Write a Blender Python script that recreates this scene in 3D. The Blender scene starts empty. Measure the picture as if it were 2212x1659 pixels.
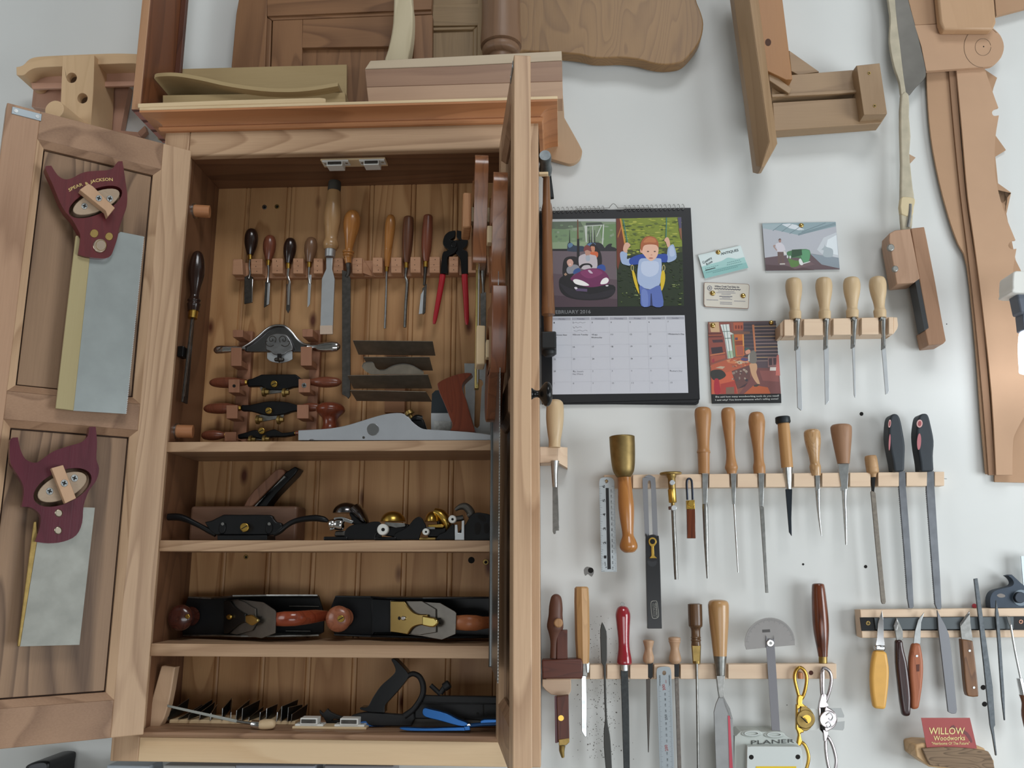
import bpy, bmesh, math, random
from mathutils import Vector, Matrix
from mathutils.geometry import tessellate_polygon
random.seed(7)
S = bpy.context.scene
COL = S.collection
V = Vector
# ---------------------------------------------------------------- camera, world, lights, exposure
CAM = V((0.0390, -1.6537, 1.5)); FPX = 1899.56
PITCH, YAW, ROLL = math.radians(11.679), math.radians(3.311), math.radians(0.1307)
FW = V((-math.sin(YAW)*math.cos(PITCH), math.cos(YAW)*math.cos(PITCH), math.sin(PITCH)))
_r = V((math.cos(YAW), math.sin(YAW), 0)); _u = _r.cross(FW)
RT = math.cos(ROLL)*_r + math.sin(ROLL)*_u
UP = -math.sin(ROLL)*_r + math.cos(ROLL)*_u
cd = bpy.data.cameras.new('camera'); cam = bpy.data.objects.new('camera', cd); COL.objects.link(cam)
cam.matrix_world = Matrix(((RT.x, UP.x, -FW.x, CAM.x), (RT.y, UP.y, -FW.y, CAM.y), (RT.z, UP.z, -FW.z, CAM.z), (0, 0, 0, 1)))
cd.sensor_fit = 'HORIZONTAL'; cd.sensor_width = 36.0; cd.lens = 36.0*FPX/2212; cd.clip_start = .05
S.camera = cam
S.view_settings.view_transform = 'Standard'; S.view_settings.look = 'None'
S.view_settings.exposure = 0.0; S.view_settings.gamma = 1.0; S.view_settings.use_curve_mapping = False
w = bpy.data.worlds.new('room_daylight'); S.world = w; w.use_nodes = True
bg = w.node_tree.nodes['Background']; bg.inputs[0].default_value = (.86, .93, 1, 1); bg.inputs[1].default_value = .3
def area(name, loc, target, sx, sy, power, col, spread=180):
    l = bpy.data.lights.new(name, 'AREA'); l.shape = 'RECTANGLE'; l.size = sx; l.size_y = sy; l.energy = power; l.color = col; l.spread = math.radians(spread)
    o = bpy.data.objects.new(name, l); COL.objects.link(o); o.location = loc
    o.rotation_euler = (V(target)-V(loc)).to_track_quat('-Z', 'Y').to_euler(); return o
area('window_light_right', (2.35, -1.5, 1.25), (.3, 0, 1.25), 1.2, 1.2, 43, (.90, .96, 1))
area('window_light_left', (-2.6, -2.1, 1.8), (-.3, 0, 1.5), 1.2, 1.2, 13, (.95, .98, 1))
area('skylight', (.9, -3.5, 5.3), (.1, 0, 1.6), 2.0, 1.8, 98, (.96, .98, 1))
area('fill_light_low', (.6, -3.6, .7), (.4, 0, 1.3), 2.4, .8, 23, (.93, .97, 1))  # added low fill from behind the camera, not a known window

# ---------------------------------------------------------------- colours and materials
def lin(c): return c/12.92 if c <= .04045 else ((c+.055)/1.055)**2.4
def hexc(h):
    h = h.lstrip('#'); return tuple(lin(int(h[i:i+2], 16)/255) for i in (0, 2, 4))+(1,)
MATS = {}
def newmat(name):
    m = bpy.data.materials.new(name); m.use_nodes = True; nt = m.node_tree
    return m, nt, nt.nodes, nt.links, nt.nodes['Principled BSDF']
def plain(name, col, rough=.5, metal=0., spec=.5, noise=.0, nscale=60., coat=0., bump=0., emit=0.):
    if name in MATS: return MATS[name]
    m, nt, N, L, b = newmat(name); c = hexc(col)
    b.inputs['Base Color'].default_value = c; b.inputs['Roughness'].default_value = rough
    b.inputs['Metallic'].default_value = metal; b.inputs['Specular IOR Level'].default_value = spec
    b.inputs['Coat Weight'].default_value = coat
    if emit: b.inputs['Emission Color'].default_value = c; b.inputs['Emission Strength'].default_value = emit
    if noise or bump:
        tc = N.new('ShaderNodeTexCoord'); n = N.new('ShaderNodeTexNoise'); n.inputs['Scale'].default_value = nscale; n.inputs['Detail'].default_value = 4
        L.new(tc.outputs['Object'], n.inputs['Vector'])
        if noise:
            r = N.new('ShaderNodeMapRange'); r.inputs[1].default_value = .25; r.inputs[2].default_value = .75
            r.inputs[3].default_value = 1-noise; r.inputs[4].default_value = 1+noise*.5
            L.new(n.outputs[0], r.inputs[0])
            mx = N.new('ShaderNodeMix'); mx.data_type = 'RGBA'; mx.blend_type = 'MULTIPLY'; mx.inputs[0].default_value = 1
            mx.inputs[6].default_value = c; L.new(r.outputs[0], mx.inputs[7]); L.new(mx.outputs[2], b.inputs['Base Color'])
        if bump:
            bp = N.new('ShaderNodeBump'); bp.inputs['Strength'].default_value = bump; bp.inputs['Distance'].default_value = .002
            L.new(n.outputs[0], bp.inputs['Height']); L.new(bp.outputs[0], b.inputs['Normal'])
    MATS[name] = m; return m
def wood(name, light, dark, axis='Z', rings=9., across=7., along=.9, rough=.45, fine=.35, contrast=.6, coat=0., knots=0., spec=.4):
    """growth-ring contours of a noise stretched along the grain, with fine pores on top"""
    if name in MATS: return MATS[name]
    m, nt, N, L, b = newmat(name)
    tc = N.new('ShaderNodeTexCoord'); oi = N.new('ShaderNodeObjectInfo')
    sc = N.new('ShaderNodeVectorMath'); sc.operation = 'SCALE'; sc.inputs[0].default_value = (13.7, 7.3, 19.1); L.new(oi.outputs['Random'], sc.inputs['Scale'])
    ad = N.new('ShaderNodeVectorMath'); ad.operation = 'ADD'; L.new(tc.outputs['Object'], ad.inputs[0]); L.new(sc.outputs[0], ad.inputs[1])
    def mapped(a, l):
        mp = N.new('ShaderNodeMapping'); mp.inputs['Scale'].default_value = [l if k == axis else a for k in 'XYZ']
        L.new(ad.outputs[0], mp.inputs['Vector']); return mp.outputs[0]
    n1 = N.new('ShaderNodeTexNoise'); n1.inputs['Scale'].default_value = 1; n1.inputs['Detail'].default_value = 1.5; n1.inputs['Distortion'].default_value = .35
    L.new(mapped(across, along), n1.inputs['Vector'])
    mu = N.new('ShaderNodeMath'); mu.operation = 'MULTIPLY'; mu.inputs[1].default_value = rings*2; L.new(n1.outputs[0], mu.inputs[0])
    pp = N.new('ShaderNodeMath'); pp.operation = 'FRACT'; L.new(mu.outputs[0], pp.inputs[0])
    rp = N.new('ShaderNodeValToRGB'); e = rp.color_ramp.elements
    e[0].position = 0; e[0].color = (0, 0, 0, 1); e[1].position = .62; e[1].color = (.35, .35, .35, 1)
    x = e.new(.90); x.color = (1, 1, 1, 1); x = e.new(1.0); x.color = (0, 0, 0, 1)
    L.new(pp.outputs[0], rp.inputs[0])
    n2 = N.new('ShaderNodeTexNoise'); n2.inputs['Scale'].default_value = 1; n2.inputs['Detail'].default_value = 3
    L.new(mapped(420, 14), n2.inputs['Vector'])
    n3 = N.new('ShaderNodeTexNoise'); n3.inputs['Scale'].default_value = 1; n3.inputs['Detail'].default_value = 2
    L.new(mapped(16, 2.2), n3.inputs['Vector'])
    f1 = N.new('ShaderNodeMath'); f1.operation = 'MULTIPLY'; f1.inputs[1].default_value = contrast; L.new(rp.outputs[0], f1.inputs[0])
    f2 = N.new('ShaderNodeMath'); f2.operation = 'MULTIPLY_ADD'; L.new(n2.outputs[0], f2.inputs[0]); f2.inputs[1].default_value = fine; L.new(f1.outputs[0], f2.inputs[2])
    f3 = N.new('ShaderNodeMath'); f3.operation = 'MULTIPLY_ADD'; L.new(n3.outputs[0], f3.inputs[0]); f3.inputs[1].default_value = .55; L.new(f2.outputs[0], f3.inputs[2])
    f4 = N.new('ShaderNodeMath'); f4.operation = 'ADD'; f4.inputs[1].default_value = -(fine*.5+.27); f4.use_clamp = True; L.new(f3.outputs[0], f4.inputs[0])
    mx = N.new('ShaderNodeMix'); mx.data_type = 'RGBA'; mx.inputs[6].default_value = hexc(light); mx.inputs[7].default_value = hexc(dark)
    L.new(f4.outputs[0], mx.inputs[0]); out = mx.outputs[2]
    if knots:
        vo = N.new('ShaderNodeTexVoronoi'); vo.inputs['Scale'].default_value = 1; L.new(mapped(16, 7), vo.inputs['Vector'])
        kr = N.new('ShaderNodeMapRange'); kr.inputs[1].default_value = .05; kr.inputs[2].default_value = knots; kr.inputs[3].default_value = 1; kr.inputs[4].default_value = 0
        L.new(vo.outputs[0], kr.inputs[0])
        k2 = N.new('ShaderNodeMix'); k2.data_type = 'RGBA'; L.new(kr.outputs[0], k2.inputs[0]); L.new(out, k2.inputs[6]); k2.inputs[7].default_value = hexc('#5a2f1c'); out = k2.outputs[2]
    L.new(out, b.inputs['Base Color']); b.inputs['Roughness'].default_value = rough; b.inputs['Specular IOR Level'].default_value = spec
    b.inputs['Coat Weight'].default_value = coat; b.inputs['Coat Roughness'].default_value = .15
    bp = N.new('ShaderNodeBump'); bp.inputs['Strength'].default_value = .12; bp.inputs['Distance'].default_value = .001
    L.new(n2.outputs[0], bp.inputs['Height']); L.new(bp.outputs[0], b.inputs['Normal'])
    MATS[name] = m; return m
def printmat(rough=.45):
    k = 'printed_ink'
    if k in MATS: return MATS[k]
    m, nt, N, L, b = newmat(k); a = N.new('ShaderNodeAttribute'); a.attribute_name = 'ink'
    L.new(a.outputs['Color'], b.inputs['Base Color']); b.inputs['Roughness'].default_value = rough
    MATS[k] = m; return m
W_ELM = lambda ax='Z': wood('elm_'+ax, '#c4a383', '#8e6b4e', ax, rings=10, across=6, along=.8, fine=.45, contrast=.55)
W_ELMD = lambda ax='Z': wood('elm_brown_'+ax, '#a07e63', '#664732', ax, rings=6, across=6, along=.8, fine=.4, contrast=.5)
W_ELMM = lambda ax='Z': wood('elm_mid_'+ax, '#b08c70', '#7c5a42', ax, rings=7, across=6, along=.8, fine=.4, contrast=.5)
W_CHER = lambda ax='X': wood('cherry_'+ax, '#c2875c', '#8d5a3a', ax, rings=5, across=8, along=1, fine=.3, contrast=.4)
W_PINE = lambda ax='Z': wood('pine_'+ax, '#c09568', '#8f6038', ax, rings=6, across=9, along=.7, fine=.3, contrast=.6, knots=.16)
W_BEECH = lambda ax='X': wood('beech_'+ax, '#d9b692', '#c19a78', ax, rings=5, across=8, along=1, fine=.35, contrast=.3)
W_MAPLE = lambda ax='X': wood('maple_'+ax, '#e0c7a0', '#c3a67c', ax, rings=5, across=8, along=1, fine=.25, contrast=.35)
W_RACK = lambda ax='X': wood('rack_pine_'+ax, '#dcc3a8', '#c5a388', ax, rings=4, across=9, along=.8, fine=.25, contrast=.3)
W_BOX = wood('handle_boxwood', '#d3a46a', '#b07f45', 'Z', rings=4, across=30, along=4, fine=.3, contrast=.3, rough=.35)
W_ASH = wood('handle_ash', '#c9b08c', '#ad9270', 'Z', rings=4, across=30, along=4, fine=.3, contrast=.3, rough=.4)
W_ORNG = wood('handle_varnished', '#b0773f', '#875224', 'Z', rings=4, across=30, along=4, fine=.25, contrast=.4, rough=.25, coat=.4)
W_WAL = lambda ax='Z': wood('walnut_'+ax, '#6b4430', '#3c2318', ax, rings=6, across=25, along=3, fine=.3, contrast=.5, rough=.35)
W_ROSE = lambda ax='Z': wood('rosewood_'+ax, '#70381f', '#34160d', ax, rings=7, across=35, along=3, fine=.25, contrast=.7, rough=.22, coat=.5)
W_RED = wood('handle_redbrown', '#7c4632', '#4f291c', 'Z', rings=5, across=30, along=4, fine=.3, contrast=.4, rough=.3, coat=.3)
W_EBON = wood('handle_ebony', '#2c1c17', '#150d0b', 'Z', rings=5, across=30, along=4, fine=.3, contrast=.4, rough=.2, coat=.4)
W_BUB = lambda ax='X': wood('bubinga_'+ax, '#73351f', '#4a1d10', ax, rings=6, across=30, along=4, fine=.3, contrast=.45, rough=.28, coat=.35)
STEEL = plain('bright_steel', '#c3c6c6', .28, 1., noise=.25, nscale=90)
STEELD = plain('grey_steel', '#8f8f8c', .36, 1., noise=.3, nscale=120)
STEELK = plain('dark_steel', '#5a5753', .45, .9, noise=.35, nscale=120)
SATIN = plain('satin_steel', '#c9cdd0', .42, .85, noise=.08, nscale=40)
CHROME = plain('polished_chrome', '#d5d5d6', .12, 1.)
BRASS = plain('brass', '#c9a552', .3, 1., noise=.2, nscale=80)
BRASSO = plain('old_brass', '#a08752', .42, .9, noise=.35, nscale=70)
IRON = plain('black_japanned_iron', '#0f1012', .36, .0, spec=.3, noise=.3, nscale=60, bump=.05)
RUBBER = plain('black_rubber', '#1d1e20', .7)
BLACK = plain('gloss_black', '#0c0d0f', .25, spec=.35)
HOLE = plain('hole_dark', '#14110f', .9)
WHITEP = plain('white_plastic', '#dfdfda', .4)

# ---------------------------------------------------------------- placing: a pixel of the photograph onto a plane of the room
def P(x, y, pl=0.):
    d = FW*FPX + RT*(x-1106) - UP*(y-829.5)
    if isinstance(pl, (int, float)): k = (pl-CAM.y)/d.y
    else: o, n = pl; k = (o-CAM).dot(n)/d.dot(n)
    return CAM + d*k
def NRM(pl): return V((0, -1, 0)) if isinstance(pl, (int, float)) else pl[1]
def shift(pl, d):                    # the parallel plane d nearer to the viewer
    return pl-d if isinstance(pl, (int, float)) else (pl[0]+pl[1]*d, pl[1])
def MM(x, y, pl=0.):                 # metres per pixel there
    return (P(x, y, pl)-CAM).dot(FW)/FPX
# ---------------------------------------------------------------- objects
THINGS = []
def link(o): COL.objects.link(o); return o
def props(o, label=None, cat=None, group=None, kind=None):
    if label: o['label'] = label
    if cat: o['category'] = cat
    if group: o['group'] = group
    if kind: o['kind'] = kind
    return o
def thing(name, label, cat, group=None):
    o = link(bpy.data.objects.new(name, None)); o.empty_display_size = .02; THINGS.append(o)
    return props(o, label, cat, group)
def obj(name, bm, mat, parent=None, smooth=None, bevel=0., seg=2, label=None, cat=None, group=None, kind=None):
    bmesh.ops.recalc_face_normals(bm, faces=bm.faces)
    me = bpy.data.meshes.new(name); bm.to_mesh(me); bm.free()
    for m in (mat if isinstance(mat, (list, tuple)) else [mat]): me.materials.append(m)
    o = link(bpy.data.objects.new(name, me))
    if parent is not None: o.parent = parent
    else: THINGS.append(o)
    if smooth is True:
        me.polygons.foreach_set('use_smooth', [True]*len(me.polygons))
    elif smooth:
        me.polygons.foreach_set('use_smooth', [True]*len(me.polygons)); me.set_sharp_from_angle(angle=math.radians(smooth))
    if bevel:
        b = o.modifiers.new('edge', 'BEVEL'); b.width = bevel; b.segments = seg; b.limit_method = 'ANGLE'; b.angle_limit = math.radians(35); b.harden_normals = False
    return props(o, label, cat, group, kind)
def smooth_pts(pts, n=4, closed=True):
    """Catmull-Rom through the points; a point given as (x, y, 1) stays a sharp corner"""
    out = []; m = len(pts); sharp = [len(p) > 2 and p[2] for p in pts]; q = [V((p[0], p[1])) for p in pts]
    for i in range(m if closed else m-1):
        p1, p2 = q[i], q[(i+1) % m]
        p0 = q[i-1] if (closed or i > 0) else p1; p3 = q[(i+2) % m] if (closed or i < m-2) else p2
        if sharp[i]: p0 = p1
        if sharp[(i+1) % m]: p3 = p2
        for k in range(n):
            t = k/n
            c = .5*((2*p1)+(p2-p0)*t+(2*p0-5*p1+4*p2-p3)*t*t+(3*p1-p0-3*p2+p3)*t**3)
            out.append((c.x, c.y))
    if not closed: out.append(tuple(q[-1]))
    return out
def prism(bm, loops3, off, mi=0):
    """outline (and holes) in space swept by the vector off"""
    flat = [p for l in loops3 for p in l]
    f = [bm.verts.new(p) for p in flat]; b = [bm.verts.new(p+off) for p in flat]
    fs = []
    if len(loops3) == 1:
        fs.append(bm.faces.new(f)); fs.append(bm.faces.new(b[::-1]))
    else:
        for t in tessellate_polygon(loops3):
            try: fs.append(bm.faces.new([f[i] for i in t])); fs.append(bm.faces.new([b[i] for i in t][::-1]))
            except ValueError: pass
    k = 0
    for l in loops3:
        n = len(l)
        for i in range(n):
            a, c = k+i, k+(i+1) % n
            try: fs.append(bm.faces.new([f[a], b[a], b[c], f[c]]))
            except ValueError: pass
        k += n
    for x in fs: x.material_index = mi
    return bm
def plate(name, pts, pl, th, mat, parent=None, curve=0, holes=(), bevel=0., smooth=40, seg=2, back=None, **kw):
    """a flat piece: outline in photograph pixels, front face on plane pl, thickness th away from the viewer"""
    bm = bmesh.new()
    if curve: pts = smooth_pts(pts, curve)
    loops = [[P(p[0], p[1], pl) for p in pts]]
    for h in holes: loops.append([P(p[0], p[1], pl) for p in (smooth_pts(h, curve) if curve else h)])
    prism(bm, loops, -NRM(pl)*th)
    return obj(name, bm, mat, parent, smooth=smooth, bevel=bevel, seg=seg, **kw)
def circ(x, y, rx, ry=None, n=16, rot=0.):
    ry = ry or rx; c, s = math.cos(rot), math.sin(rot)
    return [(x+rx*math.cos(a)*c-ry*math.sin(a)*s, y+rx*math.cos(a)*s+ry*math.sin(a)*c) for a in (2*math.pi*i/n for i in range(n))]
def disc(name, x, y, r, pl, th, mat, parent=None, n=16, bevel=0., **kw):
    return plate(name, circ(x, y, r, n=n), pl, th, mat, parent, bevel=bevel, **kw)
def spin3(bm, A, B, prof, n=16, flat=1., fax=None):
    """profile (t, radius in metres) turned round the axis A-B; flat squeezes it along fax"""
    ax = (B-A); L = ax.length; ax.normalize()
    e2 = (fax or V((0, 1, 0))); e2 = (e2-ax*e2.dot(ax)).normalized(); e1 = ax.cross(e2)
    rings = []
    for t, r in prof:
        c = A+ax*(t*L)
        if r <= 1e-6: rings.append([bm.verts.new(c)])
        else: rings.append([bm.verts.new(c+e1*(r*math.cos(2*math.pi*i/n))+e2*(r*flat*math.sin(2*math.pi*i/n))) for i in range(n)])
    for a, b in zip(rings, rings[1:]):
        if len(a) == 1 and len(b) == 1: continue
        for i in range(n):
            j = (i+1) % n
            if len(a) == 1: bm.faces.new([a[0], b[j], b[i]])
            elif len(b) == 1: bm.faces.new([a[i], a[j], b[0]])
            else: bm.faces.new([a[i], a[j], b[j], b[i]])
    for r, rev in ((rings[0], 1), (rings[-1], 0)):
        if len(r) > 1: bm.faces.new(r[::-1] if rev else r)
    return bm
def dense(prof, k=3):
    """smooth a turned profile; entries (t, r, 1) stay sharp"""
    return smooth_pts(prof, k, closed=False)
def lathe(name, a, b, prof, pl, mat, parent=None, n=18, curve=3, flat=1., smooth=50, pl2=None, **kw):
    """turned piece; a, b pixels of the axis ends, radii in pixels there"""
    A, B = P(a[0], a[1], pl), P(b[0], b[1], pl if pl2 is None else pl2)
    if curve: prof = dense(prof, curve)
    m = MM((a[0]+b[0])/2, (a[1]+b[1])/2, pl)
    fax = NRM(pl)
    bm = spin3(bmesh.new(), A, B, [(p[0], max(p[1], 0)*m) for p in prof], n, flat, fax)
    return obj(name, bm, mat, parent, smooth=smooth, **kw)
def rod(name, A, B, r, mat, parent=None, n=12, r2=None, smooth=50, bevel=0., **kw):
    bm = spin3(bmesh.new(), V(A), V(B), [(0, r), (1, r if r2 is None else r2)], n, 1., V((0, 1, 0.013)))
    return obj(name, bm, mat, parent, smooth=smooth, bevel=bevel, **kw)
def sweep(bm, pts, radii, n=8, flat=1., fax=None):
    rings = []; m = len(pts); fax = fax or V((0, -1, 0))
    for i, p in enumerate(pts):
        t = (pts[min(i+1, m-1)]-pts[max(i-1, 0)]).normalized()
        e2 = (fax-t*fax.dot(t)).normalized(); e1 = t.cross(e2)
        r = radii[i] if isinstance(radii, (list, tuple)) else radii
        rings.append([bm.verts.new(p+e1*(r*math.cos(2*math.pi*k/n))+e2*(r*flat*math.sin(2*math.pi*k/n))) for k in range(n)])
    for a, b in zip(rings, rings[1:]):
        for i in range(n):
            j = (i+1) % n; bm.faces.new([a[i], a[j], b[j], b[i]])
    bm.faces.new(rings[0][::-1]); bm.faces.new(rings[-1]); return bm
def tube(name, pts, r, pl, mat, parent=None, n=8, curve=4, flat=1., smooth=50, closed=False, **kw):
    """bent bar: pixels (x, y) or (x, y, plane) and radius in pixels (number or list)"""
    q = [P(p[0], p[1], p[2] if len(p) > 2 else pl) for p in pts]
    m = MM(pts[0][0], pts[0][1], pl)
    rr = [x*m for x in r] if isinstance(r, (list, tuple)) else [r*m]*len(q)
    if closed: q.append(q[0]); rr.append(rr[0])
    if curve and len(q) > 2:
        Q, RR = [], []
        for i in range(len(q)-1):
            p0, p1, p2, p3 = q[i-1] if i else (q[-2] if closed else q[0]), q[i], q[i+1], q[i+2] if i+2 < len(q) else (q[1] if closed else q[-1])
            for k in range(curve):
                t = k/curve
                Q.append(.5*((2*p1)+(p2-p0)*t+(2*p0-5*p1+4*p2-p3)*t*t+(3*p1-p0-3*p2+p3)*t**3)); RR.append(rr[i]+(rr[i+1]-rr[i])*t)
        Q.append(q[-1]); RR.append(rr[-1]); q, rr = Q, RR
    return obj(name, sweep(bmesh.new(), q, rr, n, flat, NRM(pl)), mat, parent, smooth=smooth, **kw)
def addbox(bm, lo, hi, mi=0, M=None):
    c = [V((x, y, z)) for x in (lo[0], hi[0]) for y in (lo[1], hi[1]) for z in (lo[2], hi[2])]
    if M is not None: c = [M @ p for p in c]
    v = [bm.verts.new(p) for p in c]
    for f in ((0, 1, 3, 2), (4, 6, 7, 5), (0, 4, 5, 1), (2, 3, 7, 6), (0, 2, 6, 4), (1, 5, 7, 3)):
        bm.faces.new([v[i] for i in f]).material_index = mi
    return bm
def box(name, lo, hi, mat, parent=None, bevel=.001, M=None, seg=2, **kw):
    return obj(name, addbox(bmesh.new(), lo, hi, 0, M), mat, parent, bevel=bevel, seg=seg, **kw)
def profile_x(name, prof, x0, x1, mat, parent=None, smooth=35, **kw):
    """moulding: (y, z) section run along x"""
    bm = bmesh.new(); prism(bm, [[V((x0, y, z)) for y, z in prof]], V((x1-x0, 0, 0)))
    return obj(name, bm, mat, parent, smooth=smooth, **kw)
def ink(name, shapes, pl, parent, lift=.0002, step=.000003, **kw):
    """flat print: coloured shapes in pixels, each laid just over the one before"""
    bm = bmesh.new(); lay = bm.loops.layers.float_color.new('ink')
    for i, (pts, c) in enumerate(shapes):
        pl2 = shift(pl, lift+step*i); col = hexc(c)
        f = bm.faces.new([bm.verts.new(P(p[0], p[1], pl2)) for p in pts])
        for l in f.loops: l[lay] = col
    for f in bm.faces:
        f.normal_update()
        if f.normal.dot(NRM(pl)) < 0: f.normal_flip()
    me = bpy.data.meshes.new(name); bm.to_mesh(me); bm.free(); me.materials.append(printmat())
    o = link(bpy.data.objects.new(name, me)); o.parent = parent
    return props(o, **kw)
def text(s, p0, p1, h, pl, mat, parent, name='lettering', lift=.0004, bold=0., bend=None, **kw):
    """lettering on a plane: baseline from pixel p0 to p1, capital height h pixels; bend = pixels the middle rises"""
    cu = bpy.data.curves.new(name, 'FONT'); cu.body = s; cu.size = 1; cu.offset = bold; cu.resolution_u = 2
    t = bpy.data.objects.new('tmp', cu); me = bpy.data.meshes.new_from_object(t)
    bpy.data.objects.remove(t); bpy.data.curves.remove(cu)
    if not me.vertices: return None
    xs = [v.co.x for v in me.vertices]; x0, x1 = min(xs), max(xs); me.name = name
    dx, dy = p1[0]-p0[0], p1[1]-p0[1]; Ld = math.hypot(dx, dy); nx, ny = dy/Ld, -dx/Ld
    pl2 = shift(pl, lift)
    for v in me.vertices:
        u = (v.co.x-x0)/(x1-x0); k = v.co.y/.69*h
        if bend: k += bend*4*u*(1-u)
        v.co = P(p0[0]+dx*u+nx*k, p0[1]+dy*u+ny*k, pl2)
    me.materials.clear(); me.materials.append(mat)
    o = link(bpy.data.objects.new(name, me)); o.parent = parent
    return props(o, **kw)
def screw(x, y, r, pl, parent, mat=None, name='screw', slot='+', ang=.3):
    """countersunk screw head with its slot"""
    m = MM(x, y, pl); n = NRM(pl)
    o = plate(name, circ(x, y, r, n=12), shift(pl, .0008), .004, mat or STEEL, parent, bevel=.0004)
    bm = bmesh.new()
    for k in ((0, 1) if slot == '+' else (0,)):
        a = ang+k*math.pi/2; c, s = math.cos(a), math.sin(a); L, W = r*.62, r*.16
        prism(bm, [[P(x+px*c-py*s, y+px*s+py*c, shift(pl, .0011+.00003*k)) for px, py in ((-L, -W), (L, -W), (L, W), (-L, W))]], -n*.001)
    me = bpy.data.meshes.new('slot'); bm.to_mesh(me); bm.free(); me.materials.append(HOLE)
    return o, me
def screw_on(x, y, r, pl, parent, mat=None, name='screw', slot='+', ang=.3, deep=True):
    o, me = screw(x, y, r, pl, parent, mat, name, slot, ang)
    if deep: s = link(bpy.data.objects.new('screw_slot', me)); s.parent = o
    else:
        s = link(bpy.data.objects.new('screw_slot', me)); s.parent = parent
    return o
def settle():
    """each thing's origin goes to the middle of its base"""
    dep = None
    def kids(o):
        for c in o.children: yield c; yield from kids(c)
    for t in THINGS:
        allm = [o for o in [t, *kids(t)] if o.type == 'MESH']
        if not allm: continue
        co = [v.co for o in allm for v in o.data.vertices]
        lo = V([min(c[i] for c in co) for i in range(3)]); hi = V([max(c[i] for c in co) for i in range(3)])
        b = V(((lo.x+hi.x)/2, (lo.y+hi.y)/2, lo.z))
        done = set()
        for o in allm:
            if o.data.name in done: continue
            done.add(o.data.name); o.data.transform(Matrix.Translation(-b))
        t.location = b
def Z(x0, y0, s):
    """crop coordinates back to photograph pixels"""
    def f(*pts): return [(x0+p[0]/s, y0+p[1]/s)+tuple(p[2:]) for p in pts]
    return f
# ---------------------------------------------------------------- the room
def struct(name, lo, hi, mat):
    bm = addbox(bmesh.new(), lo, hi); me = bpy.data.meshes.new(name); bm.to_mesh(me); bm.free(); me.materials.append(mat)
    o = link(bpy.data.objects.new(name, me)); o['kind'] = 'structure'; return o
WALLM = plain('painted_wall', '#d6d8d6', .8, noise=.05, nscale=2.2, bump=.03)
struct('wall_back', (-3.2, 0, 0), (2.8, .12, 5.6), WALLM)
struct('wall_left', (-3.32, -4.5, 0), (-3.2, .12, 5.6), WALLM)
struct('wall_right', (2.8, -4.5, 0), (2.92, .12, 5.6), WALLM)
struct('wall_front', (-3.32, -4.62, 0), (2.92, -4.5, 5.6), plain('far_wall', '#8f8c86', .85))
struct('floor', (-3.32, -4.5, -.1), (2.92, .12, 0), plain('concrete_floor', '#8d8880', .8, noise=.2, nscale=6))
struct('ceiling', (-3.32, -4.5, 5.6), (2.92, .12, 5.7), plain('ceiling_paint', '#8f8f8a', .85))

# ---------------------------------------------------------------- the tool cabinet
XL, XR, ST, F, B, ZT, ZB = -.7031, 0., .0466, -.1646, -.0121, 2.2964, 1.1864
XI, XJ = XL+ST, XR-ST
ZD0, ZD1, DW, DT = 1.2314, 2.2507, .299, .0252
cab = thing('tool_cabinet', 'large open wall cabinet of brown wood with two panelled doors, full of hand tools', 'cabinet')
W_SHADE = lambda ax='Z': wood('elm_shaded_'+ax, '#7a553c', '#4a2e1f', ax, rings=6, across=6, along=.8, fine=.4, contrast=.5)  # darker elm: shade of the inner left side and top put into the colour
box('side_panel', (XL+.006, F+.02, ZB-.004), (XI, -.002, ZT+.01), W_SHADE('Z'), cab)
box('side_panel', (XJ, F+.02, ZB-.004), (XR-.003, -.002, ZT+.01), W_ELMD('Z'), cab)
box('top_panel', (XI, F+.02, ZD1+.002), (XJ, -.002, ZT+.01), W_SHADE('X'), cab)
box('bottom_panel', (XI, F+.02, ZB+.02), (XJ, -.002, 1.2354), W_ELMD('X'), cab)
for x0, x1 in ((XL, XI), (XJ, XR)):
    box('stile', (x0, F, ZB), (x1, F+.02, ZT+.004), W_ELM('Z'), cab, bevel=.0015)
box('top_rail', (XI, F+.0004, ZD1), (XJ, F+.02, ZT+.004), W_ELM('X'), cab, bevel=.004, seg=3)
box('bottom_rail', (XI, F+.0004, ZB), (XJ, F+.02, 1.2245), wood('rail_pale', '#dfc29c', '#bd9468', 'X', rings=4, across=6, along=.8, fine=.3, contrast=.35), cab, bevel=.0015)
profile_x('bottom_nosing', [(F+.02, 1.2240), (F-.002, 1.2240), (F-.0065, 1.2262), (F-.008, 1.2297), (F-.0065, 1.2332), (F-.002, 1.2352), (F+.02, 1.2352)], XI+.002, XJ-.002, W_ELMD('X'), cab)
# crown moulding run round three sides with mitred corners
cp = [(0, 2.298), (.007, 2.2982), (.0095, 2.301), (.0095, 2.305), (.007, 2.3078), (.004, 2.3088), (.006, 2.3130), (.0115, 2.3168), (.019, 2.3198), (.0285, 2.3216), (.0355, 2.3220), (.0358, 2.3258), (.0, 2.3258)]
bm = bmesh.new()
rows = [[bm.verts.new(p) for p in ((XL-o, -.001, z), (XL-o, F-o, z), (XR+o, F-o, z), (XR+o, -.001, z))] for o, z in cp]
for a, b in zip(rows, rows[1:]+rows[:1]):
    for i in range(3): bm.faces.new([a[i], a[i+1], b[i+1], b[i]])
bm.faces.new([r[0] for r in rows]); bm.faces.new([r[3] for r in rows][::-1])
obj('crown_moulding', bm, W_CHER('X'), cab, smooth=30)
box('top_lip', (XL-.036, F-.0365, 2.3260), (XR+.036, -.001, 2.3316), W_MAPLE('X'), cab)
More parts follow.
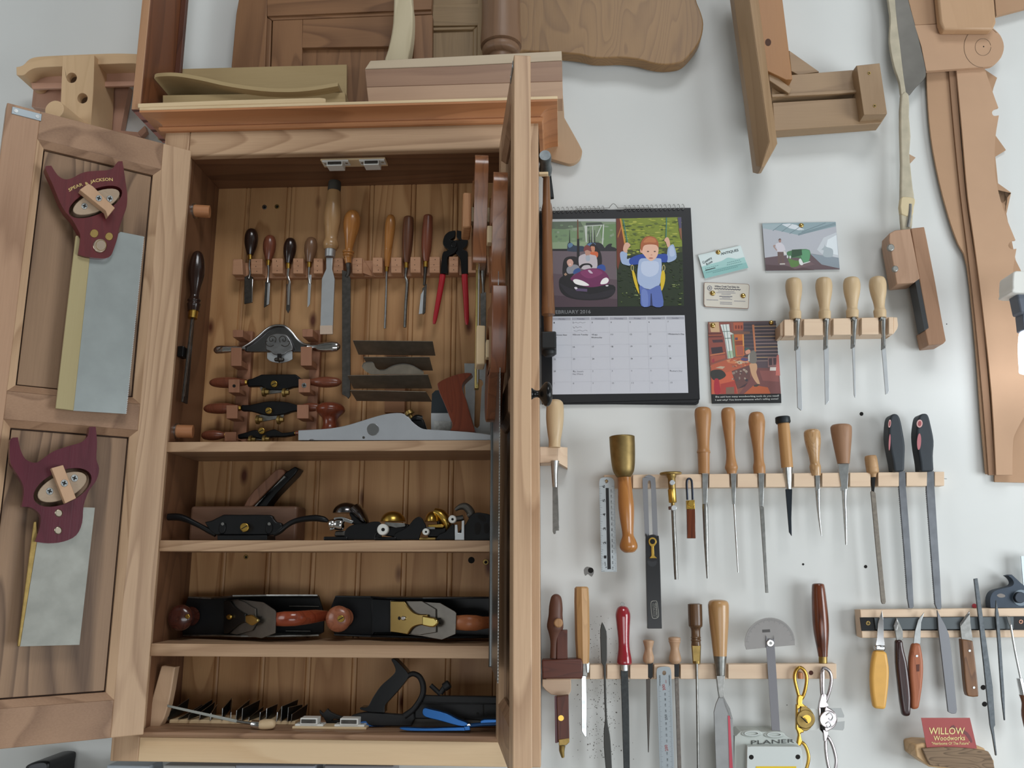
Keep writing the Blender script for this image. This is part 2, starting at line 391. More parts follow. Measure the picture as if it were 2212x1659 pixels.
# tongue-and-groove back boards with a bead along one edge
gx = P(780, 1230, B).x; bw = P(878.5, 1230, B).x-gx
k = -6
while gx+(k)*bw < XJ:
    x0, x1 = max(gx+k*bw, XI), min(gx+(k+1)*bw, XJ)
    if x1-x0 > .004:
        full = x1 > gx+(k+1)*bw-.001; s = x0
        pr = [(s, B+.008), (s, B)]
        if full: pr += [(x1-.0112, B), (x1-.0100, B+.0026), (x1-.0088, B+.0008), (x1-.0066, B-.0002), (x1-.0044, B-.0002), (x1-.0022, B+.0008), (x1-.0008, B+.0028), (x1-.0002, B+.008)]
        else: pr += [(x1, B), (x1, B+.008)]
        bm = bmesh.new(); prism(bm, [[V((x, y, 1.235)) for x, y in pr]], V((0, 0, ZD1-1.233)))
        obj('back_board', bm, W_PINE('Z'), cab, smooth=30)
    k += 1
SHELF = {}
for n, z0, z1, yf, m in ((1, 1.6942, 1.7122, -.152, W_ELMD('X')), (2, 1.5230, 1.5418, -.151, W_ELM('X')), (3, 1.3500, 1.3705, -.1515, W_ELM('X'))):
    box('shelf', (XI, yf, z0), (XJ, B-.0004, z1), m, cab, bevel=.0012); SHELF[n] = z1
box('shelf_lip', (XI+.0005, -.1545, 1.6944), (XJ-.0005, -.1522, 1.7120), W_ELM('X'), cab, bevel=.0008)

def frame_of(pin, phi, sg):
    d = V((sg*math.cos(phi), -math.sin(phi), 0)); n = V((sg*math.sin(phi), math.cos(phi), 0)); O = V((pin, F, 0))+n*DT
    return O, d, n
LO, Ld, Ln = frame_of(XI, math.radians(141.575), 1)
RO, Rd, Rn = frame_of(XJ, math.radians(98.379), -1)
def lm(O, d, n): return Matrix(((d.x, -n.x, 0, O.x), (d.y, -n.y, 0, O.y), (0, 0, 1, 0), (0, 0, 0, 1)))
ML, MR = lm(LO, Ld, Ln), lm(RO, Rd, Rn)      # local: x from hinge to free edge, y into the door, z up
LP, RP = (LO, Ln), (RO, Rn)
def door(M, label, fs):
    sw, ch, pd = .0500, .0115, .0125
    bm = bmesh.new()
    def bar(x0, x1, z0, z1, inner, mi, stops=None):
        """frame member with the stopped chamfer along its inner edges"""
        addbox(bm, (x0, 0, z0), (x1, DT, z1), mi, M)
    zs = [(ZD0, 1.2890), (1.7235, 1.7690), (2.2000, ZD1)]
    # hinge stile and free stile: a section with its inner chamfer run up each panel opening
    for x0, x1, mi in ((0, sw, 0), (DW-sw, DW, fs)):
        addbox(bm, (x0, 0, ZD0), (x1, DT, ZD1), mi, M)
    o = obj('door', bm, [W_ELM('Z'), W_ELMM('Z')], cab, bevel=.0015, label=label)
    for z0, z1 in zs:
        box('rail', (sw-.0004, .0002, z0), (DW-sw+.0004, DT-.0002, z1), W_ELMD('X'), o, bevel=.001, M=M)
    for pz0, pz1 in ((1.2890, 1.7235), (1.7690, 2.2000)):
        # chamfer ring: from the face inwards and down to the panel groove
        bm = bmesh.new(); a, b = sw-.0003, DW-sw+.0003
        q0 = [(a, 0, pz0), (b, 0, pz0), (b, 0, pz1), (a, 0, pz1)]
        q1 = [(a+ch, .0075, pz0+ch), (b-ch, .0075, pz0+ch), (b-ch, .0075, pz1-ch), (a+ch, .0075, pz1-ch)]
        q2 = [(x, .0190, z) for x, _, z in q1]
        q3 = [(x, .0190, z) for x, _, z in q0]
        R = [[bm.verts.new(M @ V(p)) for p in q] for q in (q0, q1, q2, q3)]
        for r0, r1 in zip(R, R[1:]+R[:1]):
            for i in range(4):
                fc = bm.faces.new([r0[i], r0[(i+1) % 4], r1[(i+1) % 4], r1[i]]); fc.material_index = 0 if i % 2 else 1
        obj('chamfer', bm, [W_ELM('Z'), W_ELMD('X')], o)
        g = .0022
        box('panel', (a+ch+g, .0110, pz0+ch+g), (b-ch-g, .0185, pz1-ch-g), wood('elm_panel', '#96785d', '#5a4230', 'Z', rings=9, across=5, along=.9, fine=.35, contrast=.85), o, bevel=.0006, M=M)
        box('panel_groove', (a+ch, .0150, pz0+ch), (b-ch, .0184, pz1-ch), plain('groove_dark', '#3a261b', .8), o, bevel=0, M=M)
    box('strike_plate', (DW-.052, -.0012, ZD1-.018), (DW-.008, 0, ZD1-.005), plain('zinc_plate', '#9aa3a8', .4, .8), o, bevel=.003, M=M, seg=3)
    for u in (DW-.046, DW-.014): rod('screw', M @ V((u, -.0018, ZD1-.0115)), M @ V((u, -.001, ZD1-.0115)), .0032, STEEL, o)
    return o
doorL = door(ML, 'left door with two saws on it', 1); doorR = door(MR, 'right door, seen edge-on', 0)
# black turned knob on the outer face of the right door
kA = MR @ V((.268, DT, 1.7390)); kB = MR @ V((.268, DT+.032, 1.7390))
obj('door_knob', spin3(bmesh.new(), kA, kB, dense([(0, .0085, 1), (.12, .0085), (.25, .0055), (.45, .0055), (.60, .0125), (.75, .0175), (.9, .0165), (1, .011), (1.02, 0)], 3), 20, 1., V((0, 0, 1))), BLACK, doorR, smooth=60)
# magnetic catches
def catch(px0, px1, pyb, up):
    y0, y1 = -.138, -.118
    xa, xb = P(px0, pyb, y0).x, P(px1, pyb, y0).x; zc = ZD1+.002 if up else 1.2354; sg = -1 if up else 1
    bb = lambda n, xl, xr, h0, h1, m, par, ya=y0, yb=y1: box(n, (xl, ya, min(zc+sg*h0, zc+sg*h1)), (xr, yb, max(zc+sg*h0, zc+sg*h1)), m, par, bevel=.0008)
    c = bb('magnetic_catch', xa, xb, .004, .0075, WHITEP, cab)
    w = xb-xa; bb('catch_body', xa+.2*w, xb-.2*w, .0075, .0175, WHITEP, c, y0-.003)
    bb('magnet', xa+.24*w, xb-.24*w, .0095, .0155, STEELK, c, y0-.0045, y0-.0028)
    for e in (.1, .9): rod('screw', V((xa+e*w, y0+.008, zc+sg*.0070)), V((xa+e*w, y0+.008, zc+sg*.0082)), .0028, STEEL, c)
box('catch_block', (P(691, 352, -.138).x, -.136, ZD1-.0022), (P(831, 352, -.138).x, -.106, ZD1+.002), W_MAPLE('X'), cab)
catch(695, 752, 352, True); catch(775, 830, 352, True)
box('catch_block', (P(632, 1565, -.138).x, -.140, 1.2354), (P(792, 1565, -.138).x, -.106, 1.2394), W_MAPLE('X'), cab)
catch(637, 698, 1565, False); catch(722, 787, 1565, False)
# screws and cups in the back boards, hinge leaves
for x, y, r, m in ((571, 447, 5, STEELD), (598, 446, 5, BRASSO), (1012, 434, 5, BRASSO), (531, 1203, 5, BRASSO), (1018, 1210, 7, HOLE), (1049, 1214, 6.5, BRASSO)):
    disc('screw_cup', x, y, r, shift(B, .0012), .002, m, cab, bevel=.0005)
    disc('screw_hole', x+.5, y+.5, r*.5, shift(B, .0016), .0005, HOLE, cab)
for z0, z1 in ((1.30, 1.36), (1.71, 1.77), (2.14, 2.20)):
    rod('hinge_knuckle', V((XI+.0012, F-.0035, z0)), V((XI+.0012, F-.0035, z1)), .0035, BRASSO, cab)
for z0, z1 in ((1.30, 1.36), (1.71, 1.77), (2.14, 2.20)):
    rod('hinge_knuckle', V((XJ-.0012, F-.0035, z0)), V((XJ-.0012, F-.0035, z1)), .0035, BRASSO, cab)
# dowel pegs with bright ferrules on the left inner side
for py, pz in ((455, 0), (931, 0)):
    z = P(400, py, -.12).z
    p = rod('dowel_peg', V((XI, -.118, z)), V((XI+.028, -.112, z)), .012, W_CHER('X'), cab, n=18, bevel=.001)
    rod('ferrule', V((XI, -.118, z)), V((XI+.003, -.118, z)), .0145, STEEL, p, n=18)
# ---------------------------------------------------------------- tools with a turned handle
EGG = [(0, 0), (.02, .42), (.08, .70), (.22, .93), (.40, 1), (.62, .92), (.84, .68), (1, .46)]
def rp(prof, r): return [(p[0], p[1]*r)+tuple(p[2:]) for p in prof]
def hand_tool(c, name, label, cat, pl, h, prof, r, hmat, fer=None, fmat=BRASS, blades=(), group=None, hn=18, marks=(), hlabel=None):
    """c: crop (x0, y0, scale); h: axis of the handle from butt to ferrule; fer: (end, r0, r1);
    blades: ('plate', outline, mat, thickness, lift) or ('tube', points, radii, mat) """
    q = Z(*c); s = c[2]; t = thing(name, label, cat, group)
    a, b = q(*h)
    lathe('handle', a, b, [(p[0], p[1]*r/s)+tuple(p[2:]) for p in prof], pl, hmat, t, n=hn, label=hlabel)
    if fer:
        e = q(fer[0])[0]
        lathe('ferrule', b, e, [(0, fer[1]/s, 1), (1, fer[2]/s, 1)], pl, fmat, t, curve=0)
    for bl in blades:
        if bl[0] == 'plate': plate('blade', q(*bl[1]), shift(pl, bl[4] if len(bl) > 4 else bl[3]/2), bl[3], bl[2], t, bevel=min(.0006, bl[3]*.3))
        elif bl[0] == 'tube': tube('shank', q(*bl[1]), [x/s for x in bl[2]] if isinstance(bl[2], (list, tuple)) else bl[2]/s, pl, bl[3], t, curve=3, flat=bl[4] if len(bl) > 4 else 1.)
    return t
# ---------------------------------------------------------------- two backsaws held on the left door
def saw_mount(q, oval, rot, button, screws, pl, label=None):
    s = q
    a = plate('saw_block', circ(*oval, n=28, rot=rot), shift(pl, .0265), .0265, wood('block_beech', '#a8937c', '#8c7864', 'X', rings=4, across=12, along=2, fine=.3, contrast=.25), doorL, bevel=.001)
    plate('turn_button', button, shift(pl, .0430), .0164, wood('button_beech', '#bf9a7a', '#a27d5e', 'Z', rings=4, across=12, along=2, fine=.3, contrast=.25), doorL, bevel=.0008)
    for x, y, r, lift in screws: 
        o = screw_on(x, y, r, shift(pl, lift), doorL, STEEL, deep=False)
cA = (80, 330, 6.6375); qA = Z(*cA)
saw1 = thing('backsaw', 'brass-backed saw with gilt lettering on its worn red handle, on upper panel of left door', 'saw')
s1 = shift(LP, .006); s1h = shift(LP, .026)
ho = qA((118, 205), (150, 188), (205, 185, 1), (245, 250), (300, 325), (370, 372), (440, 380), (520, 355), (620, 300), (720, 270), (860, 258), (1000, 250), (1080, 225), (1130, 160), (1165, 122, 1), (1225, 120, 1), (1245, 240), (1270, 420), (1293, 600), (1285, 770), (1230, 930), (1180, 1080), (1150, 1230), (1100, 1380), (1060, 1470), (990, 1512), (880, 1512), (700, 1490), (590, 1455, 1), (600, 1390), (615, 1300), (620, 1180), (570, 1070), (500, 950), (410, 850), (340, 730), (280, 590), (210, 420), (150, 290))
hh = circ(*qA((838, 705))[0], 62, 27, n=28, rot=-.42)
plate('handle', smooth_pts(ho, 3), s1h, .021, wood('handle_red', '#5f2024', '#3c1216', 'Z', rings=4, across=20, along=3, fine=.3, contrast=.3, rough=.35, coat=.15), saw1, holes=[hh], bevel=.0025, seg=3)
c5 = Z(0, 300, 2.5146)
plate('blade', c5((487, 640), (655, 505), (780, 530), (683, 1494), (392, 1476)), shift(LP, .0165), .0012, plain('saw_blade_worn', '#a3a9a8', .36, .9, noise=.12, nscale=22), saw1)
plate('brass_back', c5((412, 525), (425, 525), (489, 640), (400, 1476), (302, 1464), (392, 690)), shift(LP, .0185), .0055, wood('brass_back', '#a89a72', '#877546', 'Z', rings=2, fine=.2, contrast=.3, rough=.4), saw1, bevel=.001)
bm = bmesh.new()
(tx0, ty0), (tx1, ty1) = c5((780, 530), (683, 1494))
for i in range(100):
    t0, t1 = i/100, (i+1)/100
    a, b = (tx0+(tx1-tx0)*t0, ty0+(ty1-ty0)*t0), (tx0+(tx1-tx0)*t1, ty0+(ty1-ty0)*t1)
    prism(bm, [[P(a[0]-.5, a[1], shift(LP, .0164)), P(a[0]+2.0, (a[1]+b[1])/2, shift(LP, .0164)), P(b[0]-.5, b[1], shift(LP, .0164))]], -LP[1]*.001)
props(obj('teeth', bm, SATIN, saw1), kind='stuff')
for x, y, r, m in ((822, 1155, 62, BRASSO), (1035, 1198, 58, BRASSO)):
    disc('rivet', *qA((x, y))[0], r/6.6375, shift(s1h, .001), .003, m, saw1, bevel=.0008)
md = disc('medallion', *qA((905, 1330))[0], 100/6.6375, shift(s1h, .0025), .005, plain('nickel', '#cdb9a5', .25, 1.), saw1, bevel=.0012, n=24)
tube('medallion_ring', [(x, y) for x, y in circ(*qA((918, 1325))[0], 11.2, n=18)], .5, shift(s1h, .0026), BRASSO, md, n=6, curve=0, closed=True)
GILT = plain('gilt_ink', '#d8bd78', .5)
for st, a, b, be in (('SPEAR', (462, 558), (662, 470), 1.0), ('&', (700, 462), (735, 438), 0), ('JACKSON', (765, 440), (1088, 405), 2.2)):
    (pa, pb) = qA(a, b); text(st, pa, pb, 6.6 if st != '&' else 5.5, s1h, GILT, saw1, bold=.012, bend=be, lift=.0006)
px = qA((838, 705))[0]
saw_mount(qA, (*qA((852, 700))[0], 54, 21), -.40, qA((612, 530), (735, 440), (800, 478), (1118, 790), (1015, 915), (985, 830)), [(*qA((682, 762))[0], 7, .0267), (*qA((1045, 655))[0], 7, .0267), (*qA((888, 650))[0], 7, .0432)], LP)

c6 = Z(0, 900, 2.1854)
saw2 = thing('backsaw', 'backsaw with plain plum red handle and tarnished blade, on lower panel of left door', 'saw')
ho = c6((50, 105), (85, 98, 1), (95, 150), (120, 200), (165, 218), (200, 200), (250, 165), (320, 140), (385, 120), (415, 90), (422, 48, 1), (452, 48, 1), (458, 120), (455, 200), (468, 245), (455, 300), (420, 350), (395, 420), (388, 500), (360, 560), (300, 590), (230, 598), (165, 590, 1), (175, 560), (188, 520), (190, 465), (150, 430), (103, 425, 1), (112, 370), (108, 320), (80, 270), (50, 220), (46, 160))
plate('handle', smooth_pts(ho, 3), s1h, .021, wood('handle_plum', '#5a2430', '#3c141d', 'Z', rings=4, across=20, along=3, fine=.3, contrast=.3, rough=.25, coat=.3), saw2, holes=[circ(*c6((295, 334))[0], 67, 35, n=28, rot=-.42)], bevel=.003, seg=3)
plate('blade', c6((170, 560), (395, 428), (448, 430), (375, 1077), (90, 1085)), shift(LP, .0165), .0012, plain('tarnished_steel', '#93938c', .48, .75, noise=.25, nscale=25), saw2)
plate('brass_back', c6((160, 497), (172, 495), (178, 575), (95, 1085), (82, 1085)), shift(LP, .0195), .0055, BRASSO, saw2, bevel=.0008)
for x, y in ((278, 455), (275, 537)): disc('rivet', *c6((x, y))[0], 8.7, shift(s1h, .0015), .004, plain('nickel_rivet', '#b9ad9a', .3, 1.), saw2, bevel=.0015)
saw_mount(c6, (*c6((294, 332))[0], 57, 26), -.42, c6((243, 243), (298, 228), (360, 385), (308, 410)), [(*c6((235, 352))[0], 8, .0267), (*c6((352, 290))[0], 8, .0267), (*c6((304, 314))[0], 8, .0432)], LP)

# ---------------------------------------------------------------- the slotted strip and the tools in it
YR = -.046
c7 = (350, 330, 3.95); q7 = Z(*c7); q8 = Z(720, 330, 4.608)
W_STRIP = wood('strip_douglas', '#be9070', '#9e7152', 'X', rings=9, across=10, along=.7, fine=.3, contrast=.5)
zt, zb_ = P(700, 557, YR).z, P(700, 592, YR).z
strip = box('tool_strip', (P(503, 570, YR).x, -.026, zb_), (P(1066, 570, YR).x, B-.0004, zt), W_STRIP, cab, bevel=.0006)
teeth = [q7((a, y0), (b, y1)) for a, b, y0, y1 in ((597, 690, 905, 1040), (757, 855, 905, 1035), (937, 1030, 900, 1030), (1117, 1205, 900, 1030), (1292, 1372, 900, 1030), (1459, 1545, 896, 1030), (1621, 1708, 895, 1030), (1796, 1880, 893, 1025))]
teeth += [q8((a, y0), (b, y1)) for a, b, y0, y1 in ((574, 678, 1040, 1195), (766, 868, 1036, 1195), (956, 1060, 1034, 1195), (1151, 1243, 1032, 1195), (1341, 1446, 1032, 1195), (1536, 1600, 1032, 1195))]
for i, ((ax, ay), (bx, by)) in enumerate(teeth):
    t = plate('tooth', [(ax+(2 if i == 0 else 0), ay), (bx-(2 if i == 0 else 0), ay), (bx, by), (ax, by)], YR, .0204, W_STRIP, strip, bevel=.0012)
    if i: 
        cx = (ax+bx)/2
        for f_ in (.18, .5, .82): disc('nail_hole', cx+random.uniform(-2, 2), ay+(by-ay)*f_, .9, shift(YR, .0002), .0004, HOLE, cab, n=8)
bm = bmesh.new(); a0 = P(*q8((292, 1045))[0], YR); a1 = P(*q8((292, 1195))[0], YR)
prism(bm, [[P(*q8((292, 1050))[0], -.0402), P(*q8((350, 1130))[0], -.028), P(*q8((404, 1235))[0], -.0262), P(*q8((292, 1195))[0], -.0402)]], V((0, .010, 0)))
obj('split_tooth', bm, W_STRIP, strip)
YT = -.036
IB = lambda *p, m=STEEL, th=.003, lift=None: ('plate', p, m, th) if lift is None else ('plate', p, m, th, lift)
G7 = 'carving tools in the slotted strip'
hand_tool(c7, 'carving_knife', 'near-black handled skew carving knife, leftmost tool in the slotted strip', 'carving tool', YT, ((768, 648), (752, 872)), EGG, 58, W_EBON, ((752, 912), 19, 19), BRASS,
    [('tube', [(750, 910), (745, 970), (752, 1030), (740, 1075)], [9, 8, 9, 16], STEELD), IB((703, 1060), (740, 1040), (775, 1065), (770, 1275), (700, 1290), m=STEELK), IB((764, 1075), (776, 1075), (770, 1272), (762, 1272), m=CHROME, th=.002, lift=.0026)])
hand_tool(c7, 'carving_chisel', 'small carving chisel with egg-shaped red-brown handle, second in the slotted strip', 'carving tool', YT, ((925, 705), (908, 918)), EGG, 55, W_RED, ((907, 962), 18, 18), BRASS,
    [('tube', [(907, 960), (910, 1010), (905, 1060), (900, 1110)], [14, 9, 9, 18], STEEL), IB((880, 1100), (920, 1085), (915, 1290), (868, 1320), m=STEELK), IB((900, 1110), (921, 1110), (913, 1290), (890, 1300), m=SATIN, th=.002, lift=.0026)])
hand_tool(c7, 'carving_gouge', 'small carving gouge with black egg-shaped handle, third in the slotted strip', 'carving tool', YT, ((1100, 728), (1079, 945)), EGG, 55, W_EBON, ((1078, 988), 20, 20), BRASS,
    [('tube', [(1078, 988), (1072, 1050), (1088, 1100), (1080, 1150), (1075, 1300)], [15, 12, 11, 17, 16], CHROME, .6), IB((1060, 1120), (1098, 1120), (1092, 1335), (1075, 1370), (1058, 1340), m=STEELK, th=.002)])
hand_tool(c7, 'carving_chisel', 'small narrow carving chisel with egg-shaped brown handle, fourth in the slotted strip', 'carving tool', YT, ((1278, 722), (1257, 935)), EGG, 55, wood('handle_brown', '#7a5a42', '#57392a', 'Z', rings=5, across=30, along=4, fine=.3, contrast=.3, rough=.3, coat=.3), ((1256, 978), 18, 18), BRASS,
    [('tube', [(1256, 978), (1252, 1060), (1262, 1120)], [12, 9, 12], STEEL), IB((1247, 1040), (1275, 1040), (1262, 1290), (1240, 1320), m=SATIN, th=.002)])
big = hand_tool(c7, 'bench_chisel', 'large wide chisel with long pale ash handle, biggest tool in the slotted strip', 'chisel', YT-.022, ((1473, 250), (1437, 828)), [(0, .70, 1), (.15, .70, 1), (.15, .78, 1), (.25, .84), (.42, .95), (.58, .98), (.72, .82), (.84, .72), (.90, .88), (.95, .92), (1, .70)], 74, wood('handle_tan', '#b18c62', '#8f6b45', 'Z', rings=4, across=30, along=4, fine=.3, contrast=.3, rough=.3, coat=.3), ((1433, 890), 46, 42), SATIN,
    [IB((1400, 895), (1456, 895), (1450, 990), (1472, 1075), (1455, 1545), (1348, 1545), (1363, 1075), (1400, 990), m=SATIN, th=.005)])
lathe('striking_ring', *q7((1475, 248), (1468, 328)), [(0, 10), (.05, 53/3.95), (.9, 55/3.95), (1, 52/3.95, 1)], YT-.022, plain('leather_washer', '#3c3a34', .7), big)
plate('price_tag', q7((1348, 1475), (1455, 1472), (1456, 1546), (1348, 1548)), YT-.0256, .0003, plain('paper_tag', '#c8b3a0', .7), big)
t = hand_tool(c7, 'wood_float', 'long dark toothed float with turned orange handle beside the big chisel', 'file', YT-.016, ((1632, 492), (1585, 900)), [(0, 0), (.02, .5), (.10, .85), (.22, 1), (.4, .93), (.6, .66), (.75, .5), (.84, .45), (.86, .68), (.89, .70), (.91, .58), (.94, .66), (.97, .5), (1, .45)], 72, W_ORNG, ((1590, 945), 32, 26), W_ORNG,
    [('tube', [(1588, 940), (1592, 1020), (1575, 1060)], [24, 18, 18], STEELK), IB((1535, 1000), (1572, 1010), (1608, 1070), (1606, 2072), (1588, 2098), (1572, 2080), (1536, 2060), m=STEELK, th=.004)])
BIG = [(0, 0), (.01, .6), (.05, .9), (.2, 1), (.45, .92), (.7, .78), (1, .55)]
t = hand_tool(c7, 'carving_gouge', 'slim gouge with long turned honey-coloured handle, right of the float in the slotted strip', 'carving tool', YT, ((1955, 528), (1918, 975)), [(0, 0), (.02, .55), (.1, .9), (.25, 1), (.5, .85), (.66, .72), (.69, .66), (.71, .7), (1, .45)], 45, W_ORNG, ((1917, 1015), 17, 16), BRASS,
    [('tube', [(1917, 1010), (1915, 1120), (1910, 1300), (1902, 1500)], [12, 8, 11, 11], STEEL)])
hand_tool(c7, 'carving_gouge', 'gouge with long straight dark brown handle, between the honey and the dark red ones', 'carving tool', YT, ((2105, 545), (2085, 940)), [(0, .4), (.02, .8), (.08, .92), (.3, 1), (.6, .95), (.85, .75), (1, .5)], 48, W_WAL('Z'), ((2085, 985), 20, 19), BRASS,
    [('tube', [(2086, 985), (2078, 1060), (2092, 1110), (2080, 1300), (2072, 1490)], [17, 11, 14, 14, 13], STEELD)])
c8 = (720, 330, 4.608)
hand_tool(c8, 'carving_chisel', 'spoon-bent chisel with dark red-brown handle beside the pincers', 'carving tool', YT, ((945, 618), (920, 1085)), [(0, .4), (.03, .8), (.1, .88), (.4, 1), (.7, .95), (.9, .7), (1, .5)], 55, W_RED, ((918, 1140), 24, 24), BRASS,
    [('tube', [(918, 1140), (912, 1230), (905, 1320)], [20, 15, 14], STEELK), IB((885, 1350), (930, 1300), (915, 1590), (890, 1610), m=STEELK), IB((870, 1410), (900, 1360), (890, 1600), (850, 1608), m=SATIN, th=.002, lift=.003)])
# pincers
pin = thing('pincers', 'black jointed pincers with red dipped handles hanging in the slotted strip', 'pincers')
q = q8; yp = -.044
plate('jaw', smooth_pts(q((1215, 772, 1), (1150, 785), (1105, 830), (1090, 900), (1110, 940), (1145, 965), (1095, 985, 1), (1080, 1040), (1068, 1200, 1), (1140, 1200, 1), (1135, 1060), (1160, 1020), (1215, 990), (1240, 940), (1220, 880), (1160, 865, 1), (1205, 840), (1215, 800)), 3), yp, .011, BLACK, pin, bevel=.003, seg=3)
plate('jaw', smooth_pts(q((1228, 772, 1), (1290, 785), (1325, 830), (1340, 880), (1325, 930), (1290, 960), (1335, 985), (1338, 1060), (1338, 1200, 1), (1275, 1200, 1), (1268, 1090), (1250, 1030), (1205, 985), (1150, 935), (1160, 890), (1220, 870), (1270, 875, 1), (1230, 845), (1228, 800)), 3), yp+.003, .011, BLACK, pin, bevel=.003, seg=3)
disc('pivot', *q((1200, 912))[0], 7.5, yp-.001, .016, BLACK, pin, bevel=.002)
RED = plain('red_dip', '#b0202c', .35, noise=.1)
tube('grip', q((1089, 1212), (1078, 1290), (1050, 1450), (1015, 1640), (1003, 1705)), [31/4.6, 30/4.6, 27/4.6, 22/4.6, 12/4.6], yp+.006, RED, pin, n=12, flat=.6)
tube('grip', q((1307, 1212), (1310, 1290), (1320, 1450), (1328, 1640), (1330, 1712)), [31/4.6, 30/4.6, 27/4.6, 24/4.6, 12/4.6], yp+.006, RED, pin, n=12, flat=.6)
hand_tool(c8, 'socket_chisel', 'long grey socket chisel at right end of the slotted strip, half behind the saws', 'chisel', YT, ((1500, 640), (1490, 1025)), [(0, .3), (.03, .8), (.3, 1), (1, .85)], 45, W_ASH, None, BRASS,
    [('tube', [(1490, 1025), (1492, 1180), (1493, 1330), (1493, 1400)], [38, 32, 14, 16], STEELD), IB((1462, 1400), (1520, 1385), (1520, 2000), (1505, 2085), (1492, 2170), (1466, 2170), m=STEELD, th=.005)])

# ---------------------------------------------------------------- the big black-handled chisel on the left inner side
lx = (V((XI+.017, 0, 0)), V((1, 0, 0)))
mort = thing('mortise_chisel', 'dark chisel with black bulbous handle hanging inside left cabinet side', 'chisel')
def side(px, py, X=XI+.017): return P(px, py, (V((X, 0, 0)), V((1, 0, 0))))
A, Bq = side(428, 542), side(418, 672)
bm = spin3(bmesh.new(), A, Bq, dense([(0, 0), (.02, .006), (.08, .0105), (.25, .0145), (.42, .0145), (.62, .0098), (.74, .0082), (.80, .0105), (.83, .0125), (.86, .0105), (.89, .0125), (.93, .0115), (1, .0105)], 3), 20, 1., V((1, 0, 0)))
obj('handle', bm, W_EBON, mort, smooth=60)
C = side(416, 688); obj('ferrule', spin3(bmesh.new(), Bq, C, [(0, .0088), (1, .0082)], 18, 1., V((1, 0, 0))), BRASS, mort, smooth=50)
D = side(398, 870); dv = V((0, .017, 0))
bm = bmesh.new(); prism(bm, [[C+V((.0015, -.003, 0)), C+V((.0015, .006, 0)), D+V((.0015, .012, 0)), D+V((.0015, -.009, 0))]], V((-.004, 0, 0))); obj('blade', bm, STEELK, mort, bevel=.0008)
bm = sweep(bmesh.new(), [C+V((.003, -.003, 0)), D+V((.003, -.008, .01))], .0007, 6); obj('blade_edge', bm, STEEL, mort)
mk = side(405, 760); box('tool_holder', (XI, mk.y-.006, mk.z-.010), (XI+.012, mk.y+.016, mk.z+.010), IRON, cab, bevel=.002)

# ---------------------------------------------------------------- spokeshaves on their pegs
qs = Z(360, 660, 5.53); ss = 5.53; YP = -.068; YS = -.052
W_PEG = wood('peg_wood', '#a3745a', '#7f573f', 'Z', rings=6, across=16, along=2, fine=.3, contrast=.4)
pegs = [(790, 910, 290, 378), (767, 892, 500, 722), (737, 868, 880, 1040), (712, 845, 1190, 1350), (690, 827, 1510, 1622), (1620, 1745, 281, 373), (1600, 1733, 490, 718), (1574, 1712, 877, 1038), (1556, 1695, 1185, 1350)]
bl = box('peg_batten', (P(*qs((830, 500))[0], -.04).x, -.0265, 1.7126), (P(*qs((985, 500))[0], -.04).x, B-.0003, P(*qs((800, 300))[0], -.03).z), W_PEG, cab)
br = box('peg_batten', (P(*qs((1690, 500))[0], -.04).x, -.0265, 1.7126), (P(*qs((1810, 500))[0], -.04).x, B-.0003, P(*qs((1700, 290))[0], -.03).z), W_PEG, cab)
for i, (a, b, y0, y1) in enumerate(pegs):
    k_ = i in (0, 5); par = bl if i < 5 else br; ym = y0+(y1-y0)*(0 if k_ else .68)
    pb0 = plate('peg_block', qs((a, y0), (b, y0), (b, y1), (a, y1)), YP, .0412 if k_ else .0045, W_PEG, par, bevel=.0008)
    if not k_: plate('peg_arm', qs((a, ym), (b, ym), (b, y1), (a, y1)), YP+.0046, .0368, W_PEG, par, bevel=.0006)
screw_on(*qs((1640, 952))[0], 5.5, YP, br, STEEL, deep=False)
disc('screw_cup', *qs((805, 960))[0], 3.5, shift(YP, .0003), .001, HOLE, bl)
sh = thing('spokeshave', 'polished chrome spokeshave with scrolled cap, topmost of the four spokeshaves', 'spokeshave', )
pl = YS
plate('body', smooth_pts(qs((905, 505), (1000, 450), (1100, 368), (1180, 298), (1260, 252), (1340, 240), (1420, 256), (1500, 328), (1560, 405), (1640, 462), (1720, 478), (1700, 545), (1600, 552, 1), (1200, 552), (945, 552, 1)), 3), pl+.004, .008, plain('polished_iron', '#8d8d90', .2, 1., noise=.2, nscale=40), sh, bevel=.001)
tube('rim', qs((900, 500), (1000, 442), (1100, 362), (1180, 290), (1260, 246), (1340, 235), (1420, 250), (1500, 322), (1560, 400), (1640, 458), (1720, 470)), 13/ss, pl-.001, CHROME, sh, n=10)
tube('handle', qs((940, 520), (860, 510), (760, 520), (660, 525), (600, 530), (566, 530)), [20/ss, 30/ss, 42/ss, 52/ss, 50/ss, 20/ss], pl, CHROME, sh, n=12, flat=.7)
tube('handle', qs((1680, 490), (1780, 500), (1880, 497), (1980, 492), (2040, 492), (2075, 492)), [26/ss, 50/ss, 64/ss, 68/ss, 58/ss, 20/ss], pl, CHROME, sh, n=12, flat=.7)
CAPM = plain('cap_steel', '#9a9b9c', .35, .9, noise=.2, nscale=70)
cap = plate('cap_iron', smooth_pts(qs((1180, 500), (1185, 420), (1220, 365), (1290, 335), (1360, 333), (1430, 350), (1480, 420), (1505, 490), (1500, 530), (1440, 555), (1400, 585), (1330, 590), (1270, 580), (1240, 550), (1190, 530)), 3), pl-.004, .007, CAPM, sh, bevel=.0015)
plate('blade', smooth_pts(qs((1198, 560, 1), (1500, 545, 1), (1502, 640, 1), (1440, 670), (1340, 685), (1240, 665), (1198, 630, 1)), 3), pl+.0005, .003, SATIN, sh, bevel=.0005)
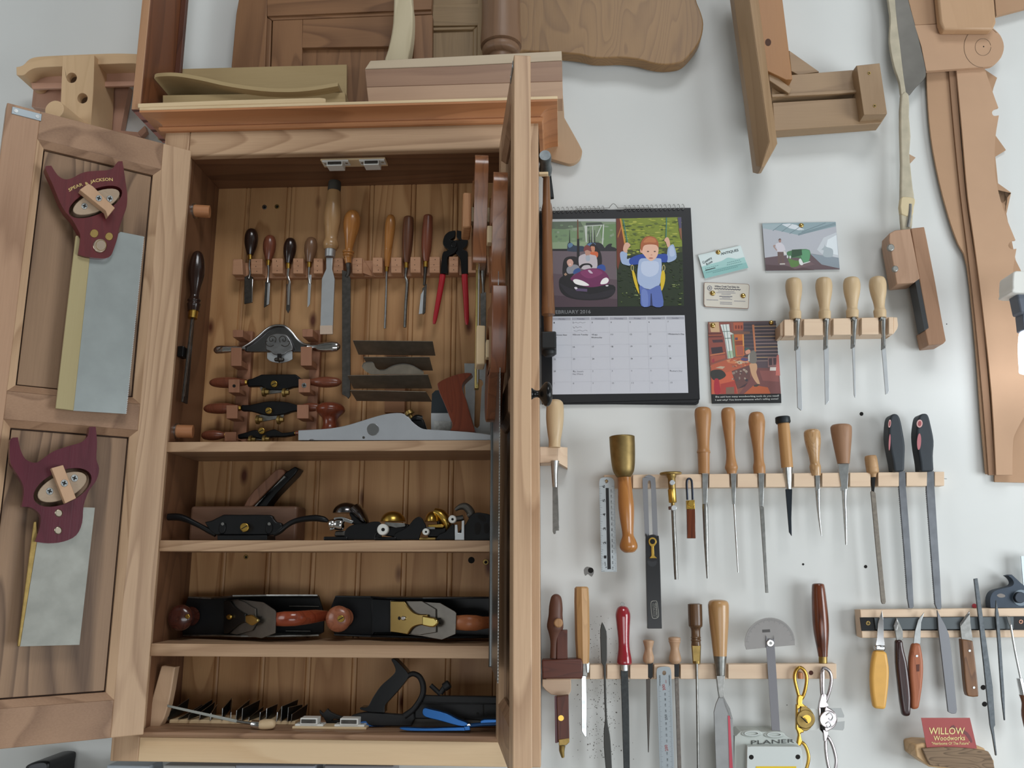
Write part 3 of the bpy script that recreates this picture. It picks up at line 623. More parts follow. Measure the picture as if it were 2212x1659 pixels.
for sx in (-1, 1):
    x = 1325+sx*55
    tube('scroll', qs((x-sx*25, 440), (x-sx*35, 395), (x, 365), (x+sx*40, 385), (x+sx*35, 425), (x+sx*5, 420), (x+sx*8, 398)), 5/ss, pl-.0115, STEELK, cap, n=6)
    tube('scroll', qs((x-sx*10, 470), (x+sx*30, 490), (x+sx*75, 470), (x+sx*90, 430), (x+sx*65, 425)), 5/ss, pl-.0115, STEELK, cap, n=6)

plate('slot', qs((1322, 575), (1368, 575), (1372, 640), (1320, 640)), pl-.0046, .001, HOLE, sh)
lathe('thumb_screw', *qs((1285, 645), (1405, 645)), [(0, 1), (.1, 4), (.4, 4.5), (.5, 7), (.6, 4.5), (.9, 4), (1, 1)], pl-.006, STEELK, sh)
def shave(label, body, hl, hr, hm, screw_xy, nuts, bladeq, hprof=None, group='iron spokeshaves'):
    t = thing('spokeshave', label, 'spokeshave')
    plate('body', smooth_pts(qs(*body), 2), YS-.004, .012, IRON, t, bevel=.002)
    for a, b, r, fr in (hl, hr):
        if a is None: continue
        lathe('handle', *qs(a, b), [(0, .55*r/ss), (.1, .62*r/ss), (.35, .95*r/ss), (.6, r/ss), (.85, .8*r/ss), (.97, .4*r/ss), (1, 0)], YS, hm, t)
        if fr: 
            lathe('ferrule', qs(fr)[0], qs(a)[0], [(0, .45*r/ss, 1), (1, .52*r/ss, 1)], YS, BRASS, t, curve=0)
    x, y = qs(screw_xy)[0]
    disc('cap_screw', x, y, 7.4, YS-.009, .006, BRASS, t, bevel=.001)
    plate('cap_slot', [(x-5.5, y+2), (x+4.5, y-3), (x+5.5, y-1.6), (x-4.5, y+3.4)], YS-.0092, .0008, HOLE, t)
    plate('blade', qs(*bladeq), YS-.002, .003, STEELD, t, bevel=.0005)
    for x, y in nuts: lathe('adjusting_nut', *qs((x-38, y), (x+48, y)), [(0, 4), (.15, 9.5, 1), (.5, 10, 1), (.55, 6, 1), (1, 5)], YS-.006, BRASSO, t, curve=0, n=14)
    return t
shave('flat iron spokeshave with red-brown wooden handles, second of the four spokeshaves', [(965, 880, 1), (1020, 870, 1), (1130, 822, 1), (1540, 820, 1), (1600, 868, 1), (1690, 885, 1), (1690, 955, 1), (1500, 975, 1), (1400, 1010, 1), (1200, 1010, 1), (1130, 965, 1), (965, 968, 1)],
    ((945, 918), (510, 922), 66, (968, 918)), ((1705, 915), (2090, 915), 66, None), W_RED, (1280, 935), ((1175, 1035), (1415, 1040)), ((1110, 975), (1460, 965), (1440, 1030), (1210, 1060), (1130, 1020)))
shave('round-bodied iron spokeshave with red-brown wooden handles, third of the four spokeshaves', [(890, 1185, 1), (1000, 1185), (1150, 1150), (1300, 1140), (1450, 1155), (1560, 1190, 1), (1600, 1190, 1), (1600, 1250, 1), (1480, 1270), (1400, 1300), (1220, 1320), (1100, 1290), (1000, 1262), (890, 1258, 1)],
    ((868, 1225), (440, 1232), 66, (892, 1222)), ((1590, 1215), (1840, 1215), 52, None), W_RED, (1215, 1255), ((1100, 1365), (1350, 1365)), ((1070, 1310), (1410, 1275), (1390, 1340), (1130, 1390)))
shave('iron spokeshave lowest on the pegs, nose behind the silver plane', [(845, 1540, 1), (960, 1510), (1060, 1480), (1120, 1520), (1200, 1500), (1290, 1475), (1380, 1520), (1530, 1500, 1), (1530, 1545, 1), (1400, 1570), (1250, 1570), (1160, 1600), (1040, 1580), (850, 1590, 1)],
    ((700, 1548), (415, 1552), 62, (715, 1548)), ((1540, 1525), (1750, 1525), 46, (1518, 1523)), W_RED, (1130, 1495), ((1015, 1605), (1180, 1600)), ((990, 1580), (1260, 1560), (1210, 1605), (1010, 1610)))

# ---------------------------------------------------------------- card scrapers in their slotted block
c6j = (640, 690, 4.608); qj = Z(*c6j); sj = 4.608
W_SCR = wood('scraper_rack_wood', '#a97a58', '#85573c', 'X', rings=6, across=12, along=2, fine=.3, contrast=.3)
rk = box('scraper_rack', (P(*qj((892, 300))[0], -.035).x, -.030, P(*qj((900, 925))[0], -.035).z), (P(*qj((1090, 300))[0], -.035).x, B-.0003, P(*qj((900, 240))[0], -.03).z), W_SCR, cab)
for a, b, y0, y1 in ((895, 1092, 330, 366), (887, 1084, 664, 716), (880, 1080, 796, 926)):
    plate('rack_block', qj((a, y0), (b, y0), (b, y1), (a, y1)), -.048, .0178, W_SCR, rk, bevel=.0006)
def sheet(name, label, f0, f1, b1, b0, yf, yb, mat, cat='scraper', group=None):
    bm = bmesh.new(); q = [P(*qj(f0)[0], yf), P(*qj(f1)[0], yf), P(*qj(b1)[0], yb), P(*qj(b0)[0], yb)]
    n = (q[1]-q[0]).cross(q[3]-q[0]).normalized()
    prism(bm, [q], n*(.0011 if n.z > 0 else -.0011))
    return obj(name, bm, mat, None, bevel=.0002, label=label, cat=cat, group=group)
SCM = plain('scraper_steel', '#857d70', .42, .6, noise=.25, nscale=50)
sheet('card_scraper', 'rectangular steel card scraper, highest in the scraper rack', (562, 212), (1358, 220), (1385, 362), (620, 352), -.088, -.0488, SCM)
sheet('card_scraper', 'shorter steel card scraper just above the curved one', (666, 377), (1325, 377), (1360, 510), (735, 505), -.086, -.0488, SCM)
sheet('card_scraper', 'steel card scraper with bright front edge just below the curved one', (510, 560), (1310, 552), (1352, 688), (570, 690), -.090, -.0488, SCM)
sheet('card_scraper', 'lowest steel card scraper in the scraper rack, above the silver plane', (535, 707), (1290, 722), (1350, 820), (600, 812), -.088, -.0488, SCM)
gs = plate('goose_neck_scraper', smooth_pts(qj((655, 470), (675, 432), (740, 424), (770, 435), (790, 480), (835, 505), (885, 500), (960, 462), (1060, 443), (1150, 457), (1220, 495), (1265, 520), (1266, 545, 1), (745, 547, 1), (690, 515)), 3), -.084, .0012, SCM, None, label='curved goose-neck scraper standing between the flat card scrapers', cat='scraper')
tube('scraper_edge', qj((655, 470), (675, 432), (740, 424), (765, 430)), .6, -.0846, STEEL, gs, n=6)
tube('scraper_edge', qj((832, 504), (885, 500), (960, 462), (1060, 443), (1150, 457), (1220, 495), (1265, 520)), .6, -.0846, STEEL, gs, n=6)

# ---------------------------------------------------------------- the silver jack plane on the first shelf
jp = thing('jack_plane', 'long silver hand plane with red wooden handle standing on the top shelf', 'plane')
SIL = plain('ground_steel', '#c6cbd1', .38, .75, noise=.06, nscale=30)
side_o = smooth_pts(qj((20, 1105, 1), (160, 1098), (330, 1085), (480, 1060), (620, 1020), (780, 970), (900, 941), (1000, 932), (1060, 940), (1110, 972), (1160, 1022), (1230, 1075), (1300, 1095), (1500, 1106), (1760, 1125), (1975, 1155), (2150, 1178, 1), (2150, 1203, 1), (185, 1203, 1), (170, 1194, 1), (140, 1194, 1), (128, 1203, 1), (20, 1203, 1)), 3)
plate('cheek', side_o, -.1475, .004, SIL, jp, bevel=.0005)
plate('cheek', [(x+1, y-.5) for x, y in side_o], -.0905, .004, SIL, jp, bevel=.0005)
plate('sole', qj((22, 1160), (2150, 1180), (2150, 1202), (22, 1202)), -.1434, .053, SIL, jp)
cx, cy = qj((762, 1095))[0]
disc('lever_cap_pin', cx, cy, 13.3, -.1483, .004, plain('brushed_pin', '#b8bbbe', .25, 1.), jp, n=24, bevel=.0004)
disc('set_screw', *qj((670, 1175))[0], 2.8, -.1478, .002, STEELK, jp)
plate('tote', smooth_pts(qj((1405, 655), (1420, 625), (1500, 582), (1600, 547), (1690, 531), (1745, 536, 1), (1735, 555), (1690, 595), (1655, 640), (1652, 700), (1690, 800), (1730, 950), (1780, 1115, 1), (1760, 1128, 1), (1600, 1115, 1), (1535, 1105), (1550, 1075), (1552, 1040), (1530, 980), (1470, 830), (1430, 740)), 3), -.130, .026, W_BUB('Z'), jp, bevel=.007, seg=4)
lathe('front_knob', *qs((1962, 1158), (1945, 1500)), [(0, 0), (.02, 14), (.08, 24), (.18, 30), (.3, 31), (.42, 25), (.55, 17), (.72, 14.5), (.88, 16), (1, 21)], -.117, W_BUB('Z'), jp, n=24)
lathe('adjusting_wheel', *qj((1115, 915), (1150, 985)), [(0, 9, 1), (.45, 11, 1), (.5, 4, 1), (1, 4)], -.117, BRASSO, jp, curve=0)
tube('blade_lever', qj((1150, 1010), (1200, 985), (1250, 990)), [5.5, 8.5, 7], -.12, IRON, jp, n=10)
plate('blade_bed', qj((1130, 1000), (1260, 985), (1300, 1100), (1160, 1100)), -.124, .012, IRON, jp, bevel=.002)
# loose cap iron and blades leaning behind it
plate('cap_iron', smooth_pts(qj((1672, 436, 1), (1905, 438, 1), (1965, 1145, 1), (1700, 1145, 1)), 1), -.052, .003, plain('cap_iron_steel', '#b9bdbe', .36, .85, noise=.25, nscale=30), None, holes=[qj((1783, 672), (1774, 645), (1776, 620), (1790, 600), (1816, 593), (1842, 600), (1857, 620), (1860, 645), (1845, 672), (1824, 1060), (1800, 1082), (1772, 1060))], bevel=.0004, label='large bright plate with keyhole slot leaning behind the silver plane', cat='plane iron')
pi = thing('plane_iron', 'dark plane iron with bright lower end, leaning behind the plane handle', 'plane iron')
plate('plate', qj((1350, 740), (1385, 706), (1530, 700), (1545, 932), (1342, 932)), -.060, .003, plain('blued_steel', '#3d4347', .4, .8), pi, bevel=.0003)
plate('bright_end', qj((1341, 932), (1545, 932), (1548, 1150), (1341, 1150)), -.0602, .003, SATIN, pi, bevel=.0003)
plate('chip_breaker', qj((1370, 1012), (1535, 1012), (1540, 1150), (1366, 1150)), -.0632, .0025, plain('worn_steel', '#d0d2d0', .5, .6, noise=.3, nscale=150), pi)
# ---------------------------------------------------------------- second shelf: scraper plane, wooden plane, block planes
qb = Z(340, 960, 5.53); sb = 5.53
wp = thing('wooden_plane', 'wooden bodied hand plane with slanted wedge, behind the black scraper plane', 'plane')
WPM = wood('plane_body', '#6f5241', '#4b3428', 'X', rings=5, across=16, along=2, fine=.3, contrast=.3)
box('body', (P(*qb((385, 900))[0], -.082).x, -.082, 1.5420), (P(*qb((1668, 900))[0], -.082).x, -.026, P(*qb((1000, 737))[0], -.082).z), WPM, wp, bevel=.005, seg=3)
plate('wedge', smooth_pts(qb((1020, 760, 1), (1080, 640), (1160, 540), (1280, 430), (1400, 312, 1), (1450, 290), (1512, 300), (1522, 345, 1), (1130, 745, 1)), 2), -.070, .030, wood('wedge_wood', '#8a6048', '#664231', 'Z', rings=5, across=16, along=2), wp, bevel=.002)
plate('plane_iron', qb((1150, 745), (1512, 372), (1535, 385), (1250, 640), (1180, 745)), -.073, .036, STEELD, wp, bevel=.0005)
plate('cap_iron', qb((1185, 745), (1530, 335), (1640, 263), (1690, 290), (1642, 362), (1420, 590), (1330, 700), (1310, 745)), -.068, .034, IRON, wp, bevel=.002)
sp = thing('scraper_plane', 'black two-handled cast iron scraper plane with brass screw, at left on second shelf', 'scraper')
ys = -.142
plate('body', smooth_pts(qb((765, 850), (800, 838), (1000, 840), (1340, 842), (1385, 880), (1420, 925), (1480, 935, 1), (1500, 990, 1), (1440, 1050), (1385, 1085, 1), (690, 1085, 1), (620, 1030, 1), (560, 925, 1), (640, 910), (700, 880)), 2), ys, .010, IRON, sp, bevel=.0025, seg=3)
plate('sole', qb((712, 1084), (1310, 1084), (1312, 1143), (716, 1143)), ys-.006, .045, IRON, sp, bevel=.001)
tube('handle', qb((700, 1075), (620, 1035), (520, 980), (420, 930), (320, 885), (230, 866), (128, 868)), [34/sb, 34/sb, 30/sb, 33/sb, 40/sb, 44/sb, 42/sb], ys+.005, IRON, sp, n=12)
tube('handle', qb((1390, 1070), (1460, 1035), (1530, 980), (1620, 925), (1740, 893), (1880, 880), (1985, 895), (2040, 918)), [34/sb, 36/sb, 32/sb, 32/sb, 35/sb, 40/sb, 36/sb, 16/sb], ys+.005, IRON, sp, n=12)
lathe('brass_screw', *qb((1036, 1045), (1036, 940)), [(0, 4), (.1, 4)], ys-.004, BRASSO, sp, curve=0)
x, y = qb((1037, 990))[0]
disc('brass_screw', x, y, 9.6, ys-.008, .007, BRASS, sp, n=20, bevel=.001)
plate('screw_slot', [(x-7, y+3.2), (x+6, y-4.4), (x+7, y-3), (x-6, y+4.6)], ys-.0083, .0005, HOLE, sp)
for cx in (778, 1335):
    a, b = qb((cx, 955), (cx-15, 1060))
    plate('boss', circ(*qb((cx-6, 1000))[0], 8, 13, rot=.1), ys-.002, .004, IRON, sp, bevel=.0015)
    disc('clamp_screw', a[0], a[1]-1, 3.4, ys-.0035, .003, STEELD, sp)
qk = Z(680, 1040, 5.144); sk = 5.144
def dome(name, cx, cy, rx, ry, yc, ryd, mat, par, tail=None):
    """hollow rounded lever cap: upper half of an ellipsoid with a lip"""
    c = P(*qk((cx, cy))[0], yc); m = MM(*qk((cx, cy))[0], yc)/sk; bm = bmesh.new(); R = []
    for i in range(9):
        a = i/8*math.pi/2; R.append([bm.verts.new(c+V((rx*m*math.cos(a)*math.cos(2*math.pi*k/24), ryd*math.cos(a)*math.sin(2*math.pi*k/24), ry*m*math.sin(a)))) for k in range(24)] if i < 8 else [bm.verts.new(c+V((0, 0, ry*m)))])
    for a, b in zip(R, R[1:]):
        for k in range(24):
            j = (k+1) % 24
            bm.faces.new([a[k], a[j], b[j], b[k]] if len(b) > 1 else [a[k], a[j], b[0]])
    bm.faces.new(R[0][::-1])
    return obj(name, bm, mat, par, smooth=50)
YB = -.118
def block_plane(label, sole, body, domep, dm, wheel, wr, wm, extra=()):
    t = thing('block_plane', label, 'plane')
    z0 = SHELF[2]+.0002
    (ax, ay), (bx, by) = qk((sole[0], sole[2]), (sole[1], sole[3]))
    m0 = MM(ax, ay, YB)
    box('sole', (P(ax, by, YB-.02).x, YB-.022, z0), (P(bx, by, YB-.02).x, YB+.030, P(ax, ay, YB-.022).z), sole[4], t, bevel=.002)
    plate('cheek', smooth_pts(qk(*body), 2), YB-.020, .004, IRON, t, bevel=.001)
    plate('cheek', [(x, y) for x, y in smooth_pts(qk(*body), 2)], YB+.022, .004, IRON, t, bevel=.001)
    plate('frog', smooth_pts(qk(*body), 2), YB-.010, .028, IRON, t, bevel=.001) if extra == 'solid' else None
    if domep: dome('lever_cap', *domep, YB, .024, dm, t)
    if wheel:
        x, y = qk(wheel)[0]
        c = P(x, y, YB-.026)
        bm = spin3(bmesh.new(), c+V((0, -.004, 0)), c+V((0, .006, 0)), [(0, wr*.86*MM(x, y, YB)/sk), (.15, wr*MM(x, y, YB)/sk), (1, wr*MM(x, y, YB)/sk)], 20, 1., V((0, 0, 1))); w_ = obj('adjuster_wheel', bm, wm, t, smooth=40)
        disc('wheel_hub', x, y, wr*.32/sk, YB-.0305, .001, HOLE, w_)
    return t
b1 = block_plane('block plane with dark domed chrome cap, leftmost of the four on second shelf', (97, 365, 612, 652, IRON), ((330, 650, 1), (330, 560), (380, 500), (470, 470), (560, 470), (620, 450), (690, 445), (735, 470), (740, 650, 1)), (352, 352, 152, 118), plain('dark_chrome', '#6d6a6c', .18, 1.), None, 0, None)
tube('cap_tail', qk((440, 300), (500, 360), (545, 430), (575, 480)), [14, 13, 10, 6], YB, plain('dark_chrome', '#6d6a6c', .18, 1.), b1, n=12, flat=2.0)
plate('cap_side', smooth_pts(qk((380, 355), (430, 300), (490, 330), (540, 410), (570, 480), (500, 500), (420, 470), (400, 400)), 2), YB-.012, .024, IRON, b1, bevel=.002)
plate('plane_iron', qk((215, 400), (300, 392), (430, 440), (410, 470), (280, 430), (210, 425)), YB-.016, .030, STEEL, b1, bevel=.0005)
lathe('adjuster_knob', *qk((155, 470), (320, 480)), [(0, 5), (.05, 9, 1), (.25, 11), (.4, 10), (.5, 12), (.9, 13), (1, 9)], YB-.016, CHROME, b1)
tube('adjuster_bar', qk((170, 535), (240, 520), (315, 525)), 2.2, YB-.018, STEEL, b1)
plate('frog', qk((215, 610), (225, 550), (360, 545), (380, 610)), YB-.012, .03, STEELK, b1, bevel=.002)
b2 = block_plane('block plane with large brass dome and white-faced wheel, second of the four on second shelf', (660, 905, 615, 655, IRON), ((870, 650, 1), (890, 580), (960, 545), (1040, 495), (1090, 430), (1140, 395), (1180, 400), (1215, 450), (1240, 520), (1180, 560), (1160, 650, 1)), (870, 445, 138, 115), BRASS, (758, 535), 62, WHITEP, )
plate('plane_iron', qk((780, 450), (1000, 465), (1005, 500), (900, 515), (775, 485)), YB-.018, .034, STEELD, b2, bevel=.0005)
plate('frog', qk((760, 600), (770, 500), (1010, 500), (1040, 470), (1020, 560), (900, 620)), YB-.014, .03, IRON, b2, bevel=.002)
tube('rim', qk((665, 625), (680, 575), (720, 560)), 2.2, YB-.02, IRON, b2)
b3 = block_plane('small brass block plane with hooked brass cap, third of the four on second shelf', (1160, 1345, 622, 653, BRASSO), ((1340, 650, 1), (1380, 590), (1450, 560), (1510, 490), (1550, 480), (1560, 650, 1)), (1310, 445, 88, 115), BRASS, (1235, 560), 38, WHITEP)
tube('cap_hook', qk((1330, 345), (1400, 370), (1450, 430), (1475, 500), (1470, 560)), [10, 12, 12, 9, 5], YB, BRASS, b3, n=12, flat=1.6)
plate('clamp_block', qk((1255, 478), (1410, 475), (1440, 490), (1425, 515), (1255, 512)), YB-.014, .024, BRASS, b3, bevel=.001)
plate('plane_iron', qk((1205, 508), (1335, 506), (1335, 530), (1205, 530)), YB-.017, .03, STEELD, b3)
plate('frog', qk((1250, 620), (1270, 515), (1460, 515), (1460, 580), (1400, 620)), YB-.010, .024, IRON, b3, bevel=.002)
tube('adjuster_post', qk((1380, 480), (1375, 440)), 4, YB, IRON, b3)
b4 = block_plane('black block plane with curled lever and pierced cheeks, rightmost of the four on second shelf', (1550, 1950, 634, 654, IRON), ((1560, 650, 1), (1600, 560), (1680, 470), (1730, 380), (1800, 345), (1870, 352), (1950, 372), (1955, 450), (1945, 560), (1955, 650, 1)), None, None, (1530, 420), 44, WHITEP)
tube('curled_lever', qk((1560, 318), (1610, 285), (1665, 278), (1710, 310), (1735, 360), (1700, 390)), [3, 6, 8, 9, 9, 6], YB-.01, plain('grey_iron', '#57534d', .5, .6), b4, n=10)
for a in (((1810, 375), (1830, 362), (1880, 380), (1905, 420), (1890, 450), (1840, 430), (1815, 405)), ((1780, 470), (1830, 460), (1850, 520), (1820, 590), (1780, 570)), ((1880, 480), (1930, 470), (1935, 560), (1890, 570))):
    plate('cheek_piercing', smooth_pts(qk(*a), 3), YB-.0205, .0006, HOLE, b4)
plate('clamp', qk((1555, 480), (1585, 480), (1590, 570), (1630, 570), (1632, 435), (1662, 432), (1662, 652), (1555, 652)), YB-.030, .006, SATIN, b4, bevel=.0008)
tube('adjuster_shaft', qk((1530, 420), (1610, 410), (1650, 400)), 6, YB-.02, STEELK, b4)

# ---------------------------------------------------------------- third shelf: two bench planes lying on their sides
qc, sc3 = Z(340, 1250, 5.53), 5.53
qd, sd3 = Z(680, 1250, 5.144), 5.144
def tilt(q, a, b, ya, yb):
    """plane through pixel a at depth ya and pixel b at depth yb, upright across"""
    A, Bp = P(*q(a)[0], ya), P(*q(b)[0], yb); d = (Bp-A).normalized(); n = d.cross(V((0, 0, 1))).normalized()
    return (A, n if n.y < 0 else -n)
pa = thing('bench_plane', 'smaller bench plane lying on its side at left on third shelf, dark knob', 'plane')
plate('sole', qc((365, 215), (1925, 200), (1990, 420), (1985, 640), (1930, 668), (300, 690), (285, 450)), -.050, .005, IRON, pa, bevel=.001)
bm = bmesh.new(); prism(bm, [[P(*qc((365, 212))[0], -.050), P(*qc((640, 225))[0], -.056), P(*qc((850, 205))[0], -.088), P(*qc((900, 194))[0], -.096), P(*qc((1300, 190))[0], -.092), P(*qc((1915, 188))[0], -.064), P(*qc((1925, 215))[0], -.050)]], V((0, 0, -.003)))
obj('cheek', bm, STEELD, pa, bevel=.0006)
bm = bmesh.new(); prism(bm, [[P(*qc((300, 690))[0], -.050), P(*qc((700, 690))[0], -.070), P(*qc((1000, 700))[0], -.096), P(*qc((1400, 700))[0], -.092), P(*qc((1930, 690))[0], -.062), P(*qc((1940, 660))[0], -.050)]], V((0, 0, .003)))
obj('cheek', bm, STEELD, pa, bevel=.0006)
c = P(*qc((396, 450))[0], -.054); bm = spin3(bmesh.new(), c, c+V((.000, -.055, 0)), dense([(0, .017, 1), (.15, .012), (.4, .011), (.6, .019), (.78, .0225), (.92, .018), (.99, .007), (1, 0)], 3), 24, 1., V((0, 0, 1)))
obj('front_knob', bm, wood('knob_dark', '#4a241c', '#2c1310', 'Y', rings=4, across=30, along=5, rough=.2, coat=.6), pa, smooth=60)
disc('knob_screw', *qc((356, 452))[0], 30/sc3, -.1095, .003, BRASS, pa, bevel=.001)
TP = tilt(qc, (790, 460), (1400, 460), -.062, -.128)
plate('plane_iron', qc((800, 260), (960, 245), (1260, 282), (1400, 375), (1412, 395), (1405, 650), (1245, 712), (1100, 690), (800, 650)), TP, .002, plain('iron_steel', '#77736d', .4, .9, noise=.2, nscale=40), pa, bevel=.0003)
plate('chip_breaker', qc((800, 300), (960, 250), (1040, 280), (1130, 340), (1170, 360), (1178, 540), (1130, 620), (950, 670), (800, 640)), shift(TP, .0035), .003, plain('iron_steel', '#77736d', .4, .9), pa, bevel=.0005)
plate('lever_cap', smooth_pts(qc((790, 268, 1), (860, 262), (910, 330), (1000, 400), (1050, 420, 1), (1050, 520, 1), (990, 535), (900, 600), (840, 655), (790, 655, 1)), 3), shift(TP, .008), .005, plain('black_cap', '#121110', .3, .0), pa, bevel=.001)
plate('cap_lever', smooth_pts(qc((1045, 440, 1), (1110, 430), (1160, 460), (1200, 500), (1160, 540), (1110, 560), (1045, 520, 1)), 3), shift(TP, .013), .006, plain('brass_polished', '#d8c27a', .2, 1.), pa, bevel=.002)
disc('cap_screw', *qc((845, 458))[0], 32/sc3, shift(TP, .013), .006, BRASS, pa, bevel=.002)
plate('iron_slot', qc((1185, 450), (1250, 452), (1250, 460), (1215, 468), (1215, 510), (1255, 522), (1255, 532), (1185, 512)), shift(TP, .0004), .0003, HOLE, pa)
disc('adjuster', *qc((1440, 490))[0], 5, -.115, .008, BRASSO, pa)
TH = wood('tote_red', '#8f4229', '#66291a', 'X', rings=4, across=30, along=4, rough=.2, coat=.5)
A1 = [P(*qc(p)[0], y) for p, y in (((1420, 485), -.118), ((1520, 480), -.128), ((1640, 478), -.128), ((1760, 465), -.112), ((1880, 450), -.090), ((2020, 440), -.056))]
m3 = MM(600, 1340, -.12)/sc3
obj('tote', sweep(bmesh.new(), A1, [80*m3, 88*m3, 86*m3, 84*m3, 80*m3, 60*m3], 16, .6, V((0, -1, 0))), TH, pa, smooth=60)
tube('rib', qc((1575, 328), (1930, 332)), 1.2, -.056, STEELD, pa); tube('rib', qc((1535, 625), (1830, 628)), 1.2, -.056, STEELD, pa)
pb = thing('bench_plane', 'longer bench plane with bronze cap, lying on its side at right on third shelf', 'plane')
SOLB = plain('black_enamel', '#0d0f13', .3, .0, spec=.3)
plate('sole', smooth_pts(qd((230, 190, 1), (1000, 205, 1), (2150, 200, 1), (2150, 650, 1), (700, 650), (220, 630, 1), (185, 520), (168, 420), (185, 300)), 2), -.048, .005, SOLB, pb, bevel=.001)
bm = bmesh.new(); prism(bm, [[P(*qd((225, 188))[0], -.048), P(*qd((620, 195))[0], -.060), P(*qd((800, 207))[0], -.085), P(*qd((1200, 210))[0], -.090), P(*qd((2150, 200))[0], -.055), P(*qd((2150, 200))[0], -.048)]], V((0, 0, -.003)))
obj('cheek', bm, SOLB, pb, bevel=.0006)
bm = bmesh.new(); prism(bm, [[P(*qd((210, 632))[0], -.048), P(*qd((620, 650))[0], -.062), P(*qd((800, 652))[0], -.085), P(*qd((1300, 668))[0], -.090), P(*qd((2150, 660))[0], -.055), P(*qd((2150, 650))[0], -.048)]], V((0, 0, .003)))
obj('cheek', bm, SOLB, pb, bevel=.0006)
plate('frog', qd((630, 225), (835, 235), (835, 600), (660, 600), (630, 640)), -.060, .012, SOLB, pb, bevel=.001)
c = P(*qd((325, 432))[0], -.052); bm = spin3(bmesh.new(), c, c+V((.000, -.052, 0)), dense([(0, .017, 1), (.15, .012), (.4, .011), (.6, .019), (.78, .0225), (.92, .018), (.99, .007), (1, 0)], 3), 24, 1., V((0, 0, 1)))
obj('front_knob', bm, wood('knob_bubinga', '#9a5f45', '#75402c', 'Y', rings=5, across=30, along=5, rough=.3, coat=.3), pb, smooth=60)
x, y = qd((288, 445))[0]
disc('knob_screw', x, y, 40/sd3, -.1060, .003, BRASS, pb, bevel=.0006); plate('screw_slot', [(x-6, y+2.4), (x+5, y-4), (x+6, y-2.6), (x-5, y+3.8)], -.1063, .0004, HOLE, pb)
TQ = tilt(qd, (840, 440), (1560, 440), -.062, -.128)
plate('plane_iron', qd((835, 240), (1000, 246), (1390, 270), (1555, 365), (1570, 385), (1562, 615), (1410, 678), (1200, 640), (835, 595)), TQ, .002, plain('iron_steel', '#77736d', .4, .9), pb, bevel=.0003)
plate('chip_breaker', qd((840, 250), (1190, 250), (1340, 340), (1345, 595), (1160, 625), (840, 595)), shift(TQ, .0035), .003, plain('iron_steel', '#77736d', .4, .9), pb, bevel=.0005)
plate('lever_cap', smooth_pts(qd((835, 245, 1), (990, 248, 1), (1030, 310), (1090, 370), (1150, 395, 1), (1250, 398, 1), (1250, 520, 1), (1170, 515), (1100, 535), (1060, 570), (1030, 622, 1), (835, 595, 1)), 3), shift(TQ, .009), .005, plain('cap_bronze', '#a8905a', .26, 1., noise=.08, nscale=30), pb, bevel=.0015)
plate('cap_lever', smooth_pts(qd((1190, 410, 1), (1280, 428), (1330, 440), (1362, 490), (1310, 540), (1190, 520, 1)), 3), shift(TQ, .014), .006, plain('brass_polished', '#d8c27a', .2, 1.), pb, bevel=.002)
disc('cap_screw', *qd((978, 440))[0], 24/sd3, shift(TQ, .012), .004, CHROME, pb, bevel=.001)
plate('keyhole', circ(*qd((938, 440))[0], 3, 4), shift(TQ, .0093), .0003, HOLE, pb)
plate('iron_slot', qd((1350, 440), (1400, 435), (1400, 448), (1375, 452), (1375, 485), (1402, 492), (1402, 505), (1350, 498)), shift(TQ, .0004), .0003, HOLE, pb)
A1 = [P(*qd(p)[0], y) for p, y in (((1570, 488), -.118), ((1680, 490), -.126), ((1790, 492), -.124), ((1860, 492), -.110), ((2000, 480), -.08))]
m3 = MM(1030, 1340, -.12)/sd3
obj('tote', sweep(bmesh.new(), A1, [78*m3, 86*m3, 84*m3, 70*m3, 60*m3], 16, .55, V((0, -1, 0))), wood('tote_cherry', '#a5643f', '#824a2a', 'X', rings=4, across=30, along=4, rough=.35), pb, smooth=60)

# ---------------------------------------------------------------- bottom compartment
qe, se = Z(220, 1400, 4.608), 4.608
qf, sf = Z(660, 1400, 4.254), 4.254
zb0 = 1.2356
plate('wooden_bar', qe((590, 178), (620, 172), (735, 190), (725, 206), (690, 420), (660, 570), (618, 700), (575, 786), (462, 786), (470, 660), (500, 500)), -.128, .020, wood('bar_beech', '#c2a284', '#a58567', 'Z', rings=5, across=16, along=2, fine=.3, contrast=.25), None, bevel=.002, label='pale wooden bar leaning against left side of bottom compartment', cat='wood bar')
rs = thing('marking_tool', 'long steel blade with round wooden knob lying slanted in bottom compartment', 'tool')
plate('blade', qe((648, 562), (690, 572), (1360, 718), (1342, 746), (820, 628), (650, 588)), -.150, .0025, plain('matte_steel', '#a4a6a0', .5, .7), rs, bevel=.0006)
tube('shank', qe((1345, 728), (1485, 750)), [3, 3], -.150, STEELD, rs)
lathe('ferrule', *qe((1490, 752), (1575, 765)), [(0, 7.5), (.1, 8.5, 1), (1, 9, 1)], -.150, CHROME, rs, curve=0)
lathe('handle', *qe((1555, 765), (1730, 752)), [(0, 7), (.2, 10), (.5, 11), (.8, 10), (.95, 6), (1, 0)], -.150, W_ASH, rs)
holder = box('cutter_rack', (P(*qe((640, 760))[0], -.115).x, -.104, zb0), (P(*qe((1905, 760))[0], -.115).x, -.048, zb0+.006), W_MAPLE('X'), None, bevel=.001, label='low slotted wooden rack holding the plane cutters in bottom compartment', cat='rack')
KSM = plain('cutter_steel', '#3f3f3d', .4, .9, noise=.3, nscale=60)
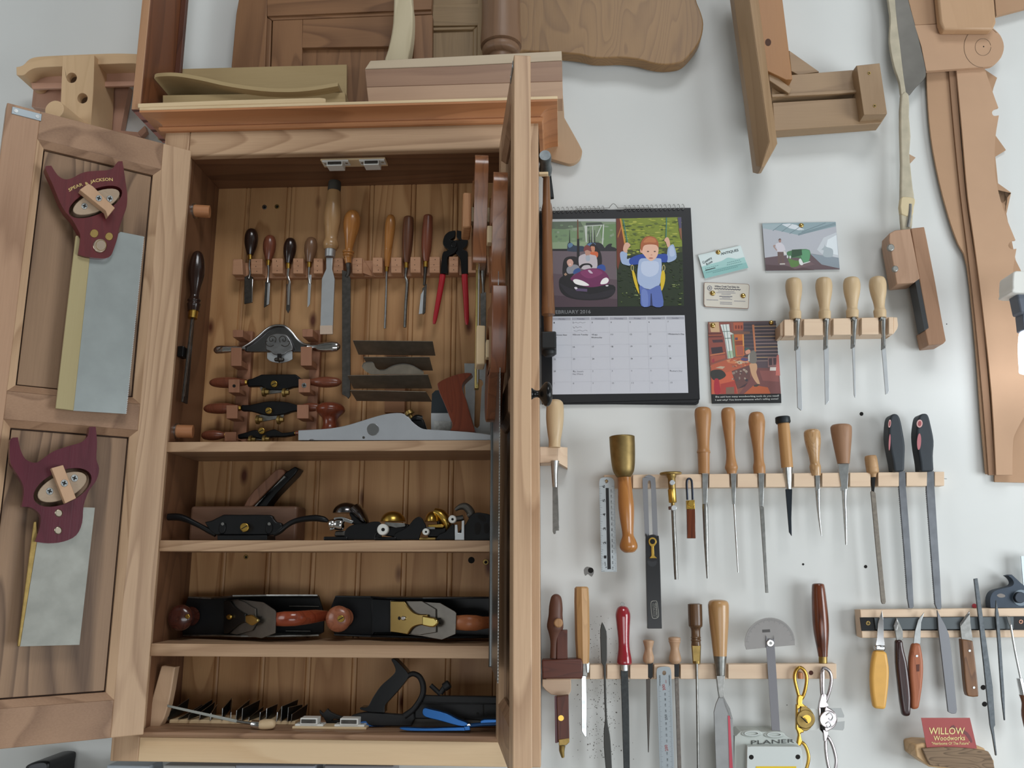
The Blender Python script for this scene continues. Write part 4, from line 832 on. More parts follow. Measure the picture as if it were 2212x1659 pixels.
cut = [(655, 720, 640, 870, 500), (760, 700, 700, 1000, 560), (860, 700, 665, 1100, 510), (975, 690, 640, 1125, 535), (1080, 740, 650, 1150, 560), (1195, 760, 600, 1295, 495), (1280, 750, 640, 1300, 520), (1335, 740, 620, 1475, 510), (1395, 720, 600, 1575, 515), (1460, 750, 690, 1610, 580), (1570, 740, 640, 1660, 600), (1635, 735, 600, 1750, 555), (1740, 735, 640, 1805, 565), (1785, 740, 580, 1955, 510), (1850, 735, 590, 2000, 560), (1885, 735, 660, 2050, 555)]
ORD = 'first second third fourth fifth sixth seventh eighth ninth tenth eleventh twelfth thirteenth fourteenth fifteenth sixteenth'.split()
for i, (xb, yb_, yt, xt, ytt) in enumerate(cut):
    yf, yk = -.112+.004*(i % 2), -.060
    A, Bq, C, D = P(*qe((xb, yb_))[0], yf), P(*qe((xb+8, yt))[0], yf), P(*qe((xt, ytt))[0], yk), P(*qe((xt-20, ytt+120))[0], yk)
    A.z = max(min(A.z, zb0+.0070), zb0+.0062); D.z = max(D.z, zb0+.0062)
    bm = bmesh.new(); n = (Bq-A).cross(D-A).normalized()*.0012; prism(bm, [[A, Bq, C, D]], n)
    o = obj('plane_cutter', bm, KSM, None, label='thin dark plane cutter, %s from the left in the low cutter rack' % ORD[i], cat='plane cutter', group='plane cutters in the low rack')
    e = obj('cutting_edge', sweep(bmesh.new(), [A+V((0, -.0006, 0)), Bq+V((0, -.0006, 0)), C+V((0, -.0006, 0))], .0005, 5), STEEL, o)
cp = thing('plough_plane', 'black cast iron combination plane with tall horn handle in bottom compartment', 'plane')
CI = plain('cast_iron', '#1d1d1e', .5, .0, spec=.3, noise=.3, nscale=60, bump=.05); yq = -.118
plate('horn_handle', smooth_pts(qf((788, 108), (812, 98), (850, 128), (905, 185), (945, 240), (930, 290), (860, 380), (770, 480), (730, 530), (725, 595, 1), (600, 590, 1), (510, 568), (505, 545), (570, 540), (615, 460), (690, 350), (785, 265), (825, 215), (815, 160)), 3), yq-.004, .024, BLACK, cp, bevel=.007, seg=4)
tube('handle_arch', qf((930, 262), (985, 235), (1045, 262), (1078, 330), (1078, 420), (1040, 500), (985, 570), (910, 625)), [5, 5.5, 6, 6.5, 6.5, 6.5, 6.5, 7], yq, CI, cp, n=12)
plate('body', qf((1050, 455), (1090, 432), (1160, 438), (1740, 445), (1845, 446), (1845, 690), (1500, 660), (1000, 650), (1005, 520)), yq, .010, CI, cp, bevel=.002)
plate('body_rib', qf((1060, 498), (1845, 510), (1845, 520), (1060, 512)), yq-.002, .004, CI, cp, bevel=.001)
plate('skate', qf((975, 650), (1845, 655), (1845, 718), (980, 720)), yq+.003, .004, plain('dull_steel', '#4a4743', .5, .8), cp)
plate('fence', smooth_pts(qf((400, 640), (480, 602), (600, 588), (740, 602), (930, 612), (990, 580, 1), (1010, 650, 1), (985, 690), (975, 722, 1), (580, 722, 1), (500, 690)), 2), yq-.002, .012, CI, cp, bevel=.003)
plate('blue_paint', smooth_pts(qf((500, 682), (555, 672), (575, 700), (640, 722), (730, 720), (585, 720), (530, 710)), 2), yq-.0024, .0006, plain('blue_paint', '#2465b0', .5), cp)
for a, b in (((1150, 340), (1240, 425)), ((1300, 325), (1240, 415))): tube('thumb_screw', qf(a, b), 5 if a[0] < 1200 else 6, yq+.004, CI, cp, n=8)
lathe('thumb_screw_head', *qf((1325, 325), (1270, 365)), [(0, 6), (.1, 9, 1), (.9, 9, 1), (1, 6)], yq+.004, CI, cp, curve=0)
disc('rivet_hole', *qf((1583, 600))[0], 3, yq-.0004, .001, HOLE, cp); plate('lever_slot', qf((1410, 640), (1440, 622), (1470, 640), (1450, 660)), yq-.0006, .001, HOLE, cp)
plate('body_joint', qf((1628, 515), (1640, 515), (1640, 620), (1630, 620)), yq-.0006, .001, HOLE, cp)
fit = thing('plane_fence_part', 'small black notched iron fitting lying left of the combination plane', 'plane part')
plate('arm', smooth_pts(qf((128, 568, 1), (160, 600), (200, 555, 1), (230, 590), (330, 630), (400, 640, 1), (330, 660), (260, 650), (225, 690, 1), (190, 685, 1), (165, 640), (130, 600)), 2), -.100, .008, CI, fit, bevel=.001)
plate('foot', qf((190, 672), (310, 662), (315, 704), (185, 704)), -.100, .012, CI, fit, bevel=.001)
BLU = plain('blue_anodised', '#1b5694', .28, .6)
cl = thing('clamp_pliers', 'bright blue hinged clamp lying in front of the black combination plane', 'pliers')
plate('jaw', smooth_pts(qf((1075, 580), (1090, 552), (1130, 560), (1290, 600), (1400, 655), (1490, 690), (1480, 722, 1), (1400, 715), (1240, 670), (1120, 640), (1080, 615)), 3), -.156, .013, BLU, cl, bevel=.004, seg=3)
plate('jaw', smooth_pts(qf((865, 738), (900, 730), (1100, 738), (1300, 732), (1470, 728), (1500, 740), (1470, 760, 1), (1100, 762), (930, 758)), 3), -.158, .010, BLU, cl, bevel=.003, seg=3)
tube('arm', qf((1490, 715), (1600, 702), (1740, 695), (1840, 690)), 4.5, -.154, plain('blue_dark', '#164374', .35, .4), cl)
plate('rear_grip', smooth_pts(qf((1605, 680), (1640, 655), (1800, 655), (1850, 656), (1850, 700), (1750, 698), (1630, 700)), 2), -.156, .010, BLU, cl, bevel=.003)
disc('pivot', *qf((1500, 712))[0], 4.5, -.1575, .014, CHROME, cl, bevel=.001)
plate('pivot_plate', qf((1455, 720), (1510, 712), (1515, 758), (1462, 760)), -.160, .004, BLU, cl, bevel=.001)

# ---------------------------------------------------------------- saws on the right door, hammers on the right side
def R3(u, y, z): return MR @ V((u, y, z))
def rplate(name, uz, y0, th, mat, par, bevel=0., curve=0, holes=(), **kw):
    pts = smooth_pts(uz, curve) if curve else uz
    bm = bmesh.new(); prism(bm, [[R3(p[0], y0, p[1]) for p in l] for l in (pts, *holes)], MR.to_3x3() @ V((0, th, 0)))
    return obj(name, bm, mat, par, smooth=40, bevel=bevel, **kw)
def zr(px, py, u, y): 
    """height on the right door where a pixel row falls at (u, y)"""
    A = R3(u, y, 0); k = (A-CAM); 
    d = FW*FPX + RT*(px-1106) - UP*(py-829.5); t = math.hypot(A.x-CAM.x, A.y-CAM.y)/math.hypot(d.x, d.y); return CAM.z+d.z*t
W_APL = wood('saw_handle_apple', '#9c6540', '#673c22', 'Z', rings=7, across=16, along=2, fine=.25, contrast=.5, rough=.28, coat=.4)
def door_saw(label, u0, z_top, sc, y, hm, blade_uz, back, bm_, name='backsaw'):
    t = thing(name, label, 'saw')
    H = [(.115, 0), (.100, -.014), (.080, -.022), (.055, -.022), (.035, -.010), (.022, -.004), (.010, -.012), (.004, -.040), (-.004, -.075), (.002, -.105), (.018, -.140), (.030, -.170), (.075, -.172), (.080, -.150), (.085, -.120), (.100, -.085), (.112, -.050), (.122, -.020)]
    H = [(u0+a*sc, z_top+b*sc) for a, b in H]
    uc, zc_ = u0+.060*sc, z_top-.085*sc
    rplate('handle', H, y-.024, .022, hm, t, bevel=.005, curve=2, holes=[[(uc+.030*math.cos(a), zc_+.020*math.sin(a)) for a in (2*math.pi*k/18 for k in range(18))]])
    rplate('blade', blade_uz, y-.0135, .0012, bm_, t)
    if back: rplate('brass_back', back, y-.0165, .007, plain('brass_pale', '#cbb877', .35, 1.), t, bevel=.001)
    return t
z1 = zr(1070, 362, .10, -.03)
door_saw('varnished saw handle with pale brass back, hung high on the right door', .030, z1, 1.0, -.026, W_APL, [(.055, z1-.13), (.088, z1-.13), (.088, z1-.37), (.055, z1-.37)], [(.045, z1-.15), (.062, z1-.15), (.062, z1-.375), (.045, z1-.375)], SATIN)
z2 = zr(1085, 398, .17, -.02); z3b = zr(1088, 630, .2, -.02)+.004
door_saw('second varnished saw handle, in front on upper right door', .100, z2, 1.0, 0., W_APL, [(.12, z2-.12), (.18, z2-.12), (.18, z3b), (.12, z3b)], [(.105, z2-.13), (.124, z2-.13), (.124, z3b), (.105, z3b)], SATIN)
z3 = zr(1088, 630, .2, -.02)
t = thing('hand_saw', 'long bladed hand saw with dark wooden handle hung low on the right door', 'saw')
W_DRK = wood('saw_handle_dark', '#7c4a2e', '#4b2918', 'Z', rings=6, across=16, along=2, fine=.25, contrast=.4, rough=.35, coat=.2)
zh = zr(1085, 900, .12, -.02)
H3 = [(.235, z3), (.215, z3-.015), (.19, z3-.02), (.14, z3-.01), (.125, z3-.03), (.10, z3-.08), (.075, z3-.12), (.07, zh+.03), (.085, zh), (.12, zh-.004), (.15, zh+.03), (.19, zh+.06), (.21, z3-.13), (.225, z3-.10), (.24, z3-.05)]
rplate('handle', H3, -.0265, .0235, W_DRK, t, bevel=.006, curve=2, holes=[[(.145+.030*math.cos(a), zr(1060, 752, .1, -.035)-.012+.035*math.sin(a)) for a in (2*math.pi*k/18 for k in range(18))]])
zl, zk = zr(1080, 1440, .065, -.016), zr(1094, 1478, .215, -.016)
rplate('blade', [(.075, zh+.03), (.215, zh+.09), (.205, zk), (.065, zl)], -.0130, .0014, plain('saw_plate', '#a9aaa8', .3, 1., noise=.1, nscale=30), t)
rplate('blade_spine', [(.060, zh+.03), (.076, zh+.03), (.068, zl), (.052, zl-.002)], -.0160, .007, plain('spine_steel', '#6c7071', .35, 1.), t, bevel=.001)
bm = bmesh.new(); M3 = MR.to_3x3()
for i in range(110):
    a, b = i/110, (i+1)/110; za, zb2 = zh+.09+(zk-zh-.09)*a, zh+.09+(zk-zh-.09)*b; ua, ub = .215-.010*a, .215-.010*b
    prism(bm, [[R3(ua, -.0129, za), R3(ua+.003, -.0129, (za+zb2)/2), R3(ub, -.0129, zb2)]], M3 @ V((0, .0012, 0)))
props(obj('teeth', bm, STEEL, t), kind='stuff')
rplate('saw_hanger', [(.150, z2-.070), (.168, z2-.070), (.168, z2-.098), (.150, z2-.098)], -.030, .030, W_MAPLE('Z'), doorR, bevel=.001)
rplate('saw_hanger', [(.080, z1-.072), (.100, z1-.072), (.100, z1-.098), (.080, z1-.098)], -.0535, .0535, W_MAPLE('Z'), doorR, bevel=.001)
rplate('turn_button', [(.060, z1-.055), (.120, z1-.055), (.115, z1-.115), (.055, z1-.115)], -.0682, .0145, wood('hanger_wood', '#b98860', '#94643f', 'Z', rings=5, across=16, along=2), doorR, bevel=.003)
zq = zr(1060, 752, .1, -.035)
rplate('saw_hanger', [(.135, zq-.028), (.155, zq-.028), (.155, zq+.0), (.135, zq+.0)], -.0295, .0295, W_MAPLE('Z'), doorR, bevel=.001)
rplate('turn_button', [(.09, zq+.030), (.13, zq+.030), (.13, zq-.034), (.09, zq-.034)], -.0434, .0138, W_MAPLE('Z'), doorR, bevel=.002)
# hammers
qh = Z(1020, 320, 2.86); sh_ = 2.86
hp = -.085
W_HICK = wood('hammer_handle', '#80583a', '#4e3220', 'Z', rings=4, across=30, along=3, fine=.4, contrast=.35, rough=.3, coat=.3)
h1 = thing('hammer', 'small cross-peen hammer with worn brown handle, head upward, on right cabinet side', 'hammer')
c = P(*qh((454, 150))[0], hp)
obj('head', spin3(bmesh.new(), V((c.x, hp-.060, c.z+.006)), V((c.x, hp+.020, c.z)), dense([(0, .0105, 1), (.08, .0118), (.25, .0112), (.4, .0105), (.6, .0125), (.8, .0115), (1, .006, 1)], 2), 18, 1., V((0, 0, 1))), plain('hammer_steel', '#70777a', .4, .8, noise=.3, nscale=90), h1, smooth=50)
plate('peen', qh((440, 190), (488, 165), (505, 300), (470, 305), (440, 240)), hp+.015, .012, plain('hammer_black', '#2b2d2e', .5, .5), h1, bevel=.001)
lathe('handle', *qh((458, 175), (470, 1030)), [(0, 20/sh_), (.05, 22/sh_), (.2, 25/sh_), (.5, 31/sh_), (.75, 35/sh_), (.92, 39/sh_), (.96, 41/sh_), (1, 40/sh_)], hp, W_HICK, h1, n=18)
box('hammer_peg', (0.0, hp-.045, P(*qh((445, 168))[0], hp-.04).z), (P(*qh((470, 160))[0], hp-.04).x, hp-.034, P(*qh((445, 152))[0], hp-.04).z), W_MAPLE('X'), cab, bevel=.001)
h2 = thing('hammer', 'dark headed hammer hanging head downward below the other, on right cabinet side', 'hammer')
lathe('handle', *qh((462, 320), (470, 1160)), [(0, 8/sh_), (.03, 28/sh_), (.12, 34/sh_), (.3, 27/sh_), (.6, 22/sh_), (.85, 28/sh_), (1, 24/sh_)], -.045, W_HICK, h2, n=18)
bm = addbox(bmesh.new(), (P(*qh((428, 1200))[0], -.06).x, -.085, P(*qh((450, 1255))[0], -.06).z), (P(*qh((520, 1200))[0], -.06).x, -.025, P(*qh((450, 1152))[0], -.06).z))
obj('head', bm, plain('hammer_black', '#2b2d2e', .3, .6), h2, bevel=.003, seg=3)
lathe('face', *qh((475, 1250), (480, 1285)), [(0, 42/sh_, 1), (.6, 40/sh_), (1, 30/sh_, 1)], -.06, plain('hammer_black', '#2b2d2e', .3, .6), h2)
def poly3(name, pts, th, mat, parent=None, bevel=0., smooth=40, **kw):
    """face through pixels that each have their own depth, th thick towards the wall"""
    bm = bmesh.new(); prism(bm, [[P(p[0], p[1], p[2]) for p in pts]], V((0, th, 0)))
    return obj(name, bm, mat, parent, bevel=bevel, smooth=smooth, **kw)
def z3(q, *pts): return [(*q((p[0], p[1]))[0], p[2]) for p in pts]
qa0, qa1, qa2, qa3 = Z(0, 0, 3.95), Z(500, 0, 3.95), Z(1000, 0, 3.95), Z(1560, 0, 3.393)
ZC = 2.3317
# ---------------------------------------------------------------- on top of the cabinet
W_FIR = lambda ax='Z': wood('case_cedar_'+ax, '#b58a68', '#8f6546', ax, rings=6, across=9, along=.8, fine=.3, contrast=.4)
case = thing('open_case', 'tall open wooden case with dovetailed corner, standing on left end of cabinet top', 'case')
box('side_board', (-.7575, -.195, ZC), (-.7415, -.064, 3.0), W_FIR('Z'), case)
box('inner_face', (-.7414, -.194, ZC+.012), (-.7400, -.065, 3.0), wood('case_inner', '#7a4a2e', '#54301d', 'Z', rings=5, across=9, along=.8), case)
box('bottom_board', (-.7415, -.195, ZC), (-.43, -.064, ZC+.011), W_FIR('X'), case)
box('back_strip', (-.7400, -.076, ZC+.011), (-.728, -.066, 3.0), wood('case_dark', '#5b3424', '#3e2216', 'Z'), case)
DVT = [plain('dovetail_light', '#c08478', .6), plain('dovetail_dark', '#6e4038', .6)]
yy = -.195
for i, wdt in enumerate((.010, .028, .012, .026, .012, .026, .012, .0065)):
    bm = bmesh.new(); d = .003*(1 if i % 2 else -1)
    prism(bm, [[V((-.7576, yy, ZC-.0004)), V((-.7410, yy-d, ZC-.0004)), V((-.7410, yy+wdt+d, ZC-.0004)), V((-.7576, yy+wdt, ZC-.0004))]], V((0, 0, .0004)))
    obj('dovetail', bm, DVT[(i+1) % 2], case); yy += wdt
lath = plate('pine_lath', [(297, 223), (500, 215.5), (690, 210.5), (703, 212), (703, 221.5), (500, 226.5), (297, 233)], -.1990, .0035, W_MAPLE('X'), None, bevel=.002, label='thin pale pine lath lying along front of cabinet top', cat='lath')
# bent template and pale block
front = [(334, 162), (342, 158), (380, 157), (430, 165), (494, 179), (568, 189), (627, 191), (677, 187), (730, 178)]
fp = smooth_pts(front, 4, closed=False); bm = bmesh.new(); yA = -.165; dp = .080; R = []
for x, y in fp:
    p = P(x, y, yA); R.append([bm.verts.new(p), bm.verts.new(p+V((0, 0, -.0075))), bm.verts.new(p+V((0, dp, -.0075))), bm.verts.new(p+V((0, dp, 0)))])
for a, b in zip(R, R[1:]):
    for i in range(4): bm.faces.new([a[i], a[(i+1) % 4], b[(i+1) % 4], b[i]])
bm.faces.new(R[0][::-1]); bm.faces.new(R[-1])
bend = thing('bent_board', 'thin S-curved yellowish board lying on left of cabinet top', 'board')
W_POP = lambda ax='X': wood('poplar_'+ax, '#b09a72', '#8f784f', ax, rings=4, across=9, along=.8, fine=.25, contrast=.35)
obj('curved_sheet', bm, W_POP('X'), bend, smooth=30)
plate('base_strip', [(352, 206), (745, 200), (748, 238), (352, 242)], yA+.02, .06, W_POP('X'), bend)
plate('pale_block', [(340, 150), (749, 139), (748, 290), (340, 300)], -.062, .008, W_POP('X'), None, bevel=.001, label='pale rectangular wood block behind the S-curved board', cat='wood block')
# doors leaning at the back
pdoor = props(thing('panelled_door', 'dark reddish panelled cabinet door leaning behind the curved board on cabinet top', 'cabinet door'), kind='thing')
WD1 = lambda ax: wood('old_cedar_'+ax, '#8a6547', '#5a3c29', ax, rings=7, across=8, along=.8, fine=.3, contrast=.55)
plate('stile', qa1((98, -200), (310, -200), (300, 137), (262, 1180), (-10, 1180), (0, 560), (40, 120)), -.052, .020, WD1('Z'), pdoor, bevel=.001)
plate('stile', qa1((1555, 132), (1714, 124), (1708, 1180), (1555, 1180)), -.052, .020, WD1('Z'), pdoor, bevel=.001)
plate('rail', qa1((300, -200), (1720, -200), (1706, 78), (304, 137)), -.0525, .020, WD1('X'), pdoor, bevel=.001)
plate('bead', qa1((304, 139), (1706, 82), (1710, 118), (345, 172)), -.048, .012, WD1('X'), pdoor, bevel=.002)
plate('bead', qa1((300, 142), (342, 172), (310, 1180), (264, 1180)), -.048, .012, WD1('Z'), pdoor, bevel=.002)
plate('inner_stile', qa1((352, 176), (606, 166), (590, 1180), (316, 1180)), -.049, .012, WD1('Z'), pdoor, bevel=.001)
plate('inner_rail', qa1((608, 166), (1552, 128), (1552, 392), (600, 406)), -.0495, .012, WD1('X'), pdoor, bevel=.001)
plate('panel', qa1((600, 400), (1555, 385), (1555, 1180), (590, 1180)), -.040, .010, WD1('Z'), pdoor)
plate('groove_back', qa1((250, 120), (1715, 70), (1708, 1180), (255, 1180)), -.036, .008, plain('groove_dark', '#3a261b', .8), pdoor)
od = props(thing('small_panelled_door', 'greyish oak panelled door between dark door and turned column on cabinet top', 'cabinet door'), kind='thing')
WOK = lambda ax: wood('grey_oak_'+ax, '#9c8260', '#6f5a3e', ax, rings=6, across=10, along=.8, fine=.5, contrast=.35)
plate('stile', qa1((2100, -200), (2250, -200), (2200, 1180), (2090, 1180)), -.030, .018, WOK('Z'), od, bevel=.001)
plate('rail', qa1((1700, 40), (2120, 30), (2105, 215), (1700, 222)), -.0302, .018, WOK('X'), od, bevel=.001)
plate('upper_panel', qa1((1700, -200), (2120, -200), (2120, 34), (1700, 42)), -.024, .010, WOK('X'), od)
plate('bead', qa1((1700, 226), (2100, 218), (2062, 250), (1700, 262)), -.027, .010, WOK('X'), od, bevel=.002)
plate('bead', qa1((2100, 218), (2085, 1180), (2050, 1180), (2062, 250)), -.027, .010, WOK('Z'), od, bevel=.002)
plate('panel', qa1((1700, 255), (2064, 245), (2056, 1180), (1700, 1180)), -.022, .008, WOK('Z'), od)
# cabriole leg, turned column, laminated block
lg = plate('curved_leg', smooth_pts(qa1((1392, -300, 1), (1520, -300, 1), (1535, 0), (1545, 80), (1543, 250), (1525, 400), (1500, 560), (1490, 1020, 1), (1280, 1020, 1), (1300, 560), (1335, 420), (1365, 280), (1382, 120)), 3), -.118, .032, wood('leg_basswood', '#bfb295', '#a09173', 'Z', rings=4, across=10, along=1, fine=.2, contrast=.3), None, bevel=.003, label='pale curved furniture leg standing on cabinet top', cat='furniture leg')
lathe('turned_column', *qa2((322, -520), (328, 1000)), [(t*1080/1520, *q) for t, *q in ((0, 40), (.55, 41.5), (.72, 42.5), (.82, 44.5), (.868, 44, 1), (.872, 37, 1), (.885, 40), (.905, 41), (.93, 39), (.945, 33, 1), (.95, 28, 1))]+[(1, 28, 1)], -.102, wood('column_brown', '#7d604a', '#5c4433', 'Z', rings=4, across=10, along=.8, fine=.25, contrast=.3), None, n=32, label='thick turned brown wooden column behind the laminated block', cat='column', kind='thing')
lb = thing('laminated_block', 'thick laminated block of pale, brown and pinkish strips on right of cabinet top', 'wood block')
plate('lamination', [(788, 149), (800, 131), (1213, 110), (1214, 130), (1000, 141)], -.192, .045, wood('beech_grey', '#bcaa92', '#a08d76', 'X', rings=4, across=9, along=.8, fine=.25, contrast=.25), lb, bevel=.001)
plate('lamination', [(788, 150), (1000, 142), (1214, 131), (1215, 175), (792, 188)], -.1916, .045, wood('walnut_pale', '#9a7a64', '#77594a', 'X', rings=6, across=9, along=.8, fine=.3, contrast=.4), lb, bevel=.001)
plate('lamination', [(792, 188.4), (1215, 175.4), (1216, 213), (796, 223.5)], -.1920, .045, wood('beech_pink', '#b5957b', '#9e7d66', 'X', rings=4, across=9, along=.8, fine=.25, contrast=.25), lb, bevel=.001)
plate('hanging_pattern', smooth_pts([(1150, 205, 1), (1216, 205, 1), (1219, 254, 1), (1253, 315), (1257, 330), (1250, 345), (1233, 354), (1210, 349), (1150, 330, 1)], 3), -.024, .012, wood('mdf_tan', '#b09070', '#a08262', 'Z', rings=2, fine=.2, contrast=.15), None, bevel=.001, label='tan rounded board hanging on wall behind right end of cabinet crown', cat='pattern')
seat = plate('seat_blank', smooth_pts(qa2((440, -300, 1), (470, 380), (520, 432), (700, 440), (845, 450), (1000, 465), (1100, 490), (1200, 495), (1350, 490), (1500, 507), (1600, 535), (1700, 550), (1800, 545), (1880, 520), (1960, 440), (2030, 330), (2052, 200), (2030, 100), (1985, -20), (1930, -300, 1)), 3), -.045, .030, wood('chestnut', '#91704a', '#6d5035', 'Z', rings=16, across=9, along=2.2, fine=.35, contrast=.5), None, bevel=.004, seg=3, label='large orange-brown rounded wooden panel with bold grain high on the wall', cat='wood panel')
# ---------------------------------------------------------------- pale peg shelf left of the cabinet
ps = thing('peg_shelf', 'pale wooden peg shelf with two round holes on the wall left of the cabinet', 'shelf')
W_PS = lambda ax='X': wood('shelf_pale_'+ax, '#d2b28c', '#b89670', ax, rings=4, across=9, along=.8, fine=.25, contrast=.3)
W_PP = lambda ax='X': wood('shelf_pink_'+ax, '#c49a84', '#ab806b', ax, rings=4, across=9, along=.8, fine=.25, contrast=.3)
plate('shelf_board', smooth_pts(qa0((138, 572, 1), (195, 556), (250, 505), (330, 483), (520, 472), (760, 462), (1000, 455), (1180, 460, 1), (1250, 560, 1), (1130, 540), (820, 550), (560, 565), (330, 575), (250, 600), (200, 640), (140, 640, 1)), 3), -.095, .072, W_PS('X'), ps, bevel=.001)
plate('under_board', qa0((145, 610), (260, 585), (1150, 560), (1150, 720), (270, 730)), -.060, .010, W_PP('X'), ps, bevel=.001)
plate('under_strip', qa0((262, 705), (1150, 690), (1150, 730), (275, 760)), -.066, .006, W_PP('X'), ps, bevel=.001)
plate('back_board', qa0((285, 750), (1100, 735), (1020, 1160), (520, 1160), (520, 950), (268, 910)), -.022, .018, W_PP('Z'), ps, bevel=.001)
plate('upright', qa0((535, 478), (805, 470), (797, 760), (772, 1100), (510, 1100), (522, 760)), -.110, .080, W_PS('Z'), ps, holes=[circ(*qa0((611, 663))[0], 11.2, n=20), circ(*qa0((703, 838))[0], 11.2, n=20)], bevel=.001)
for p in ((611, 663), (703, 838)): disc('hole_bottom', *qa0(p)[0], 11.5, -.094, .002, plain('hole_wood', '#5b4634', .8), ps)
plate('side_bracket', qa0((1150, 1150), (1235, 1070), (1250, 1120), (1200, 1170)), -.02, .012, W_PP('X'), ps, bevel=.001)
plate('bottom_rail', qa0((1000, 1110), (1170, 1125), (1200, 1165), (1000, 1160)), -.03, .02, W_PP('X'), ps, bevel=.001)
dw = P(*qa0((463, 935))[0], -.185)
rod('peg', dw, (dw.x+.004, -.012, dw.z+.006), .0185, W_PS('Y'), ps, n=24, bevel=.001)
# ---------------------------------------------------------------- wooden jig high on the wall
jig = thing('wooden_jig', 'assembled wooden jig of slanted legs and crossbars hung high on the wall', 'jig')
W_J = lambda ax='X': wood('jig_pine_'+ax, '#9c8163', '#7f654a', ax, rings=5, across=9, along=.8, fine=.3, contrast=.35)
poly3('lower_bar', z3(qa3, (370, 752, -.05), (1012, 715, -.05), (1205, 840, -.05), (1165, 902, -.05), (385, 960, -.05)), .03, W_J('X'), jig, bevel=.001)
poly3('upper_bar', z3(qa3, (360, 560, -.05), (960, 512, -.05), (990, 600, -.05), (992, 680, -.05), (500, 705, -.05), (365, 728, -.05)), .03, W_J('X'), jig, bevel=.001)
poly3('upper_bar_lip', z3(qa3, (362, 690, -.058), (985, 655, -.058), (988, 678, -.058), (365, 712, -.058)), .007, W_J('X'), jig, bevel=.001)
poly3('end_block', z3(qa3, (985, 480, -.078), (1155, 462, -.078), (1210, 834, -.078), (1038, 842, -.078)), .045, W_J('Z'), jig, bevel=.001)
poly3('end_block_side', z3(qa3, (958, 518, -.052), (985, 480, -.0778), (1038, 842, -.0778), (1010, 740, -.052)), .02, W_J('Z'), jig)
poly3('brace', z3(qa3, (490, 368, -.04), (712, 525, -.04), (560, 550, -.04), (505, 520, -.04)), .02, W_J('X'), jig, bevel=.001)
poly3('brace', z3(qa3, (338, 515, -.065), (512, 650, -.065), (490, 685, -.065), (345, 590, -.065)), .02, W_J('X'), jig, bevel=.001)
poly3('post', z3(qa3, (225, -300, -.072), (405, -300, -.072), (515, 580, -.072), (470, 585, -.072), (330, 520, -.072)), .03, wood('jig_orange', '#a07247', '#835834', 'Z', rings=5, across=9, along=.8, fine=.3, contrast=.35), jig, bevel=.001)
plate('knot', circ(*qa3((337, 310))[0], 6.5, 8), -.0723, .0004, plain('knot', '#4a2c1d', .7), jig)
poly3('leg_face', z3(qa3, (45, -300, -.085), (160, -300, -.112), (345, 1040, -.112), (285, 1225, -.10), (248, 1216, -.085), (195, 800, -.085)), .03, W_J('Z'), jig, bevel=.001)
poly3('leg_edge', z3(qa3, (160, -300, -.112), (228, -300, -.080), (405, 1050, -.080), (310, 1220, -.098), (285, 1225, -.0995), (345, 1040, -.1118)), .03, wood('jig_edge', '#9c8062', '#806547', 'Z', rings=5, across=9, along=.8, fine=.3, contrast=.35), jig, bevel=.001)
for p in ((1078, 535), (1118, 775)): screw_on(*qa3(p)[0], 3.6, -.078, jig, BRASSO, deep=False)
# ---------------------------------------------------------------- taped drawknife with clamped wooden handle
dk = thing('drawknife', 'drawknife with tape-wrapped blade and bolted wooden handle, hung beside cardboard patterns', 'drawknife')
TAPE = plain('masking_tape', '#b7ae98', .6, noise=.2, nscale=40, bump=.1)
plate('blade', smooth_pts(qa3((1225, -200, 1), (1320, -200, 1), (1365, 0), (1420, 200), (1470, 400), (1495, 530), (1480, 580), (1420, 640), (1380, 692, 1), (1335, 692, 1), (1310, 500), (1285, 200)), 3), -.030, .004, plain('old_blade', '#6f6d68', .45, .8, noise=.15, nscale=30), dk, bevel=.0008)
plate('tape', smooth_pts(qa3((1180, -200, 1), (1260, -200, 1), (1272, 60), (1300, 300), (1330, 560), (1352, 700, 1), (1315, 700), (1300, 600), (1260, 480), (1228, 300), (1232, 100)), 3), -.0335, .008, TAPE, dk, bevel=.001)
plate('tape', smooth_pts(qa3((1312, 690), (1370, 690), (1372, 850), (1384, 1000), (1375, 1120), (1386, 1250), (1400, 1380), (1412, 1460), (1400, 1580), (1385, 1700), (1318, 1700), (1308, 1450), (1312, 1200), (1305, 950)), 2), -.0345, .010, TAPE, dk, bevel=.003, seg=3)
plate('tape', smooth_pts(qa3((1310, 1455), (1340, 1440), (1415, 1455), (1405, 1520), (1395, 1580), (1312, 1570)), 2), -.036, .012, plain('tape_yellow', '#cdbd98', .6, bump=.2), dk, bevel=.002)
plate('tape_tag', qa3((1372, 1130), (1418, 1155), (1378, 1198)), -.032, .004, plain('tag_tan', '#b09378', .7), dk)
qg = Z(1880, 380, 2.44)
tube('tang', qg((210, 150), (207, 200), (196, 272)), [4, 4.5, 4.5], -.034, CHROME, dk)
plate('handle_block', qg((100, 303), (130, 286), (211, 278), (262, 540), (232, 562), (140, 570), (98, 340)), -.052, .040, wood('handle_oak', '#b5937a', '#94725a', 'Z', rings=8, across=12, along=1, fine=.45, contrast=.3), dk, bevel=.0015)
plate('handle_bar', smooth_pts(qg((214, 276, 1), (285, 268, 1), (300, 340), (322, 452), (345, 570), (375, 740), (400, 868, 1), (385, 885, 1), (305, 893, 1), (288, 812, 1), (304, 800, 1), (258, 540, 1)), 2), -.050, .042, wood('handle_ash_brown', '#a07c62', '#7d5c44', 'Z', rings=8, across=12, along=1, fine=.45, contrast=.3), dk, bevel=.0015)
plate('scraper_blade', qg((236, 556), (257, 542), (308, 800), (285, 815)), -.0508, .030, plain('blade_dark', '#4c4e50', .4, .7), dk, bevel=.0005)
